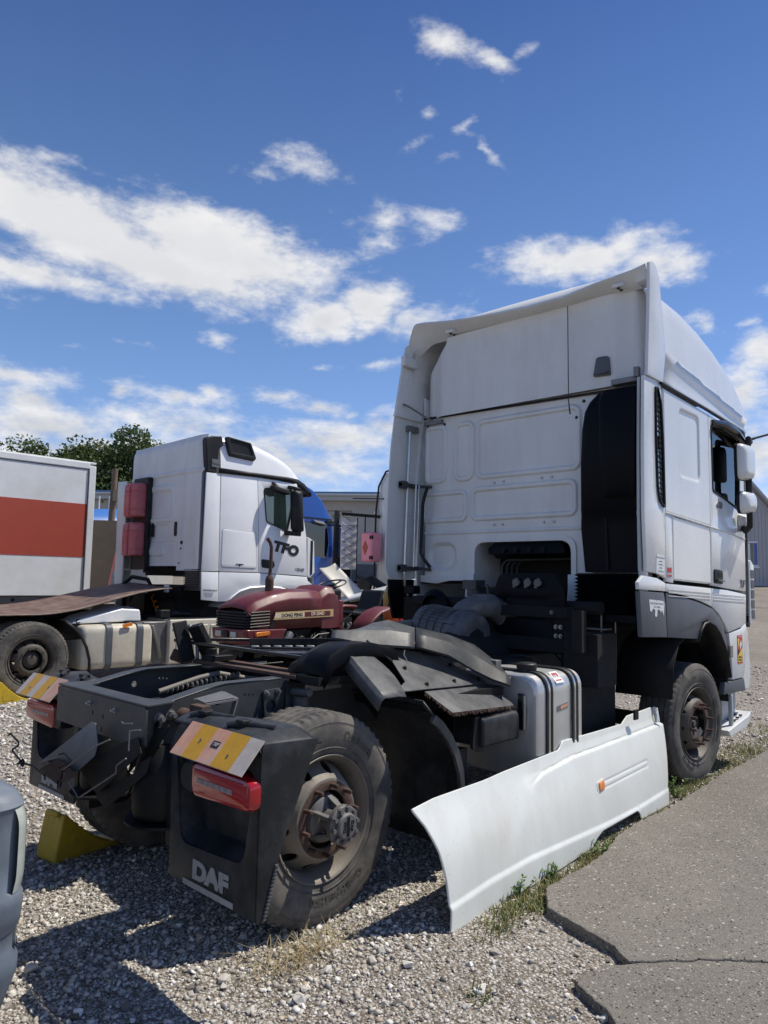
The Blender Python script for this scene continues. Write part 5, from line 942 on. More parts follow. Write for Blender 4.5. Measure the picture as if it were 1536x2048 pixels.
# left side fairing seen from inside, with its rods
b = MB(); P = [(2.745, 3.262), (2.70, 2.95), (2.665, 2.5), (2.645, 1.95), (2.65, 1.75), (2.70, 1.66), (3.08, 1.66), (3.10, 2.4), (3.16, 3.262)]; b.plate(P, t=.02, bev=.006, m=XZ(YS)); lf = b.build('left_side_fairing', 'white_dusty', D)
b = MB(); b.plate([(2.69, 1.655), (2.70, 1.5), (2.76, 1.28), (2.90, 1.27), (3.03, 1.30), (3.06, 1.655)], t=.03, bev=.006, m=XZ(YS - .004)); b.build('left_lower_fairing', 'intake_black', D)
b = MB(); b.plate([(2.72, 3.26), (3.14, 3.26), (3.05, 2.6), (3.02, 1.66), (3.04, 1.66), (3.075, 2.6), (3.165, 3.28), (2.72, 3.28)], t=.03, m=XZ(YS - .02)); b.build('fairing_edge', 'white', lf)
for p, r_ in (([(2.93, YS - .045, 3.20), (2.90, YS - .05, 2.62), (2.87, YS - .05, 1.72)], .013), ([(2.87, YS - .05, 1.72), (2.88, YS - .05, 1.60), (2.93, YS - .05, 1.50), (2.93, YS - .05, 1.30)], .013), ([(3.0, YS - .075, 2.60), (2.98, YS - .075, 1.78)], .010), ([(3.03, YS - .09, 2.60), (3.01, YS - .09, 1.80)], .007)): b = MB(); b.tube(p, r_, 10); b.build('fairing_rod', 'bright_steel', lf)
for z in (2.585, 1.765): b = MB(); b.box(2.80, YS - .07, z - .02, 3.08, YS - .02, z + .02); b.box(2.80, YS - .075, z - .035, 2.88, YS - .02, z + .035); b.bar((3.05, YS - .05, z), (XW - .02, 1.03, z - .01), .03, .03); b.build('rod_bracket', 'frame', lf, bevel=.004)
b = MB(); b.box(2.90, YS - .06, 3.13, 3.05, YS - .01, 3.19); b.tube([(2.85, YS - .02, 3.40), (2.87, YS - .06, 3.38), (XW - .03, 1.02, 3.235)], .010, 8); b.box(XW - .04, .90, 3.20, XW - .005, 1.12, 3.24); b.build('fairing_stay', 'worn_steel', lf)
b = MB(); b.tube([(3.0, 1.02, 2.57), (2.99, 1.05, 2.47), (2.985, 1.065, 2.40), (2.985, 1.085, 1.92), (3.0, 1.05, 1.85), (3.02, .99, 1.775)], .017, 10); b.build('grab_rail', 'black_plastic', D)
# inside the tunnel: damper bar, ribs, coupling panel, engine and gearbox
b = MB(); sec = lambda y, g: [(x, y, z) for x, z in rr([(3.06 + g, 1.90), (3.16, 1.86 + g), (3.18, 2.0), (3.10, 2.0 - g)], .01, 3)]
b.loft([sec(-.42, .04), sec(-.38, .0), sec(.30, 0.), sec(.36, .04)], cap=True); cb = b.build('roll_bar', 'intake_black', D, smooth=30)
for y in (-.24, -.10, .04, .17): e = MB(); e.cyl((3.045, y, 1.93), (3.075, y, 1.94), .022, n=14); e.build('bar_hole', 'interior_dark', cb)
for i in range(4): b = MB(); xi = 3.22 + i * .07; b.tube([(xi, .30 - i * .01, 1.60), (xi, .29 - i * .01, 1.80), (xi, .24 - i * .01, 1.85), (xi, -.48, 1.86 + i * .004)], .010, 6); b.build('heat_shield_rib', 'frame', D)
b = MB(); b.plate(rr([(.05, 1.10), (.05, 1.60), (.10, 1.72), (.60, 1.72), (.70, 1.60), (.70, 1.10)], [.01, .08, .08, .1, .1, .01]), [rr([(.14, 1.36), (.14, 1.53), (.54, 1.53), (.54, 1.36)], .05)], .03, .006, YZ(2.62)); cp = b.build('coupling_panel', 'intake_black', D)
for y in (-.277, -.385, -.478):
    e = MB(); e.cyl((2.605, y, 1.645), (2.575, y, 1.645), .026, n=18); e.cyl((2.575, y, 1.645), (2.568, y, 1.645), .031, n=18); e.bar((2.585, y - .01, 1.68), (2.585, y + .025, 1.605), .02, .02); e.build('air_coupling' if y > -.45 else 'power_socket', 'hub', cp)
for y, z in ((-.66, 1.31), (-.70, 1.31), (-.66, 1.24), (-.70, 1.24)): bolt(cp, (2.58, y + .02, z), (-1, 0, 0), .013, .022, 'steel')
b = MB(); b.plate(rr([(.62, 1.2), (.78, 1.2), (.78, 1.38), (.62, 1.38)], .02), t=.02, m=YZ(2.60)); b.box(2.5, -.8, 1.12, 2.6, .75, 1.22); b.cyl((2.72, -.95, 1.46), (2.72, .9, 1.46), .05, n=18); b.box(2.55, -.75, 1.38, 2.7, -.05, 1.46); b.bar((2.6, -.08, 1.12), (2.6, .05, 1.5), .08, .05); b.build('rear_cab_beam', 'interior_dark', D, bevel=.01)
for y in (-.12, -.62, .28): bolt(D, (2.55, y, 1.42), (-1, 0, 0), .012, .02, 'worn_steel')
b = MB(); b.cyl((2.66, .20, 1.42), (2.66, .20, 1.52), .055, n=22); b.cyl((2.66, .20, 1.40), (2.66, .20, 1.42), .048, n=22); b.build('filter_cup', 'white_dusty', D)
b = MB(); b.cyl((2.66, .20, 1.52), (2.66, .20, 1.60), .06, n=20); b.box(2.60, .14, 1.58, 2.74, .28, 1.66); b.tube([(2.66, .13, 1.60), (2.64, .05, 1.62), (2.64, .03, 1.50)], .012, 8); b.build('filter_head', 'frame', D, bevel=.004)
b = MB(); b.box(3.0, -.45, .75, 4.9, .45, 1.58); b.loft([[(x, .30 * c, .95 + .30 * s) for c, s in [(math.cos(t), math.sin(t)) for t in np.linspace(0, 6.283, 16, endpoint=False)]] if x < 2.9 else [(x, .36 * c, .97 + .36 * s) for c, s in [(math.cos(t), math.sin(t)) for t in np.linspace(0, 6.283, 16, endpoint=False)]] for x in (1.9, 2.0, 2.7, 2.95, 3.05)], cap=True); b.cyl((.2, 0, .62), (1.95, 0, .95), .05, n=14); b.build('engine_and_gearbox', 'interior_dark', D, bevel=.02)
b = MB()
for k_ in range(14):
    y0 = random.uniform(-.9, 1.0); z0 = random.uniform(1.05, 1.45); x0 = random.uniform(2.55, 2.95); b.tube([(x0, y0, z0), (x0 + .02, y0 + random.uniform(-.15, .15), z0 - .15), (x0 + .05, y0 + random.uniform(-.3, .3), z0 - random.uniform(.2, .5)), (x0 - .1, y0 + random.uniform(-.3, .3), z0 - .55)], random.uniform(.006, .015), 6)
b.build('hoses', 'frame_dark', D)
b = MB(); b.box(2.7, .45, 1.15, 2.95, 1.05, 1.5); b.lathe([(.02, 0), (.14, .01), (.16, .05), (.1, .1)], AX((2.69, .62, 1.42), (-1, 0, 0)), 24); b.lathe([(.10, -.01), (.115, 0), (.10, .01)], AX((2.62, .62, 1.42), (-1, 0, 0)), 24); b.box(2.70, .92, 1.52, 2.80, 1.05, 1.6); b.build('left_bay_units', 'intake_black', D, bevel=.015)
b = MB(); b.box(2.45, -1.05, .9, 2.75, -.78, 1.28); b.box(2.35, -.98, 1.15, 2.42, -.90, 1.45); b.plate(rr([(2.3, .55), (2.9, .55), (2.9, .9), (2.3, .9)], .03), t=.03, m=XZ(-.95)); b.build('right_bay_units', 'interior_dark', D, bevel=.012)
b = MB(); b.cyl((2.75, -.93, 1.28), (2.75, -.93, 1.42), .008, n=8); b.tube([(2.80, -1.02, 1.40), (2.80, -1.02, 1.0), (2.78, -1.0, .9)], .006, 6); b.box(2.70, -.99, 1.30, 2.80, -.80, 1.31); b.build('washer_lines', 'worn_steel', D)
b = MB(); b.loft([[(x, y, z) for y, z in rr([(.52, .36), (1.18, .36), (1.18, 1.04), (.52, 1.04)], .1, 5)] for x in (1.25, 3.15)], cap=True); b.build('left_fuel_tank', 'frame_dark', D, smooth=40)
b = MB(); b.box(2.2, -.42, .42, 3.3, .42, .8); b.build('gearbox_tray', 'interior_dark', D, bevel=.03)
# air filter lying behind the cab
af = bpy.data.objects.new('air_filter', None); col.objects.link(af); af.parent = D
A0, A1 = Vector((2.30, .44, 1.27)), Vector((2.24, -.16, 1.20)); fm = AX(A0, A1 - A0) @ Matrix.Diagonal((1.22, 1.22, 1, 1)); ln = (A1 - A0).length
b = MB(); b.lathe([(.0, 0), (.13, 0), (.145, .01), (.148, .05), (.152, .40), (.165, .41), (.168, .44), (.160, .46), (.162, .50), (.150, .52), (.150, .56), (.10, .575), (0, .575)], fm, 48); b.build('filter_housing', 'filter_grey', af, smooth=30)
for i in range(16):
    a = R(20) + i * R(9.5); e = MB(); c, s = math.cos(a), math.sin(a)
    e.bar(fm @ Vector((c * .152, s * .152, .06)), fm @ Vector((c * .155, s * .155, .38)), .004, .014, fm.to_3x3() @ Vector((c, s, 0))); e.build('housing_rib', 'filter_grey', af)
for k_ in range(4): e = MB(); e.lathe([(.150, .1 + k_ * .085), (.159, .1 + k_ * .085), (.159, .104 + k_ * .085), (.150, .104 + k_ * .085)], fm, 48); e.build('housing_band', 'filter_grey', af)
e = MB(); e.plate(rr([(-.05, -.05), (.05, -.05), (.065, .03), (0, .065), (-.065, .03)], .01), t=.008, m=fm @ Matrix.Translation((0, 0, .578))); e.build('end_cap_boss', 'interior_dark', af)
for a in (35, 75, 150): e = MB(); c, s = math.cos(R(a)), math.sin(R(a)); e.bar(fm @ Vector((c * .165, s * .165, .36)), fm @ Vector((c * .172, s * .172, .47)), .022, .012, fm.to_3x3() @ Vector((c, s, 0))); e.build('clip', 'filter_grey', af)
b = MB(); pts = [Vector(p) + Vector((0, 0, .03)) for p in ((2.32, .16, 1.28), (2.35, .06, 1.37), (2.43, 0, 1.42), (2.54, -.05, 1.42), (2.64, -.08, 1.37), (2.71, -.10, 1.28), (2.74, -.11, 1.17), (2.73, -.11, 1.06))]; b.tube(pts, [.09, .098, .10, .10, .098, .095, .09, .09], 20); b.lathe([(.09, -.015), (.102, -.012), (.102, .012), (.09, .015)], AX((2.705, -.105, 1.07), (-.1, 0, -1)), 24); b.build('intake_elbow', 'filter_grey', af, smooth=60)
b = MB(); P0, P1 = Vector((2.28, .46, 1.26)), Vector((1.95, .52, 1.24))
for i in range(13): b.lathe([(.052, -.009), (.068, -.004), (.068, .004), (.052, .009)], AX(P0.lerp(P1, i / 12), P1 - P0), 18)
b.cyl(P0, P1, .05, n=18); b.build('corrugated_duct', 'hose_tan', af)
# fifth wheel base
fw = bpy.data.objects.new('fifth_wheel', None); col.objects.link(fw); fw.parent = D
b = MB()
for x0 in (.09, .22): b.box(x0, -.50, 1.105, x0 + .055, .50, 1.125)
b.build('mounting_plate', 'rust', fw, bevel=.003)
for y in (-.34, .36): b = MB(); b.plate(rr([(.16, 1.11), (.95, 1.11), (.80, 1.20), (.30, 1.21), (.2, 1.17)], .02), [circ(.35, 1.155, .022), circ(.55, 1.155, .022)], .02, .003, XZ(y)); b.build('pedestal', 'frame_dark', fw)
b = MB(); b.bar((.06, .66, 1.235), (.22, -.1, 1.205), .03, .02); b.bar((.22, -.1, 1.205), (.35, -.72, 1.185), .03, .018); b.bar((.10, .64, 1.24), (.55, .50, 1.225), .03, .02); b.bar((.55, .5, 1.225), (1.1, .2, 1.22), .04, .015); b.bar((.35, .2, 1.205), (.9, -.25, 1.20), .03, .014); b.build('guide_rail', 'grease', fw, bevel=.003)
b = MB(); b.plate(rr([(.34, .42), (.95, .05), (1.05, -.35), (.72, -.42), (.36, -.05)], .03), t=.016, bev=.003, m=XY(1.185)); b.build('top_plate', 'grease', fw)
b = MB(); b.bar((.42, .36, 1.215), (.98, .0, 1.215), .012, .07); b.build('tray_wall', 'grease', fw)
for i in range(9): b = MB(); p = Vector((.40, .27, 1.203)).lerp(Vector((.88, -.04, 1.203)), i / 8); b.bar(p + Vector((-.022, .014, 0)), p + Vector((.022, -.014, 0)), .04, .018); b.build('locking_tooth', 'worn_steel', fw, bevel=.006)
b = MB(); b.bar((.08, .47, 1.34), (.20, .45, 1.12), .09, .05, (1, .3, 0)); b.bar((.02, .56, 1.36), (.06, .50, 1.12), .02, .10); b.cyl((.16, .40, 1.13), (.16, .40, 1.20), .035, n=14); b.cyl((.16, .40, 1.20), (.16, .40, 1.215), .025, n=14); b.box(.10, .30, 1.12, .26, .42, 1.16); b.build('ramp_arm', 'frame_dark', fw, bevel=.006)
b = MB(); b.tube([(.06, .52, 1.34), (.12, .50, 1.22), (.10, .46, 1.13)], .012, 8); b.build('ramp_strut', 'worn_steel', fw)
b = MB(); b.bar((-.01, .58, 1.16), (.10, .52, 1.11), .05, .07); b.build('ramp_foot', 'rust', fw, bevel=.008)
b = MB()
for k_ in range(10): b.tube([(random.uniform(.3, .7), random.uniform(-.4, .3), 1.12), (random.uniform(.4, .9), random.uniform(-.5, .3), 1.145), (random.uniform(.5, 1.2), random.uniform(-.4, .3), 1.11)], random.uniform(.006, .014), 6)
b.build('air_lines', 'frame_dark', fw)
# ------------------------------------------------------------------ loose parts round the near truck
# removed mudguard sections laid across the chassis
g1 = thing('mudguard_section', 'curved black plastic mudguard arch laid across the chassis of the near truck', 'mudguard', (1.2, -.4, 1.09))
tp_ = [(.50, -.36, 1.312), (.60, -.40, 1.335), (.719, -.454, 1.374), (.791, -.529, 1.385), (.947, -.603, 1.345), (1.175, -.677, 1.295), (1.35, -.751, 1.225), (1.46, -.826, 1.135), (1.561, -.90, 1.03)]
lo_ = [(.40, -.44, 1.312), (.46, -.51, 1.30), (.549, -.574, 1.278), (.677, -.649, 1.268), (.809, -.723, 1.258), (1.025, -.797, 1.20), (1.188, -.871, 1.105), (1.28, -.946, 1.05), (1.362, -1.02, 1.015)]
b = MB(); R0 = []; G0 = Vector((1.2, -.4, 1.09))
for a_, c_ in zip(tp_, lo_):
    a_ = Vector(a_); c_ = Vector(c_); dn = (a_ - c_); up_ = Vector((0, 0, 1)); m1 = c_.lerp(a_, .30) + Vector((0, 0, .030)); m2 = c_.lerp(a_, .38) + Vector((0, 0, .034))
    R0.append([tuple(q - G0) for q in (c_ - Vector((0, 0, .012)), c_, m1, m2, a_, a_ + dn.normalized() * .06 + Vector((0, 0, -.02)))])
def densify(rows, k):
    o = []
    for i in range(len(rows) - 1):
        for j in range(k):
            t = j / k; o.append([tuple(a_ + (c_ - a_) * t for a_, c_ in zip(p, q)) for p, q in zip(rows[i], rows[i + 1])])
    return o + [rows[-1]]
b.loft(densify(R0[:5], 3), closed=False); b.build('rear_arch_piece', 'mudguard_pale', g1, solid=.006, smooth=18)
b = MB(); R1 = [[(p[0] + .012, p[1], p[2] + .002) for p in r] for r in R0[4:]]; b.loft(densify(R1, 3), closed=False); b.build('front_arch_piece', 'mudguard', g1, solid=.006, smooth=18)
b = MB(); b.tube([(.12, -.165, .15), (.16, -.15, .11), (.2, -.12, .10)], .01, 6); b.build('broken_lug', 'mudguard', g1)
g2 = thing('mudguard_section', 'flat scuffed grey mudguard cover with bolts and frayed edge lying over the wheel arch', 'mudguard', (.9, -.8, 1.05))
def pl3(P, th=.008, name='cover_plate', mt_='mudguard_pale', bev=.0):
    c0 = Vector(P[0]); n_ = Vector((0, 0, 0))
    for p, q in zip(P, P[1:] + P[:1]): p = Vector(p); q = Vector(q); n_ += Vector(((p.y - q.y) * (p.z + q.z), (p.z - q.z) * (p.x + q.x), (p.x - q.x) * (p.y + q.y)))
    n_.normalize()
    if n_.z < 0: P = P[::-1]; n_ = -n_
    x = Vector((1, 0, 0)); x = (x - n_ * x.dot(n_)).normalized(); f = frame(Vector(P[0]), x, n_.cross(x)); inv = f.inverted()
    poly = [tuple((inv @ Vector(p)).to_2d()) for p in P]; q = MB(); q.plate(poly, t=th, bev=bev, m=Matrix.Translation((-.9, .8, -1.05)) @ f); return q.build(name, mt_, g2, smooth=30)
pl3([(.742, -.599, 1.235), (.898, -.596, 1.219), (1.132, -.61, 1.182), (1.229, -.649, 1.147), (1.229, -.743, 1.091), (1.311, -.784, 1.057), (1.362, -.787, 1.049), (1.357, -.85, 1.011), (1.007, -.893, 1.028), (.65, -.932, 1.047), (.368, -.965, 1.061), (.554, -.877, 1.092), (.625, -.718, 1.178)], bev=.002)
pl3([(.65, -.937, 1.036), (1.326, -.863, 1.0), (1.414, -1.02, .895), (1.375, -1.032, .893), (.699, -1.094, .937)], name='hinged_flap', bev=.002)
b = MB(); rows = []
for t in np.linspace(0, 1, 8):
    o = Vector((.367, -.656, 1.246)).lerp(Vector((.31, -1.0, 1.045)), t) - Vector((.9, -.8, 1.05)); rows.append([tuple(o + Vector((-.075, .02, -.06))), tuple(o + Vector((-.06, .01, -.012))), tuple(o + Vector((-.045, 0, .004))), tuple(o + Vector((.06, 0, .002))), tuple(o + Vector((.11 + .05 * math.sin(t * 3), 0, -.006)))])
b.loft(rows, closed=False); b.build('rolled_edge', 'mudguard_pale', g2, solid=.006, smooth=20)
for p in ((.668, -.77, 1.142), (.717, -.894, 1.061), (1.167, -.706, 1.12), (1.018, -.855, 1.049), (1.303, -.824, 1.033)): bolt(g2, Vector(p) - Vector((.9, -.8, 1.05)) + Vector((0, -.002, .004)), (0, -.5, .85), .010, .016, 'frame_dark')
b = MB()
for i in range(170):
    t = random.random(); a = Vector((.70, -1.094, .937)).lerp(Vector((1.40, -1.03, .894)), t) - Vector((.9, -.8, 1.05)); b.bar(a, a + Vector((random.uniform(-.006, .006), -random.uniform(.002, .012), -random.uniform(.008, .022))), .0025, .0025)
for i in range(60):
    t = random.random(); a = Vector((.65, -.937, 1.036)).lerp(Vector((.70, -1.094, .937)), t) - Vector((.9, -.8, 1.05)); b.bar(a, a + Vector((random.uniform(-.012, .0), -.004, -random.uniform(.008, .02))), .0025, .0025)
tag(b.build('frayed_bristles', 'rust', g2, smooth=0), kind='stuff')
b = MB(); b.bar(Vector((.53, -.60, 1.30)) - Vector((.9, -.8, 1.05)), Vector((.62, -.72, 1.185)) - Vector((.9, -.8, 1.05)), .03, .008); b.build('hinge_strap', 'black_plastic', g2)
b = MB(); b.bar(Vector((.75, -.56, 1.245)) - Vector((.9, -.8, 1.05)), Vector((1.15, -.57, 1.20)) - Vector((.9, -.8, 1.05)), .05, .03); b.build('under_rib', 'frame_dark', g2)
# inner dark mudguard top behind it
b = MB(); pth = [(.12, 1.14), (.2, 1.24), (.34, 1.29), (.5, 1.29), (.7, 1.25)]; b.loft([[(x, -.42, z - .02), (x, -.50, z), (x, -.66, z), (x, -.70, z - .07)] for x, z in pth], closed=False); b.build('inner_mudguard', 'intake_black', D, solid=.008)
b = MB(); b.box(.10, -.68, 1.085, .7, -.44, 1.13); b.box(.9, -.95, .95, 1.4, -.4, 1.0); b.box(.2, -.62, 1.09, 1.2, -.46, 1.20); b.box(1.2, -.6, 1.0, 2.3, -.2, 1.09); b.build('cover_supports', 'frame_dark', D)

# side skirt taken off, standing on its edge against the truck
SA = Vector((.35, -1.354, 0)); SB = Vector((3.126, -1.263, 0)); se = (SB - SA).normalized(); su = Vector((0, .2, 1)).normalized(); sn = se.cross(su)
sk_t = thing('side_skirt_panel', 'long white side skirt panel taken off and leaning upright in front of the near truck', 'body panel', SA)
def sk_out(t):
    return 0.
L0 = lambda t: float(np.interp(t, [0, .09, .22, .36, .49, .575, .60], [0, .016, .011, -.014, -.06, -.111, -.105])); 
def top_t(s): return float(np.interp(s, [-.12, .07, .51, 1.34, 1.36, 1.41, 2.29, 2.33, 2.41, 2.86, 3.06], [.574, .59, .594, .622, .63, .667, .656, .672, .70, .708, .69]))
def bot_t(s): return float(np.interp(s, [0, 1.09, 1.49, 1.56, 1.65, 2.20, 2.235, 2.26, 2.80], [.0, .0, .012, .05, .075, .078, .06, .010, .0]))
def right_s(t): return float(np.interp(t, [0, .1, .56, .70], [2.79, 2.81, 2.98, 3.05]))
def skf(u, v):
    s0 = u * 2.9; t = 0
    tt = bot_t(min(2.79, max(0, s0))) + v * (top_t(s0) - bot_t(min(2.79, max(0, s0))))
    lo = L0(tt); hi = right_s(tt); s = lo + u * (hi - lo)
    tb_, tp_ = bot_t(min(2.79, max(0, s))), top_t(s); t = tb_ + v * (tp_ - tb_)
    d = 0.
    d += -.045 * sstep(.22, .62, t) ** 2 * (1 - sstep(.0, 1.9, s))         # rear end curls in at the top
    crease = float(np.interp(s, [.5, .74, .88, 1.07, 1.46, 2.77, 3.1], [.10, .36, .47, .52, .552, .562, .565]))
    d += -.017 * sstep(.0, .012 + .16 * (1 - sstep(.75, 1.15, s)), t - crease + .06 * (1 - sstep(.75, 1.15, s))) * sstep(.48, .75, s) + .006 * math.exp(-((t - crease - .006) / .006) ** 2) * -1.5 * sstep(.85, 1.1, s)
    lowc = float(np.interp(s, [0, .05, .37, .76, 1.68, 2.22, 2.81], [.094, .094, .115, .122, .086, .078, .092]))
    d += .011 * (1 - sstep(0, .03, t - lowc)) * (1 - sstep(2.6, 2.8, s) * .4)
    d += -.004 * (rbox(s, t - .02 * (s - 1.66), 1.665, .30, 2.53, .358, .02, .008) - rbox(s, t - .02 * (s - 1.66), 1.677, .312, 2.518, .346, .014, .008))
    d += .02 * math.sin(3.14 * min(1, max(0, t / .62)))
    d += -.05 * rbox(s, t, 2.86, .575, 3.10, .76, .01, .015)
    return tuple(se * s + su * t + sn * d)
b = MB(); b.grid(skf, 260, 90); b.build('panel_shell', 'white_panel', sk_t, smooth=70, solid=.008)
def sp(s, t, d=0.): return se * s + su * t + sn * d
b = MB(); b.plate(rr([(1.695, .305), (1.77, .315), (1.775, .365), (1.70, .358)], .012), t=.016, bev=.004, m=frame(sp(0, 0, .026), se, su)); b.build('side_marker_lamp', 'amber', sk_t)
b = MB(); b.plate(rr([(1.672, .292), (1.785, .302), (1.79, .376), (1.678, .368)], .02), t=.006, bev=.002, m=frame(sp(0, 0, .022), se, su)); b.build('lamp_bezel', 'white_panel', sk_t)
b = MB(); b.plate(circ(2.92, .518, .014, 16, .022), t=.004, m=frame(sp(0, 0, -.006), se, su)); b.plate([(2.87, .60), (2.885, .66), (2.90, .685), (2.91, .66), (2.90, .60), (2.885, .585)], t=.004, m=frame(sp(0, 0, -.045), se, su)); b.build('fixing_hole', 'interior_dark', sk_t)
b = MB(); b.tube([sp(2.95, .585, -.03), sp(2.96, .64, -.02), sp(2.955, .70, -.03)], .012, 6); b.tube([sp(2.99, .585, -.03), sp(3.0, .69, -.03)], .014, 6); b.build('end_ribs', 'white_panel', sk_t)
b = MB(); b.box(2.40, .165, .66, 2.46, .18, .73); b.build('mounting_tab', 'frame_dark', sk_t)
# wheel chocks
def chock(loc, rz, label, sc_=1.):
    t = thing('wheel_chock', label, 'wheel chock', loc, rz, 'yellow wheel chocks'); b = MB(); w_ = .20 * sc_; h = .26 * sc_; l_ = .42 * sc_
    arc = [(l_ * (1 - .96 * i / 10) if i else l_, h * (1 - math.cos(1.35 * i / 10)) * 1.15 * .9 + .015) for i in range(11)]
    arc = [(l_ - (l_ - .06) * (i / 10), .02 + (h - .02) * (i / 10) ** 1.6) for i in range(11)]
    P = [(0, 0), (l_, 0)] + arc + [(.04, h), (0, .05)]
    b.prism(P, -w_ / 2, w_ / 2, frame((0, 0, 0), (1, 0, 0), (0, 0, 1))); b.build('chock_body', 'yellow_plastic', t, bevel=.008)
    for y in (-.055, .0, .055): q = MB(); q.bar((.02, y * sc_, .06 * sc_), (.05, y * sc_, h * .96), .03 * sc_, .018 * sc_, (0, 1, 0)); q.build('rear_rib', 'yellow_plastic', t, bevel=.004)
    for i in range(2, 9): q = MB(); q.bar((arc[i][0], -w_ / 2 + .01, arc[i][1]), (arc[i][0], w_ / 2 - .01, arc[i][1]), .012, .012); q.build('grip_rib', 'yellow_plastic', t)
    for sd_ in (-1, 1): q = MB(); q.plate(rr([(.08 * sc_, .03), (.26 * sc_, .03), (.13 * sc_, .13 * sc_), (.08 * sc_, .17 * sc_)], .02), t=.004, m=XZ(sd_ * (w_ / 2 + .001))); q.build('side_recess', 'sticker_yellow' if False else 'yellow_plastic', t)
    q = MB(); q.bar((.03, -.06 * sc_, h), (.03, .06 * sc_, h), .025, .03); q.build('handle', 'yellow_plastic', t, bevel=.008)
    return t
chock((-.62, .82, 0.0), R(8), 'dusty yellow wheel chock under the left rear wheel of the near truck')
chock((.98, 6.42, 0.0), R(12), 'bright yellow wheel chock at the frame edge before the parked wheel', 1.05)
# grey-blue vehicle bumper corner at the frame edge
bc = thing('vehicle_front', 'scuffed grey-blue vehicle bumper corner with clear headlamp at the near left', 'vehicle', (-2.335, -.15, 0))
def br(z, o=0.):
    g = float(np.interp(z, [.10, .15, .22, .34, .385, .41, .47, .50, .56, .59, .605, .86, .875, .91, .935, .945], [.16, .10, .035, .005, .004, .018, .018, .004, .0, .002, .016, .016, .010, .03, .075, .13])) - o
    return [(x, y, z) for x, y in rr([(-1.4, -.86 + g), (.90 - g, -.86 + g), (.90 - g, .95), (-1.4, .95)], [0, .12, 0, 0], 12)]
zsb = [.10, .12, .15, .18, .22, .28, .34, .385, .41, .44, .47, .50, .53, .56, .59, .605, .70, .80, .86, .875, .89, .91, .925, .935, .945]
b = MB(); b.loft([br(z) for z in zsb], cap=True); b.build('bumper_shell', 'bumper_blue', bc, smooth=50)
b = MB(); k0, k1 = 5, 14; b.loft([br(z, .014 * (1 - abs((z - .73) / .135) ** 6) + .001)[k0:k1] for z in np.linspace(.60, .87, 14)], closed=False); b.build('headlamp_lens', 'lamp_clear', bc, smooth=60)
b = MB(); b.loft([br(z, .006)[9:14] for z in (.405, .44, .475)], closed=False); b.build('indicator_lens', 'lamp_clear', bc, smooth=60)
# ------------------------------------------------------------------ second truck: white tractor with TFO on its door
T = thing('tractor_truck', 'white tractor unit with black TFO lettering and red cylinders behind the cab', 'truck', (1.49, 7.75, 0))
S = 1.25
wheel(T, AX((0, -S + .02, .5), (0, -1, 0)), studs=False, worn=True, rim_mat='rim_dark', rim_face='rim_dark', name='wheel'); wheel(T, AX((0, -S + .37, .5), (0, -1, 0)), detail=False, studs=False); wheel(T, AX((0, S, .5), (0, 1, 0)), detail=False, studs=False); wheel(T, AX((3.75, -1.2, .5), (0, -1, 0)), detail=False, studs=False); wheel(T, AX((3.75, 1.2, .5), (0, 1, 0)), detail=False, studs=False)
mm = AX((0, -S + .02, .5), (0, -1, 0)); b = MB(); b.lathe([(.0, .0), (.06, -.01), (.08, -.04), (.105, -.05), (.11, -.16)], mm, 28); b.build('hub', 'rim_dark', T)
for i in range(10): a = 2 * math.pi * i / 10; b = MB(); b.cyl(mm @ Vector((.16 * math.cos(a), .16 * math.sin(a), -.005)), mm @ Vector((.16 * math.cos(a), .16 * math.sin(a), .03)), .016, n=8); b.build('wheel_nut', 'rim_dark', T)
b = MB(); b.box(-.9, -.45, .75, 4.8, -.38, 1.02); b.box(-.9, .38, .75, 4.8, .45, 1.02); b.box(-.9, -.4, .8, -.8, .4, 1.0); b.box(1.2, -.4, .8, 1.3, .4, 1.0); b.cyl((0, -1, .5), (0, 1, .5), .08); b.box(2.7, -.5, .5, 4.7, .5, 1.4); b.box(.3, -.42, 1.02, 1.1, .42, 1.12); b.build('chassis', 'frame_dark', T)
b = MB(); pth = [(.40, 1.0), (.52, .90), (.63, .79), (.72, .62), (.77, .45), (.78, .2)]; b.loft([[(x, -1.22, z), (x + .03, -1.2, z + .01), (x, -.6, z + .01)] for x, z in pth], closed=False); b.build('mudguard', 'black_plastic', T, solid=.02)
def tk2(x, g=0.): return [(x, y, z) for y, z in rr([(-1.2 + g, .30 + g), (-.5, .30 + g), (-.5, .93 - g), (-1.2 + g, .93 - g)], .12, 6)]
b = MB(); b.loft([tk2(.68, .05), tk2(.70, .02), tk2(.74, 0), tk2(1.70, 0), tk2(1.745, .02), tk2(1.76, .05)], cap=True); b.build('fuel_tank', 'cream_paint', T, smooth=45)
for x in (1.02, 1.50): b = MB(); b.loft([tk2(x, -.004), tk2(x, -.016), tk2(x + .09, -.016), tk2(x + .09, -.004)]); b.build('tank_strap', 'trim_grey', T)
b = MB(); b.cyl((1.45, -1.0, .92), (1.45, -1.0, .97), .06); b.build('filler_cap', 'black_plastic', T)
b = MB(); b.box(1.44, -1.23, .30, 1.58, -1.20, .35, Matrix.Rotation(R(-12), 4, 'Y') @ Matrix.Translation((-.02, 0, .3))); b.build('reflector', 'amber', T)
b = MB(); b.loft([[(x, y, z) for y, z in rr([(-1.22, .30), (-.5, .30), (-.5, .98), (-1.22, .98)], .03, 3)] for x in (2.02, 2.92)], cap=True); bx_ = b.build('exhaust_box', 'cream_paint', T, bevel=.01)
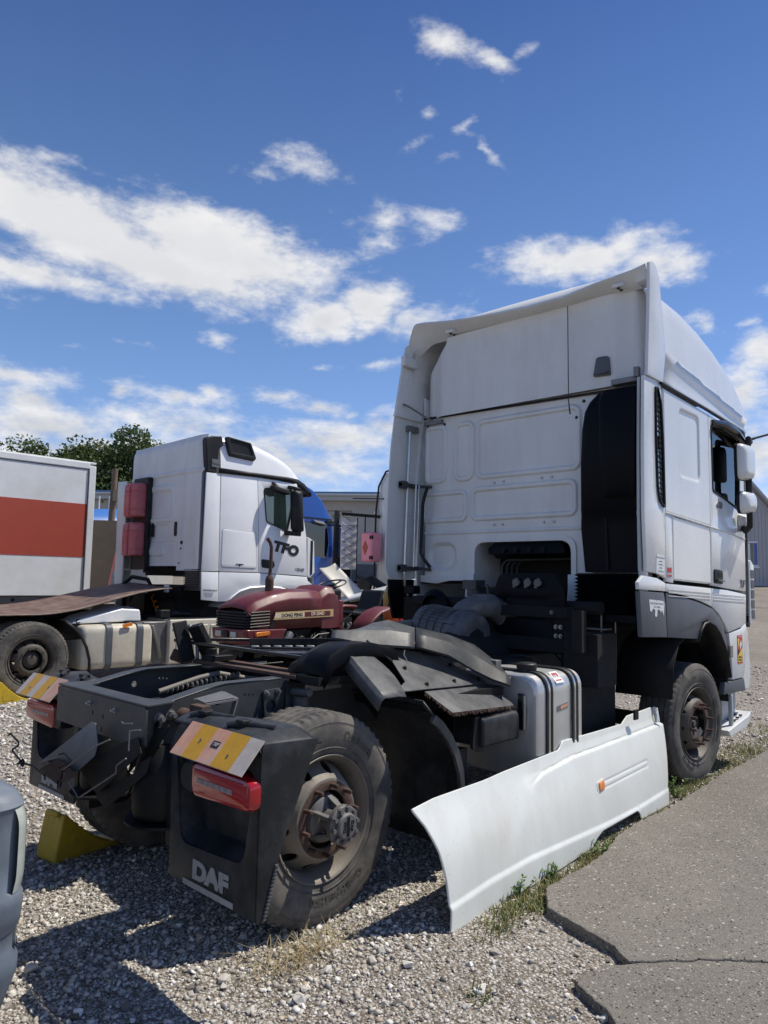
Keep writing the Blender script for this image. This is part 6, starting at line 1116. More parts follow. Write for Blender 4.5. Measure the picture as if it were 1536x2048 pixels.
for i in range(5): b = MB(); b.loft([[(x, -1.222 - d, z) for x, z in rr([(2.15 + i * .15 - g, .40 - g), (2.24 + i * .15 + g, .40 - g), (2.24 + i * .15 + g, .88 + g), (2.15 + i * .15 - g, .88 + g)], .02, 3)] for g, d in ((.012, -.004), (.0, .012))], cap=True); b.build('pressed_rib', 'cream_paint', bx_)
for x in (2.10, 2.52): 
    for z in (.42, .86): b = MB(); b.cyl((x, -1.221, z), (x, -1.232, z), .022, n=14); b.build('panel_fixing', 'frame_dark', bx_)
b = MB(); b.box(1.62, -1.15, .32, 2.0, -.5, .95); b.tube([(1.75, -1.16, .9), (1.85, -1.18, .6), (1.9, -1.16, .4)], .03, 8); b.build('exhaust_outlet', 'worn_steel', T, bevel=.03)
b = MB(); b.plate(rect(2.03, -1.2, 2.9, -.5), t=.012, m=XY(.99)); b.build('box_lid', 'frame', T)
b = MB(); b.box(1.95, -1.05, 1.0, 2.12, -.9, 1.12); b.cyl((2.15, -.98, 1.06), (2.3, -.98, 1.06), .055); b.cyl((2.3, -.95, 1.05), (2.55, -.9, 1.05), .045); b.build('valve_block', 'black_plastic', T, bevel=.01)
# cab shell
def tside(name, P, holes=(), mt_='white_bright', t=.03, y=-S, bev=.007): b = MB(); b.plate(P, list(holes), t, bev, XZ(y + t / 2)); return b.build(name, mt_, T, smooth=40)
tside('side_fairing', [(2.54, 3.32), (2.80, 3.325), (2.835, 1.735), (2.525, 1.735)])
tside('lower_fairing', [(2.52, 1.722), (2.835, 1.722), (2.85, 1.25), (2.54, 1.28)])
up = tside('upper_side', [(2.815, 3.325), (3.545, 3.345), (3.60, 2.6), (3.625, 1.735), (2.85, 1.735)])
b = MB(); b.plate(rr([(2.88, 2.43), (3.555, 2.405), (3.575, 1.80), (2.88, 1.81)], .05), t=.012, bev=.003, m=XZ(-S - .003)); lk = b.build('locker_door', 'white_bright', T)
b = MB(); b.plate(rr([(2.87, 2.44), (3.565, 2.415), (3.585, 1.79), (2.87, 1.80)], .05), t=.006, m=XZ(-S - .0005)); b.build('locker_gap', 'cab_grey', lk)
b = MB(); b.box(3.16, -S - .016, 1.855, 3.31, -S - .006, 1.868); b.plate(circ(3.235, 1.845, .02), t=.01, m=XZ(-S - .01)); b.build('locker_latch', 'mark_dark', lk)
wn_ = rr([(3.68, 3.19), (4.32, 3.22), (4.34, 2.9), (4.24, 2.46), (3.76, 2.60)], [.06, .04, .05, .05, .06])
td = tside('door', [(3.555, 3.345), (4.42, 3.335), (4.60, 2.75), (4.68, 2.4), (4.72, 1.69), (3.635, 1.735), (3.61, 2.6)], [wn_])
b = MB(); b.plate(wn_, [[(4.02 + (x - 4.02) * .94, 2.85 + (z - 2.85) * .94) for x, z in wn_]], .02, .002, XZ(-S + .002)); b.build('window_seal', 'black_plastic', td)
b = MB(); b.plate(wn_, t=.005, m=XZ(-S + .02)); b.build('window_glass', 'glass', td)
b = MB(); b.plate(rr([(3.68, 1.965), (3.94, 1.94), (3.97, 1.86), (3.92, 1.80), (3.70, 1.82)], .04), t=.02, bev=.004, m=XZ(-S - .006)); b.build('door_handle', 'black_plastic', td)
b = MB(); b.text('TFO', .235, frame((4.21, -S - .004, 2.155), (1, 0, -.16), (0.06, 0, 1)), .002, .017, shear=.12, sx=1.2, space=1.08); b.build('door_lettering', 'mark_dark', td, smooth=0)
b = MB(); b.text('1848', .085, frame((4.52, -S - .004, 1.80), (1, 0, -.05), (0, 0, 1)), .002, .001, shear=.3, sx=1.3); b.build('model_lettering', 'mark_grey', td, smooth=0)
b = MB(); b.text('TRUCK NORD ØVA AT', .028, frame((2.69, -S - .004, 1.43), (1, 0, -.03), (0, 0, 1)), .001, .0004, sx=.9); b.build('fairing_lettering', 'mark_dark', T, smooth=0)
b = MB()
for k_, tx in enumerate(('sentralbord 900 1 ØVAT', 'Org.nr. 9146 67 920', 'EU-last 19.000 kg')): b.text(tx, .02, frame((2.66, -S - .004, 1.388 - k_ * .026), (1, 0, -.03), (0, 0, 1)), .001, sx=.9)
b.build('fairing_small_print', 'mark_grey', T, smooth=0)
tside('lower_body', [(2.85, 1.722), (3.63, 1.722), (4.72, 1.675), (4.76, 1.55), (4.70, 1.44), (4.45, 1.42), (4.2, 1.49), (3.76, 1.49), (3.45, 1.47), (3.24, 1.41), (3.08, 1.30), (3.02, 1.25), (2.855, 1.25)])
b = MB(); arc2 = [(3.02, 1.25), (3.10, 1.33), (3.24, 1.42), (3.45, 1.48), (3.76, 1.50), (4.1, 1.48), (4.35, 1.42)]; b.loft([[(x, -S - .02, z + .015), (x, -S - .03, z - .01), (x, -S + .06, z - .10), (x, -.7, z - .1)] for x, z in arc2], closed=False); b.build('arch_lip', 'white_bright', T, solid=.012)
b = MB(); b.loft([[(x, y, z) for x, z in ((4.72, 2.40), (4.88, 2.33), (4.91, 1.76), (4.82, 1.66), (4.74, 1.68))] for y in (-S + .01, -S + .10)], cap=True); b.loft([[(x, y, z) for x, z in ((4.74, 1.62), (4.90, 1.52), (4.92, .9), (4.6, .9), (4.6, 1.45))] for y in (-S + .02, S - .02)], cap=True); b.build('front_corner', 'white_bright', T, bevel=.01)
b = MB(); b.box(4.80, -S + .0, 1.72, 4.845, -S + .012, 2.34); b.build('corner_slot', 'black_plastic', T)
b = MB(); prof = [(4.42, 3.34), (4.60, 2.85), (4.75, 2.4), (4.95, 2.3), (5.0, 1.5), (4.6, 1.3), (4.4, 1.4)]
b.loft([[(x - (.08 if abs(y) > 1.1 else 0), y, z) for x, z in prof] for y in (-S + .04, -1.0, 1.0, S - .04)]); b.build('cab_front', 'white_bright', T, smooth=30)
# roof with black waist strip and intake grille
def trr(x, zt):
    zb_ = 3.42; w_ = S - .0; return [(x, y, z) for y, z in rr([(-w_, zb_), (-w_ + .06, zt), (w_ - .06, zt), (w_, zb_)], [0, .22, .22, 0], 7)]
b = MB(); b.loft([trr(x, z) for x, z in ((2.80, 3.97), (3.0, 3.98), (3.3, 3.965), (3.6, 3.925), (3.9, 3.85), (4.15, 3.75), (4.32, 3.64), (4.42, 3.52), (4.47, 3.45))], closed=False); b.build('roof', 'white_bright', T, smooth=50)
b = MB(); b.loft([[(x, -S - o, z0), (x, -S - o - .01, z1)] for x, z0, z1, o in ((2.76, 3.335, 3.42, .004), (3.5, 3.352, 3.425, .006), (4.2, 3.352, 3.43, .004), (4.45, 3.30, 3.42, -.02), (4.62, 3.24, 3.36, -.06), (4.80, 3.17, 3.24, -.10))], closed=False); b.loft([[(4.47, y, 3.43), (4.66, y, 3.36), (4.84, y, 3.20), (4.82, y, 3.15)] for y in (-S + .08, -.9, .9, S - .08)], closed=False); b.build('roof_trim', 'black_plastic', T, solid=.02)
go_ = rr([(2.86, 3.965), (3.38, 3.92), (3.50, 3.67), (3.46, 3.62), (2.95, 3.64)], .05)
b = MB(); b.plate(go_, [rr([(2.945, 3.925), (3.345, 3.885), (3.43, 3.70), (3.02, 3.71)], .03)], .06, .01, XZ(-S + .015)); gr_ = b.build('roof_grille', 'black_plastic', T)
b = MB(); b.plate(go_, t=.01, m=XZ(-S + .03)); b.build('grille_back', 'interior_dark', gr_)
for i in range(22): x = 2.955 + i * .02; b = MB(); z1 = 3.925 - .1 * (x - 2.945); b.bar((x, -S + .004, z1), (x + .065, -S + .004, 3.705), .004, .02, (1, 0, 0)); b.build('grille_slat', 'black_plastic', gr_)
b = MB(); b.loft([[(x, y, z) for x, z in ((2.50, 3.86), (2.62, 3.93), (2.80, 3.95), (2.84, 3.80), (2.76, 3.74), (2.72, 3.33), (2.55, 3.33))] for y in (-S + .0, -S + .12)], cap=True); b.build('roof_corner_deflector', 'black_plastic', T, bevel=.015)
b = MB(); b.box(2.62, -S - .012, 3.42, 2.76, -S + .01, 3.55); b.box(2.64, -S - .02, 3.48, 2.78, -S, 3.51); b.build('hinge_fitting', 'worn_steel', T)
# rear wall
EM2 = [(-.45, 2.62, .30, 3.10, .05), (-.5, 2.55, .38, 3.2, .06), (-.42, 2.22, .22, 2.52, .05), (-.36, 1.98, .12, 2.14, .06)]
def w2(yl, z):
    d = 0.
    for i, (a, c0, e, f0, r) in enumerate(EM2): d += .022 * rbox(yl, z, a, c0, e, f0, r, .016) * (1 if i % 2 == 0 else -1)
    d += -.018 * (1 - sstep(.01, .05, abs(z - 3.37))) + .012 * (1 - sstep(.006, .02, abs(z - 2.20 + .0))) * (abs(yl) < .5)
    d += .012 * (1 - sstep(.008, .02, abs(abs(yl + .05) - .62 - .10 * (z - 2))))
    d += .06 * sstep(1.0, 1.2, abs(yl)) ** 2 + .04 * sstep(3.78, 3.95, z) ** 2
    return 2.50 + d
b = MB(); b.grid(lambda u, v: (lambda z: (lambda wl_, wr_: (lambda yl: (w2(yl, z), -yl, z + (.02 * yl if z > 3.8 else 0)))(-wl_ + u * (wl_ + wr_)))(1.2 - .06 * sstep(3.7, 3.95, z), 1.18))(1.74 + v * 2.2), 130, 150, skip=lambda u, v: v < .035 and .22 < u < .72); rw = b.build('cab_rear_wall', 'white_dusty', T, smooth=60)
for y, z, r_ in ((.28, 2.43, .03), (-.46, 2.43, .03)): b = MB(); b.plate(rr([(-y - .035, z - .12), (-y + .035, z - .12), (-y + .035, z + .12), (-y - .035, z + .12)], .03), t=.012, m=YZ(2.49)); b.build('wall_slot', 'black_plastic', rw)
for y, z, r_ in ((.52, 2.17, .03), (-.66, 2.20, .03), (.52, 2.08, .012), (-.64, 2.10, .012), (.52, 1.86, .012), (-.6, 1.86, .012), (.3, 1.79, .012), (.05, 1.79, .012), (-.2, 1.79, .012)): b = MB(); b.cyl((2.485, y, z), (2.505, y, z), r_, n=14); b.build('wall_plug', 'black_plastic', rw)
b = MB(); b.plate([(.93, 3.36), (1.05, 3.36), (1.24, 3.9), (1.12, 3.9), (.95, 3.7)], t=.14, m=YZ(2.60)); b.plate([(1.0, 3.36), (1.18, 3.36), (1.20, 1.42), (.74, 1.42), (.76, 1.85), (.90, 2.1), (1.0, 2.4), (1.03, 2.7)], t=.14, bev=.01, m=YZ(2.60)); ai = b.build('air_duct', 'trim_grey', T)
for i in range(11): b = MB(); b.box(2.50, -1.17, 1.45 + i * .03, 2.53, -.76, 1.462 + i * .03); b.build('duct_rib', 'black_plastic', ai)
b = MB(); b.plate([(2.30, 3.33), (2.62, 3.33), (2.62, 1.76), (2.33, 1.76)], t=.03, bev=.006, m=XZ(1.235)); b.plate([(2.31, 1.75), (2.62, 1.75), (2.62, 1.1), (2.36, 1.1)], t=.03, bev=.006, m=XZ(1.23)); b.build('left_fairing', 'white_dusty', T)
b = MB(); b.plate([(-1.24, 3.33), (-.93, 3.32), (-.93, 1.3), (-1.2, 1.3)], t=.03, bev=.006, m=YZ(2.32)); b.build('left_fairing_face', 'white_dusty', T)
b = MB(); b.box(2.40, .34, 1.75, 2.49, .84, 3.36); b.build('cylinder_rack', 'black_plastic', T, bevel=.01)
for z0, z1 in ((2.66, 3.25), (1.98, 2.56)):
    e = bpy.data.objects.new('extinguisher_box', None); col.objects.link(e); e.parent = T
    def er(z, g): return [(x, y, z) for x, y in rr([(2.18 + g, .38 + g), (2.45, .38 + g), (2.45, .82 - g), (2.18 + g, .82 - g)], .10, 6)]
    b = MB(); b.loft([er(z0, .03), er(z0 + .02, .005), er(z0 + .11, 0), er(z0 + .115, .008), er(z0 + .125, .008), er(z0 + .13, 0), er(z1 - .16, 0), er(z1 - .155, .008), er(z1 - .145, .008), er(z1 - .14, 0), er(z1 - .04, .005), er(z1, .04)], cap=True); b.build('box_shell', 'red_box', e, smooth=40)
    b = MB(); b.bar((2.175, .55, z0 + .02), (2.175, .55, z1 - .02), .02, .03); b.build('box_latch', 'red_box', e)
b = MB(); b.tube([(2.3, .8, 1.1), (2.25, .75, 1.5), (2.3, .55, 1.62), (2.4, .2, 1.58), (2.45, 0, 1.3)], .035, 10); b.tube([(2.2, .4, 1.2), (2.25, .35, 1.45), (2.3, .1, 1.4), (2.4, -.2, 1.45), (2.45, -.5, 1.3)], .02, 8); b.box(2.3, .1, 1.0, 2.6, .9, 1.35); b.lathe([(.1, -.02), (.12, 0), (.1, .02)], AX((2.35, -.1, 1.35), (-1, 0, 0)), 24); b.lathe([(.1, -.02), (.12, 0), (.1, .02)], AX((2.35, -.4, 1.35), (-1, 0, 0)), 24); b.box(2.45, -.75, 1.0, 2.9, .3, 1.5); b.build('behind_cab_units', 'frame_dark', T, bevel=.015)
b = MB(); b.box(2.3, -.62, 1.38, 2.34, -.5, 1.5); b.build('work_lamp', 'sticker_white', T, bevel=.01)
b = MB(); pts = []
for i in range(90): t_ = i / 89; a = t_ * 60; c0 = Vector((2.25, -.25, 1.32)).lerp(Vector((2.3, -.85, .98)), t_) + Vector((0, 0, -.18 * math.sin(t_ * 3.14))); pts.append(c0 + Vector((.035 * math.cos(a), 0, .035 * math.sin(a))))
b.tube(pts, .008, 5); b.build('coiled_air_line', 'amber', T)
mi = bpy.data.objects.new('wing_mirror', None); col.objects.link(mi); mi.parent = T
b = MB(); b.loft([[(x, y, z) for x, z in rr([(4.16 + g, 2.47 + g), (4.40 - g, 2.44 + g), (4.34 - g, 3.19 - g), (4.14 + g, 3.18 - g)], .06, 5)] for y, g in ((-1.40, .02), (-1.44, 0), (-1.52, .01), (-1.56, .06))], cap=True); b.build('mirror_housing', 'black_plastic', mi, smooth=45)
b = MB(); b.loft([[(3.78, -1.27, 3.22), (3.82, -1.30, 3.12), (3.80, -1.45, 3.14), (3.76, -1.4, 3.24)], [(4.05, -1.34, 3.16), (4.06, -1.36, 3.08), (4.05, -1.54, 3.08), (4.03, -1.52, 3.18)]], cap=True); b.bar((3.85, -1.27, 3.30), (3.92, -1.4, 3.18), .08, .05); b.build('kerb_mirror', 'black_plastic', mi, bevel=.02)
b = MB(); b.bar((4.2, -1.25, 2.44), (4.3, -1.5, 2.42), .16, .08); b.bar((4.25, -1.25, 3.26), (4.25, -1.5, 3.2), .1, .06); b.build('mirror_arm', 'black_plastic', mi, bevel=.015)
b = MB(); b.box(2.9, -1.2, 1.65, 4.7, 1.2, 1.7); b.box(2.85, -1.2, 1.7, 2.9, 1.2, 3.3); b.box(3.4, -.9, 1.8, 3.8, -.4, 2.7); b.build('cab_interior', 'interior_dark', T)
# brown board and white fairing pieces lying on its chassis
bb = thing('plywood_sheet', 'bowed brown film-faced sheet lying across the rear of the TFO truck chassis', 'board', (1.9, 7.7, 1.1))
def bdf(u, v):
    x = -1.6 + 3.5 * u; y = -1.0 + 1.9 * v; z = .10 - .10 * (1 - u) + .30 * sstep(.35, 1.05, u) + .06 * (v - .5) + .015 * math.sin(u * 9)
    x2 = x + .9 * (v - .5) * sstep(.2, 1, u) * .4
    return (x2, y, z - .02)
b = MB(); b.grid(bdf, 30, 10); b.build('sheet', 'brown_board', bb, solid=.018, smooth=60)
wf_ = thing('fairing_piece', 'loose white plastic fairing piece on top of the cream fuel tank', 'body panel', (2.6, 6.8, .93))
b = MB(); b.loft([[(x, y, z) for x, z in P] for y, P in ((-.05, [(-.55, .01), (.55, .03), (.52, .20), (.22, .22), (-.42, .07)]), (.35, [(-.50, .05), (.55, .06), (.52, .24), (.2, .26), (-.40, .12)]))], cap=True); b.build('fairing_shell', 'white_bright', wf_, bevel=.02)
b = MB(); b.plate(circ(-.42, .045, .035, 16), t=.01, m=frame((0, -.055, .005), (1, 0, 0), (0, .3, 1))); b.build('fairing_hole', 'black_plastic', wf_)
w3_ = thing('fairing_piece', 'white plastic piece peeping out beneath the brown sheet', 'body panel', (2.4, 8.6, 1.02)); b = MB(); b.loft([[(x, y, z) for x, z in ((-.5, 0), (.5, 0), (.35, .14), (-.2, .10))] for y in (-.2, .2)], cap=True); b.build('fairing_shell', 'white_bright', w3_, bevel=.02)

# ------------------------------------------------------------------ box body with red band
tr = thing('box_trailer', 'white box trailer with a broad red band at the far left', 'trailer', (4.30, 11.0, 0))
b = MB(); b.box(-11, 0, 1.22, -.14, 2.5, 3.88); b.build('box_body', 'box_white', tr, bevel=.01)
b = MB(); b.box(-11, -.005, 1.99, -.14, .0, 3.07); b.build('red_band', 'stripe_red', tr)
b = MB(); b.box(-.14, -.02, 1.20, .0, 2.52, 3.86); b.build('corner_post', 'box_white', tr, bevel=.012)
b = MB(); b.box(-11, -.018, 3.80, -.13, .0, 3.92); b.box(-11, -.01, 3.90, 0, 2.5, 3.94); b.build('top_rail', 'box_white', tr, bevel=.008)
b = MB(); b.box(-11, -.006, 3.775, -.14, .0, 3.79); b.box(-.155, -.024, 1.21, -.142, .0, 3.79); b.build('rail_joint', 'rust', tr)
b = MB(); b.box(-11, .06, 1.08, -.3, .16, 1.20); b.box(-11, .7, .95, -.3, .8, 1.2); b.box(-11, 1.7, .95, -.3, 1.8, 1.2); b.build('under_rail', 'worn_steel', tr)
for x in (-3.3, -2.35, -1.45): b = MB(); b.cyl((x, .058, 1.14), (x, .045, 1.14), .03, n=12); b.build('rail_bolt', 'frame_dark', tr)
b = MB(); b.box(-2.15, -.012, 1.24, -2.02, .0, 1.31); b.build('side_marker', 'amber', tr)
for x in (-5.0, -6.3): wheel(tr, AX((x, .05, .5), (0, -1, 0)), detail=False, studs=False)
b = MB(); b.box(-9, .6, .5, -.6, 1.9, .95); b.build('underframe', 'frame_dark', tr)
bd_ = thing('standing_board', 'tall dark brown board standing between the box trailer and the TFO truck', 'board', (5.44, 12.74, 0), 0)
fr2 = frame((0, 0, 0), (.915, -.40, 0), (.03, .06, 1)); b = MB(); b.plate([(-.75, 0.0), (-.12, 0.0), (.03, 1.0), (.265, 2.40), (.275, 2.93), (-.75, 2.91)], t=.03, m=fr2); b.build('board_sheet', 'brown_ply', bd_); b = MB(); b.bar(fr2 @ Vector((.0, .85, -.03)), fr2 @ Vector((.27, 2.38, -.03)), .05, .04); b.build('edge_batten', 'red_box', bd_)

# ------------------------------------------------------------------ blue tractor
B = thing('tractor_truck', 'blue tractor unit parked behind the white TFO truck', 'truck', (7.9, 11.25, 0))
def bside(P, mt_='blue_paint', t=.04, holes=(), name='cab_side'): b = MB(); b.plate(P, list(holes), t, .01, XZ(-1.25 + t / 2)); return b.build(name, mt_, B, smooth=40)
bw = rr([(1.15, 3.02), (1.95, 3.02), (2.02, 2.55), (1.95, 2.15), (1.25, 2.25)], .05)
bside([(0, 1.5), (2.2, 1.5), (2.22, 2.2), (2.12, 3.05), (1.95, 3.15), (0, 3.15)], holes=[bw])
b = MB(); b.plate(bw, t=.01, m=XZ(-1.235)); b.build('window_glass', 'glass_dark', B)
def brr(x, zt, w_=1.25): return [(x, y, z) for y, z in rr([(-w_, 3.12), (-w_ + .06, zt), (w_ - .06, zt), (w_, 3.12)], [0, .1, .1, 0], 6)]
b = MB(); b.loft([brr(x, z) for x, z in ((0, 4.05), (.6, 4.05), (1.1, 4.0), (1.5, 3.86), (1.8, 3.64), (2.0, 3.38), (2.08, 3.2))], closed=False); b.build('roof', 'blue_paint', B, smooth=50)
b = MB(); b.loft([[(x, y, z) for x, z in ((2.10, 3.12), (2.3, 2.1), (2.36, 1.9), (2.38, 1.0), (2.2, 1.0), (2.05, 2.1))] for y in (-1.2, 1.2)], cap=True); b.build('cab_front', 'blue_paint', B, bevel=.04)
b = MB(); b.plate([(1.2, 1.5), (2.25, 1.5), (2.2, 2.0), (1.9, 1.9), (1.5, 1.55)], t=.02, m=XZ(-1.262)); b.plate([(.0, .9), (2.3, .9), (2.3, 1.48), (.0, 1.48)], t=.06, bev=.01, m=XZ(-1.22)); b.build('lower_panel', 'blue_paint', B)
b = MB(); b.plate([(0, 1.5), (2.2, 1.5), (2.2, 3.1), (0, 3.1)], t=.04, m=XZ(1.22)); b.box(0, -1.2, 1.45, .05, 1.2, 3.9); b.build('cab_shell', 'blue_dark', B)
b = MB(); b.loft([[(x, y, z) for x, z in rr([(2.14, 2.2), (2.38, 2.2), (2.38, 2.95), (2.14, 2.95)], .06, 4)] for y in (-1.52, -1.38)], cap=True); b.bar((2.0, -1.25, 3.0), (2.25, -1.45, 3.0), .06, .06); b.build('wing_mirror', 'blue_dark', B, bevel=.02)
b = MB(); b.loft([[(2.45, -1.25, 3.05), (2.5, -1.25, 3.0), (2.5, -1.05, 3.0), (2.45, -1.05, 3.05)], [(2.62, -1.3, 2.72), (2.67, -1.3, 2.70), (2.67, -1.1, 2.70), (2.62, -1.1, 2.72)]], cap=True); b.bar((2.2, -1.1, 3.12), (2.48, -1.15, 3.03), .05, .05); b.build('front_mirror', 'black_plastic', B, bevel=.02)
b = MB(); b.loft([[(1.45, -1.27, 3.10), (1.5, -1.36, 3.03), (1.48, -1.27, 3.0)], [(1.82, -1.27, 3.07), (1.80, -1.40, 2.98), (1.80, -1.27, 2.95)]], cap=True); b.build('kerb_mirror', 'trim_grey', B, bevel=.01)
b = MB(); b.box(1.9, -1.30, 3.04, 2.15, -1.2, 3.10); b.box(0, -1.26, 3.12, 2.1, -1.24, 3.15); b.build('trim', 'black_plastic', B); b = MB(); b.box(2.2, -1.32, 1.75, 2.42, -1.1, 1.95); b.build('corner_step', 'black_plastic', B, bevel=.02)
wheel(B, AX((1.2, -1.2, .5), (0, -1, 0)), detail=False, studs=False); wheel(B, AX((-2.4, -1.2, .5), (0, -1, 0)), detail=False, studs=False); b = MB(); b.box(-3.2, -.45, .75, 2.2, -.38, 1.02); b.box(-3.2, .38, .75, 2.2, .45, 1.02); b.cyl((-2.4, -1.1, .5), (-2.4, 1.1, .5), .08); b.build('chassis', 'frame_dark', B)

# ------------------------------------------------------------------ third white truck, mostly behind the near cab
U = thing('tractor_truck', 'white truck cab with a pink extinguisher box, half hidden behind the near cab', 'truck', (8.2, 5.5, 0))
b = MB(); b.grid(lambda u, v: (.0 + .10 * sstep(.9, 1, u) ** 2 + .1 * sstep(.9, 1, 1 - u) ** 2 - .01 * (1 - sstep(.004, .02, abs(v - .72))), 1.2 * (1 - 2 * u) * (1 - .12 * sstep(.85, 1, v) ** 2), 1.35 + 2.45 * v), 60, 60); b.build('cab_rear_wall', 'white_dusty', U, smooth=60)
b = MB(); b.loft([[(x, y, z) for y, z in rr([(-1.22, 1.3), (1.22, 1.3), (1.16, zt), (-1.16, zt)], [0, 0, .25, .25], 6)] for x, zt in ((.05, 3.82), (.7, 3.85), (1.4, 3.6), (2.0, 3.1), (2.2, 2.4), (2.25, 1.4))], cap=True); b.build('cab_body', 'white', U, smooth=40)
b = MB(); b.tube([(-.01, 1.22, 1.4), (-.01, 1.21, 3.0), (-.01, 1.14, 3.55), (-.01, .95, 3.83), (-.01, .6, 3.9)], .02, 8); b.build('wall_seal', 'black_plastic', U)
b = MB(); b.plate([(-.62, 1.0), (-.50, 1.0), (-.46, 3.05), (-.56, 3.05)], t=.05, bev=.01, m=frame((0, 1.72, 0), (1, -.25, 0), (0, 0, 1))); b.build('opened_side_fairing', 'black_plastic', U)
b = MB(); b.plate([(-.45, 1.85), (-.08, 1.85), (-.08, 2.92), (-.45, 2.98)], t=.03, m=frame((0, 1.66, 0), (1, -.25, 0), (0, 0, 1))); qp = b.build('quilted_panel', 'sticker_white', U)
for k_ in range(7):
    z = 1.9 + k_ * .17; b = MB(); f3 = frame((0, 1.635, 0), (1, -.25, 0), (0, 0, 1)); b.bar(f3 @ Vector((-.45, z, 0)), f3 @ Vector((-.08, z + .2 if z < 2.75 else z, 0)), .012, .006); b.bar(f3 @ Vector((-.45, min(2.95, z + .2), 0)), f3 @ Vector((-.08, z, 0)), .012, .006); b.build('quilt_seam', 'trim_grey', qp)
b = MB(); b.bar((-.45, 1.75, 2.98), (.0, 1.1, 2.92), .05, .06); b.bar((-.3, 1.6, 3.3), (.0, 1.0, 3.28), .02, .02); b.tube([(-.2, 1.55, 2.9), (-.2, 1.55, 1.4)], .012, 6); b.tube([(-.1, 1.42, 2.95), (-.1, 1.42, 2.0)], .015, 6); b.bar((-.3, 1.6, 1.6), (0, 1.2, 1.55), .05, .06); b.build('fairing_bracket', 'frame_dark', U)
b = MB(); b.box(-.40, .93, 2.0, -.12, 1.24, 2.58); eb = b.build('extinguisher_box', 'pink_box', U, bevel=.04, seg=3)
b = MB(); b.plate([(-1.18, 2.28), (-1.11, 2.14), (-1.04, 2.28), (-1.11, 2.42)], t=.01, m=YZ(-.405)); b.build('diamond_mark', 'stripe_red', eb)
for z in (2.48, 2.08): b = MB(); b.box(-.42, .91, z - .035, -.38, .98, z + .035); b.build('box_latch', 'black_plastic', eb)
b = MB(); b.box(-4.2, -.45, .75, 2, -.38, 1.02); b.box(-4.2, .38, .75, 2, .45, 1.02); b.box(-1.2, -.6, 1.0, -.1, .9, 1.3); b.build('chassis', 'frame_dark', U)
for x in (1.0, -2.7):
    for s_ in (-1, 1): wheel(U, AX((x, 1.18 * s_, .5), (0, s_, 0)), detail=False, studs=False)
b = MB(); b.plate([(-1.25, 1.45), (-.85, 1.45), (-.80, 1.62), (-1.1, 1.72)], t=.05, m=YZ(-.5)); b.tube([(-.5, 1.25, 1.75), (-.45, 1.0, 1.45), (-.4, .8, 1.3)], .02, 6); b.build('dark_bodywork', 'black_plastic', U)
def loose(label, c, e1, e2, l_, w_, mt_, name='body_panel'):
    t = thing(name, label, 'body panel', c); f3 = frame((0, 0, 0), e1, e2); b = MB(); b.loft([[tuple(f3 @ Vector((x, y, .04 * (1 - (2 * y / w_) ** 2)))) for y in np.linspace(-w_ / 2, w_ / 2, 7)] for x in np.linspace(-l_ / 2, l_ / 2, 5)], closed=False); b.build('panel_sheet', mt_, t, solid=.02, smooth=60)
    if mt_ == 'pale_tarp':
        for k_ in range(6): q = MB(); x = -l_ / 2 + l_ * (k_ + .5) / 6; q.tube([f3 @ Vector((x - .08, -w_ / 2, .03)), f3 @ Vector((x, 0, .058)), f3 @ Vector((x + .08, w_ / 2, .03))], .006, 5); q.build('crease', 'cab_grey', t)
    return t
loose('cream panel with creases tilted up behind the tractor steering wheel', (7.0, 6.40, 1.60), (0.1, .9, .55), (1, -.2, .4), 1.15, .34, 'pale_tarp')
loose('long white panel lying behind the red tractor seat', (7.0, 5.60, 1.42), (.1, -1.0, .22), (1, .1, .35), 1.75, .40, 'white')
loose('dark panel propped behind the long white panel', (7.6, 5.9, 1.50), (.3, -.8, -.5), (1, .3, .3), .7, .3, 'black_plastic')
# ------------------------------------------------------------------ small red farm tractor
K = thing('farm_tractor', 'small dark red farm tractor with black seat between the two white trucks', 'tractor', (3.6, 3.62, 0))
def k_(p): return (p[0] - 3.6, p[1] - 3.62, p[2])
def hr(x, zt, wdt, zs): return [k_((x, 3.62 + y, z)) for y, z in rr([(-wdt, zs), (-wdt, zt - .10), (-wdt * .78, zt - .01), (0, zt + .012), (wdt * .78, zt - .01), (wdt, zt - .10), (wdt, zs)], [0, .05, .07, .3, .07, .05, 0], 5)]
b = MB(); b.loft([hr(x, z, w_, zs) for x, z, w_, zs in ((2.58, 1.285, .31, 1.25), (2.60, 1.32, .318, 1.24), (2.72, 1.385, .32, 1.06), (2.95, 1.455, .32, 1.045), (3.2, 1.495, .32, 1.045), (3.5, 1.50, .32, 1.05), (3.72, 1.495, .32, 1.055))], closed=False); b.build('bonnet', 'tractor_red', K, smooth=40, solid=.01)
b = MB(); b.loft([hr(x, z, w_, zs) for x, z, w_, zs in ((3.70, 1.50, .325, 1.03), (3.80, 1.56, .33, 1.03), (3.92, 1.555, .33, 1.03), (4.06, 1.36, .31, 1.05))], cap=True); b.build('cowl', 'tractor_red', K, smooth=40)
b = MB(); b.loft([hr(x, 1.25 + e, .30, 1.06) for x, e in ((2.585, 0), (2.9, .02))], cap=True); gk = b.build('grille_back', 'interior_dark', K)
for i in range(6): z = 1.075 + i * .033; e = MB(); o_ = .012 * (6 - i) / 6; e.tube([k_((2.88, 3.295, z + .012)), k_((2.62 - o_, 3.30, z)), k_((2.575 - o_, 3.34, z)), k_((2.565 - o_, 3.62, z)), k_((2.575 - o_, 3.90, z)), k_((2.62, 3.94, z))], .011, 6); e.build('grille_bar', 'black_plastic', K)
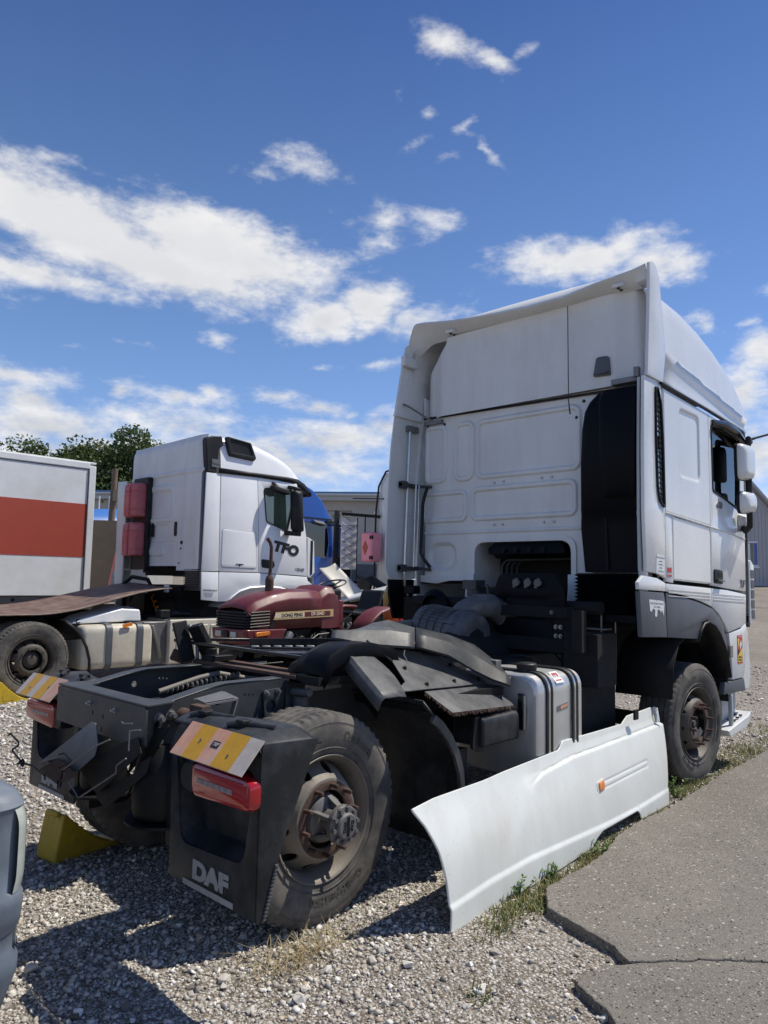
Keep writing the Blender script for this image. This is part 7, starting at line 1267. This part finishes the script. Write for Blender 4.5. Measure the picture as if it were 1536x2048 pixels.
b = MB(); b.plate([(k_((2.88, 0, 0))[0], 1.055), (k_((2.93, 0, 0))[0], 1.055), (k_((3.0, 0, 0))[0], 1.25), (k_((2.95, 0, 0))[0], 1.25)], t=.012, m=XZ(-.325)); b.build('grille_edge', 'black_plastic', K)
b = MB(); b.loft([[k_((x, y, z)) for x, z in ((2.52 + o, 1.05), (3.13, 1.045), (3.02, .86), (2.60 + o, .86), (2.54 + o, .93))] for y, o in ((3.27, .03), (3.31, .0), (3.93, .0), (3.97, .03))], cap=True); b.build('front_bumper', 'tractor_red', K, bevel=.012)
for y in (3.80, 3.50): b = MB(); b.box(*k_((2.515, y - .055, .955)), *k_((2.54, y + .055, 1.02))); b.build('headlamp', 'lamp_clear', K, bevel=.006)
b = MB(); b.box(*k_((2.51, 3.60, .95)), *k_((2.54, 3.70, 1.025))); b.build('badge_recess', 'black_plastic', K)
b = MB(); b.loft([[k_((x, y, z)) for x, z in rr([(2.66, .97), (2.86, .985), (2.86, 1.03), (2.66, 1.02)], .02, 4)] for y in (3.245, 3.275)], cap=True); b.build('turn_signal', 'amber', K, bevel=.006)
for i in range(9): b = MB(); y = 3.40 + i * .05; b.box(*k_((2.575, y, .80)), *k_((2.585, y + .02, .87))); b.build('lower_vent', 'black_plastic', K)
b = MB(); b.box(*k_((2.60, 3.35, .55)), *k_((2.9, 3.9, .87))); b.box(*k_((2.9, 3.42, .55)), *k_((4.3, 3.82, 1.0))); b.box(*k_((3.1, 3.36, .85)), *k_((3.6, 3.9, 1.04))); b.cyl(k_((3.75, 3.3, .95)), k_((3.75, 3.5, .95)), .07); b.cyl(k_((3.4, 3.3, .9)), k_((3.4, 3.45, .9)), .055); b.build('engine', 'frame_dark', K, bevel=.02)
b = MB()
for i in range(16): x = random.uniform(3.05, 4.1); z = random.uniform(.88, 1.04); b.tube([k_((x, 3.34, z)), k_((x + random.uniform(-.1, .1), 3.27, z - .05)), k_((x + random.uniform(-.2, .2), 3.32, z - .12)), k_((x + random.uniform(-.2, .2), 3.35, .75))], random.uniform(.006, .016), 6)
b.build('engine_pipes', 'frame_dark', K)
b = MB(); b.tube([k_((3.2, 3.3, .98)), k_((3.12, 3.26, .90)), k_((3.05, 3.28, .84))], [.05, .045, .03], 10); b.build('intake_pipe', 'trim_grey', K)
b = MB(); b.tube([k_((3.25, 3.27, .92)), k_((3.5, 3.26, .90)), k_((3.62, 3.27, .96)), k_((3.8, 3.27, .97))], .009, 6); b.tube([k_((3.6, 3.27, .86)), k_((3.66, 3.26, .93)), k_((3.72, 3.27, .85))], .014, 6); b.build('bright_pipes', 'hub', K)
b = MB(); b.cyl(k_((3.10, 3.60, 1.44)), k_((3.10, 3.60, 1.62)), .052); b.lathe([(.052, 0), (.045, .03), (.024, .06)], Matrix.Translation(k_((3.10, 3.60, 1.62))), 20); b.tube([k_((3.10, 3.60, 1.66)), k_((3.11, 3.60, 1.75)), k_((3.115, 3.60, 2.02)), k_((3.10, 3.61, 2.08)), k_((3.06, 3.62, 2.13))], [.024, .022, .022, .022, .024], 12); b.build('exhaust_stack', 'rust', K)
# decals
def kp(P): return [(x - 3.6, z) for x, z in P]
b = MB(); b.plate(kp([(2.93, 1.155), (3.885, 1.175), (3.885, 1.268), (2.96, 1.245)]), t=.002, m=XZ(-.337)); b.build('decal_band', 'decal_gold', K)
b = MB(); b.plate(kp([(2.945, 1.175), (3.40, 1.182), (3.40, 1.236), (2.955, 1.228)]), t=.002, m=XZ(-.339)); b.build('decal_pale_field', 'decal_cream', K)
b = MB(); b.plate(kp([(3.41, 1.182), (3.83, 1.19), (3.83, 1.246), (3.41, 1.238)]), t=.002, m=XZ(-.339)); b.build('decal_red_field', 'tractor_red', K)
b = MB(); b.text('DONG FENG', .055, frame((3.21 - 3.6, -.3408, 1.205), (1, 0, .02), (0, 0, 1)), .0005, .0018, sx=1.02); b.build('maker_lettering', 'mark_dark', K, smooth=0)
b = MB(); b.text('DF-204D', .055, frame((3.62 - 3.6, -.3408, 1.215), (1, 0, .02), (0, 0, 1)), .0005, .0018, sx=1.05); b.build('model_lettering', 'decal_cream', K, smooth=0)
# controls, seat, fenders, wheels
sw = AX(k_((4.23, 3.70, 1.575)), (-.32, -.05, 1)); b = MB(); b.lathe([(.185, 0), (.197, .012), (.209, 0), (.197, -.012)], sw, 36, closed=True)
for a in (90, 210, 330): b.bar(sw @ Vector((0, 0, -.03)), sw @ Vector((.195 * math.cos(R(a)), .195 * math.sin(R(a)), 0)), .03, .012)
b.cyl(sw @ Vector((0, 0, -.05)), sw @ Vector((0, 0, .01)), .045); b.build('steering_wheel', 'seat_black', K, bevel=.002); b = MB(); b.cyl(k_((4.05, 3.66, 1.25)), sw @ Vector((0, 0, -.03)), .025); b.build('steering_column', 'seat_black', K)
b = MB(); b.loft([[k_((x, y, z)) for y in (3.45, 3.50, 3.64, 3.80, 3.85)] for x, z in ((4.40, 1.17), (4.42, 1.20), (4.60, 1.175), (4.78, 1.18), (4.86, 1.22), (4.92, 1.32), (4.97, 1.46), (5.0, 1.49))], closed=False); b.build('seat', 'seat_black', K, solid=.05, smooth=60, bevel=.015); b = MB(); b.cyl(k_((4.62, 3.64, .8)), k_((4.62, 3.64, 1.16)), .04); b.box(*k_((4.45, 3.5, .75)), *k_((4.8, 3.8, .82))); b.build('seat_post', 'frame_dark', K)
for y0, y1 in ((3.02, 3.32), (3.92, 4.22)):
    arc = [(4.22, 1.0), (4.34, 1.13), (4.50, 1.235), (4.70, 1.285), (4.90, 1.28), (5.1, 1.23), (5.28, 1.1)]; b = MB(); b.loft([[k_((x, y0, z - .03)), k_((x, y0 + .02, z)), k_((x, y1, z)), k_((x, y1, z - .02))] for x, z in arc], closed=False); b.build('fender', 'tractor_red', K, solid=.012, smooth=60)
    b = MB(); V, F = tyre_mesh(.52, .26, .29, 72, .02, 22); b.add(V, F, AX(k_((4.75, y0 + .02, .52)), (0, -1, 0))); b.build('rear_tyre', 'rubber', K); b = MB(); b.lathe([(.0, -.05), (.15, -.06), (.2, -.03), (.29, -.02), (.29, -.24)], AX(k_((4.75, y0 + .02, .52)), (0, -1, 0)), 32); b.build('rear_rim', 'sticker_yellow', K)
for y0 in (3.2, 3.92): b = MB(); V, F = tyre_mesh(.32, .16, .17, 60, .012, 20); b.add([(x, y, z * .5) for x, y, z in V], F, AX(k_((2.95, y0, .32)), (0, -1, 0))); b.build('front_tyre', 'rubber', K)
b = MB(); b.cyl(k_((2.95, 3.2, .32)), k_((2.95, 4.0, .32)), .04); b.cyl(k_((4.75, 3.1, .52)), k_((4.75, 4.1, .52)), .09); b.box(*k_((4.2, 3.4, .45)), *k_((5.1, 3.84, .8))); b.box(*k_((3.95, 3.2, .62)), *k_((4.5, 4.0, .66))); b.build('axles_and_floor', 'frame_dark', K)
b = MB(); b.plate(kp([(4.55, 1.20), (4.72, 1.235), (4.72, 1.28), (4.55, 1.255)]), t=.003, m=frame((0, -.46, .035), (1, 0, .12), (0, .55, .8))); b.build('warning_sticker', 'sticker_yellow', K)
b = MB(); b.tube([k_((4.72, 3.1, 1.285)), k_((4.72, 3.1, 1.335)), k_((4.84, 3.1, 1.335)), k_((4.84, 3.1, 1.28))], .012, 6); b.build('grab_handle', 'seat_black', K)
b = MB(); b.box(*k_((4.02, 3.95, .95)), *k_((4.6, 4.0, 1.42))); b.box(*k_((4.0, 3.30, 1.0)), *k_((4.08, 3.95, 1.38))); b.build('dash_panel', 'tractor_red', K, bevel=.02); b = MB(); b.box(*k_((4.25, 3.935, 1.27)), *k_((4.33, 3.95, 1.35))); b.build('white_label', 'sticker_white', K)
b = MB(); b.box(*k_((4.12, 4.2, 1.1)), *k_((4.9, 4.6, 1.50))); b.build('battery_tray', 'black_plastic', K, bevel=.03)
for p in ([(3.95, 3.32, 1.02), (4.15, 3.28, 1.17), (4.2, 3.28, 1.2)], [(4.1, 3.3, .9), (4.2, 3.27, 1.05), (4.1, 3.26, 1.12)], [(4.3, 3.32, .7), (4.36, 3.3, 1.0), (4.33, 3.28, 1.1)]): b = MB(); b.tube([k_(q) for q in p], .009, 6); b.build('lever', 'frame_dark', K)
b = MB(); b.loft([[k_((5.55 + .17 * math.cos(t) * s, 3.75 + .17 * math.sin(t) * s, z)) for t in np.linspace(0, 6.283, 20, endpoint=False)] for z, s in ((1.02, .8), (1.06, 1), (1.42, 1), (1.55, .75), (1.58, .3))], cap=True); b.build('spray_tank', 'yellow_tank', K, smooth=50); b = MB(); b.box(*k_((5.42, 3.50, .55)), *k_((5.47, 3.55, 1.42))); b.box(*k_((5.1, 3.5, .6)), *k_((5.8, 4.0, 1.02))); b.build('tank_frame', 'sticker_red', K)

# ------------------------------------------------------------------ buildings beyond
def place(p, az): return (p[0], p[1], gz(p[0], p[1]))
bl = thing('workshop_building', 'low grey metal workshop with roller gate and blue roof edge behind the trucks', 'building', (24.6, 25.6, 1.93), math.atan2(-2.75, 2.1))
def bx(name, a, mt_, bev=0.): q = MB(); q.box(*a); return q.build(name, mt_, bl, bevel=bev)
bx('wall', (-20, 0, -.6, -1.05, 8, 3.95), 'wall_grey'); bx('wall', (.95, 0, -.6, 16, 8, 3.95), 'wall_grey'); bx('lintel', (-1.05, 0, 3.45, .95, 8, 3.95), 'wall_grey'); bx('gate_back', (-1.05, .35, -.6, .95, .4, 3.45), 'interior_dark')
for i in range(60): x = -5 + i * .19; (bx('wall_rib', (x, -.02, 0, x + .03, .0, 3.95), 'wall_grey') if not -1.06 < x < .95 else None)
gd = bx('roller_gate', (-1.04, .22, 1.1, .94, .3, 3.44), 'wall_light')
for i in range(7): bx('gate_slat', (-1.03, .20, 1.15 + i * .33, .93, .22, 1.42 + i * .33), 'wall_light')
for x in (-.95, -.15, .45): bx('gate_window', (x, .185, 3.0, x + .42, .2, 3.28), 'glass_dark')
bx('fascia', (-20, -.5, 3.95, 16, 8.2, 4.3), 'wall_light', .02); bx('roof_edge', (-20, -.55, 4.3, 16, 8.2, 4.42), 'roof_blue'); bx('gutter', (-20, -.62, 4.18, 16, -.5, 4.30), 'wall_light', .03)
bx('wall_lamp', (2.15, -.12, 3.28, 2.32, -.02, 3.42), 'sticker_white', .03); bx('meter_box', (1.15, -.05, 1.05, 1.9, -.02, 1.75), 'wall_grey', .01); bx('meter_box', (1.98, -.05, 1.05, 2.7, -.02, 1.72), 'wall_grey', .01); bx('plinth', (1.0, -.04, -.6, 16, -.01, .55), 'trim_grey')
for i in range(6): bx('step_iron', (2.42, -.14, .35 + i * .18, 2.62, -.03, .39 + i * .18), 'frame_dark')
b = MB(); b.text('4-17', .28, frame((1.9, -.03, 2.18), (1, 0, 0), (0, 0, 1)), .003, shear=.2); b.build('wall_marking', 'mark_grey', bl, smooth=0); bx('marking_box', (2.28, -.035, 2.02, 2.5, -.022, 2.3), 'mark_grey')
br_ = thing('shed_building', 'grey ribbed metal shed with a blue curtained window at the right edge', 'building', (40.6, 9.0, 1.9), math.atan2(-.86, .75))
def bx2(name, a, mt_, bev=0.): q = MB(); q.box(*a); return q.build(name, mt_, br_, bevel=bev)
b = MB(); b.prism([(-4.4, -.5), (2.4, -.5), (2.4, 2.2), (-.95, 6.15), (-4.4, 2.2)], 0, .3, frame((0, 0.3, 0), (1, 0, 0), (0, 0, 1))); b.build('gable_wall', 'wall_light', br_)
for i in range(33): x = -4.2 + i * .2; zt = min(2.2 + (x + 4.4) * 1.145, 6.15 - (x + .95) * 1.179); bx2('wall_rib', (x, -.03, 0, x + .05, 0.0, zt - .02), 'wall_light')
b = MB(); b.prism([(-.95, 6.22), (2.75, 1.86), (2.75, 2.02), (-.95, 6.42), (-4.7, 2.02), (-4.7, 1.86)], -9, .35, frame((0, 0, 0), (1, 0, 0), (0, 0, 1))); b.build('roof', 'wall_light', br_)
bx2('window_frame', (-.62, -.06, .85, .14, -.01, 2.25), 'sticker_white', .02); bx2('window_pane', (-.55, -.068, .95, -.12, -.06, 2.15), 'glass_dark'); bx2('window_pane', (-.10, -.068, .95, .10, -.06, 2.15), 'blue_paint'); bx2('window_sill', (-.66, -.12, .78, .18, -.01, .86), 'sticker_white'); bx2('curtain', (-.45, -.074, .98, -.30, -.069, 2.12), 'sticker_white')
bs = thing('blue_shed', 'bright blue sheet metal shed roof beside the wooden pole', 'shed', (9.6, 21.4, gz(9.6, 21.4)), math.atan2(-.78, .72))
b = MB(); b.box(-9, 0, -.5, 1.6, 3, 2.70); b.build('shed_wall', 'wall_grey', bs); b = MB(); b.loft([[(x, -.3, 2.62), (x, 1.2, 3.35)] for x in (-9, 1.8)], closed=False); b.build('shed_roof', 'blue_sheet', bs, solid=.06)
for i in range(24): b = MB(); x = -2.4 + i * .17; b.cyl((x, -.2, 2.73), (x, -.24, 2.78), .03, n=8); b.build('roof_bolt', 'blue_dark', bs)
for x, wh in ((-.75, 'leftmost'), (-.45, 'second'), (-.12, 'third'), (.2, 'rightmost')): q = thing('white_post', wh + ' thin white post above the blue shed roof, counted from the trailer', 'post', Vector((9.6, 21.4, gz(9.6, 21.4) + 3.2)) + Vector((math.cos(math.atan2(-.78, .72)), math.sin(math.atan2(-.78, .72)), 0)) * (x * 1.3) + Vector((.7, .7, 0)) * 2, 0, 'white posts above the blue roof'); b = MB(); b.cyl((0, 0, -.3), (0, 0, .75), .03, n=8); b.build('post_shaft', 'sticker_white', q)
po = thing('utility_pole', 'weathered wooden utility pole in front of the trees', 'pole', (9.35, 20.6, gz(9.35, 20.6))); b = MB(); b.cyl((0, 0, -.5), (.12, 0, 4.65), .13, .10, n=14); b.build('pole_shaft', 'wood_pole', po); b = MB(); b.box(-.02, -.2, 3.5, .22, -.1, 3.9); b.build('pole_fitting', 'bark', po)
b = MB(); pts = [Vector((24.5, 11, 6.6)).lerp(Vector((34, .2, 10.6)), t) + Vector((0, 0, -.9 * math.sin(t * 3.14))) for t in np.linspace(0, 1, 30)]; b.tube(pts, .045, 6); b.tube([p + Vector((0, .05 * math.cos(i * 1.3), .06 * math.sin(i * 1.3) - .04)) for i, p in enumerate(pts)], .03, 6)
ca = b.build('overhead_cable', 'mark_dark'); tag(ca, 'black twisted overhead cable sloping up at the right edge', 'cable')
b = MB(); b.tube([Vector((-.6 + .9 * t, 6.3 - 1.6 * t, gz(-.6 + .9 * t, 6.3 - 1.6 * t) + .02 + .01 * math.sin(t * 20))) for t in np.linspace(0, 1, 20)], .012, 6); tag(b.build('hose', 'purple_hose'), 'thin dark purple hose lying on the gravel at the left edge', 'hose')

# ------------------------------------------------------------------ trees
def tree(p, h, rad, label, zc=.55, nl=5200, mt_='leaf', seed=1):
    rd = random.Random(seed); nr = np.random.default_rng(seed); z0 = gz(p[0], p[1]); t = thing('tree', label, 'tree', (p[0], p[1], z0), 0, 'trees behind the box trailer')
    b = MB(); b.tube([(0, 0, -.3), (.1, 0, h * .3), (-.05, .1, h * .6), (0, 0, h * .9)], [.22, .18, .12, .04], 8); lobes = []
    for i in range(26):
        a = rd.uniform(0, 6.28); f = rd.uniform(.22, 1.0) ** .85; r = rad * rd.uniform(.25, 1.0) * (1.05 - abs(f - zc) * .9); c = Vector((math.cos(a) * r, math.sin(a) * r, h * f)); lobes.append((c, rad * rd.uniform(.28, .50)))
        b.tube([(0, 0, h * f * .55), tuple(c * .6 + Vector((0, 0, h * f * .2))), tuple(c)], [.07, .045, .015], 5)
    b.build('trunk', 'bark', t, smooth=60)
    V, T_, C_ = [], [], []; per = nl // len(lobes)
    for c, r in lobes:
        d = nr.normal(size=(per, 3)); d /= np.linalg.norm(d, axis=1)[:, None]; q = np.array(c) + d * (r * nr.uniform(.35, 1.08, per) ** .6)[:, None] * np.array([1, 1, .85])
        for j in range(per):
            n_ = nr.normal(size=3) + d[j] * .8; n_ /= np.linalg.norm(n_); u = np.cross(n_, nr.normal(size=3)); u /= np.linalg.norm(u) + 1e-6; v_ = np.cross(n_, u); s_ = nr.uniform(.07, .15); k0 = len(V)
            V += [q[j] - u * s_, q[j] + v_ * s_ * .6, q[j] + u * s_, q[j] - v_ * s_ * .6]; T_.append((k0, k0 + 1, k0 + 2, k0 + 3)); C_ += [nr.uniform(0, 1)] * 4
    tris_obj('crown', np.array(V), T_, C_, mt_, t, quads=True); return t
for i, (x, y, h, r, lb, n_, mt_) in enumerate(((14.6, 43.2, 6.3, 2.8, 'low dark green tree at the far left above the box trailer', 10500, 'leaf'), (16.0, 41.8, 7.3, 3.4, 'tall dense green tree above the middle of the box trailer', 16000, 'leaf'), (17.5, 41.0, 7.2, 2.5, 'green tree with a rounded top left of the wooden pole', 12000, 'leaf'), (18.4, 40.0, 6.6, 2.4, 'thin pale leaved tree just behind the wooden pole', 4200, 'leaf2'), (19.7, 38.4, 7.9, 3.4, 'tall green tree behind the TFO cab roof', 14500, 'leaf'), (21.9, 36.4, 7.3, 2.9, 'green tree at the right end of the tree row', 10000, 'leaf'))): tree((x, y), h, r, lb, nl=n_, mt_=mt_, seed=i + 3)
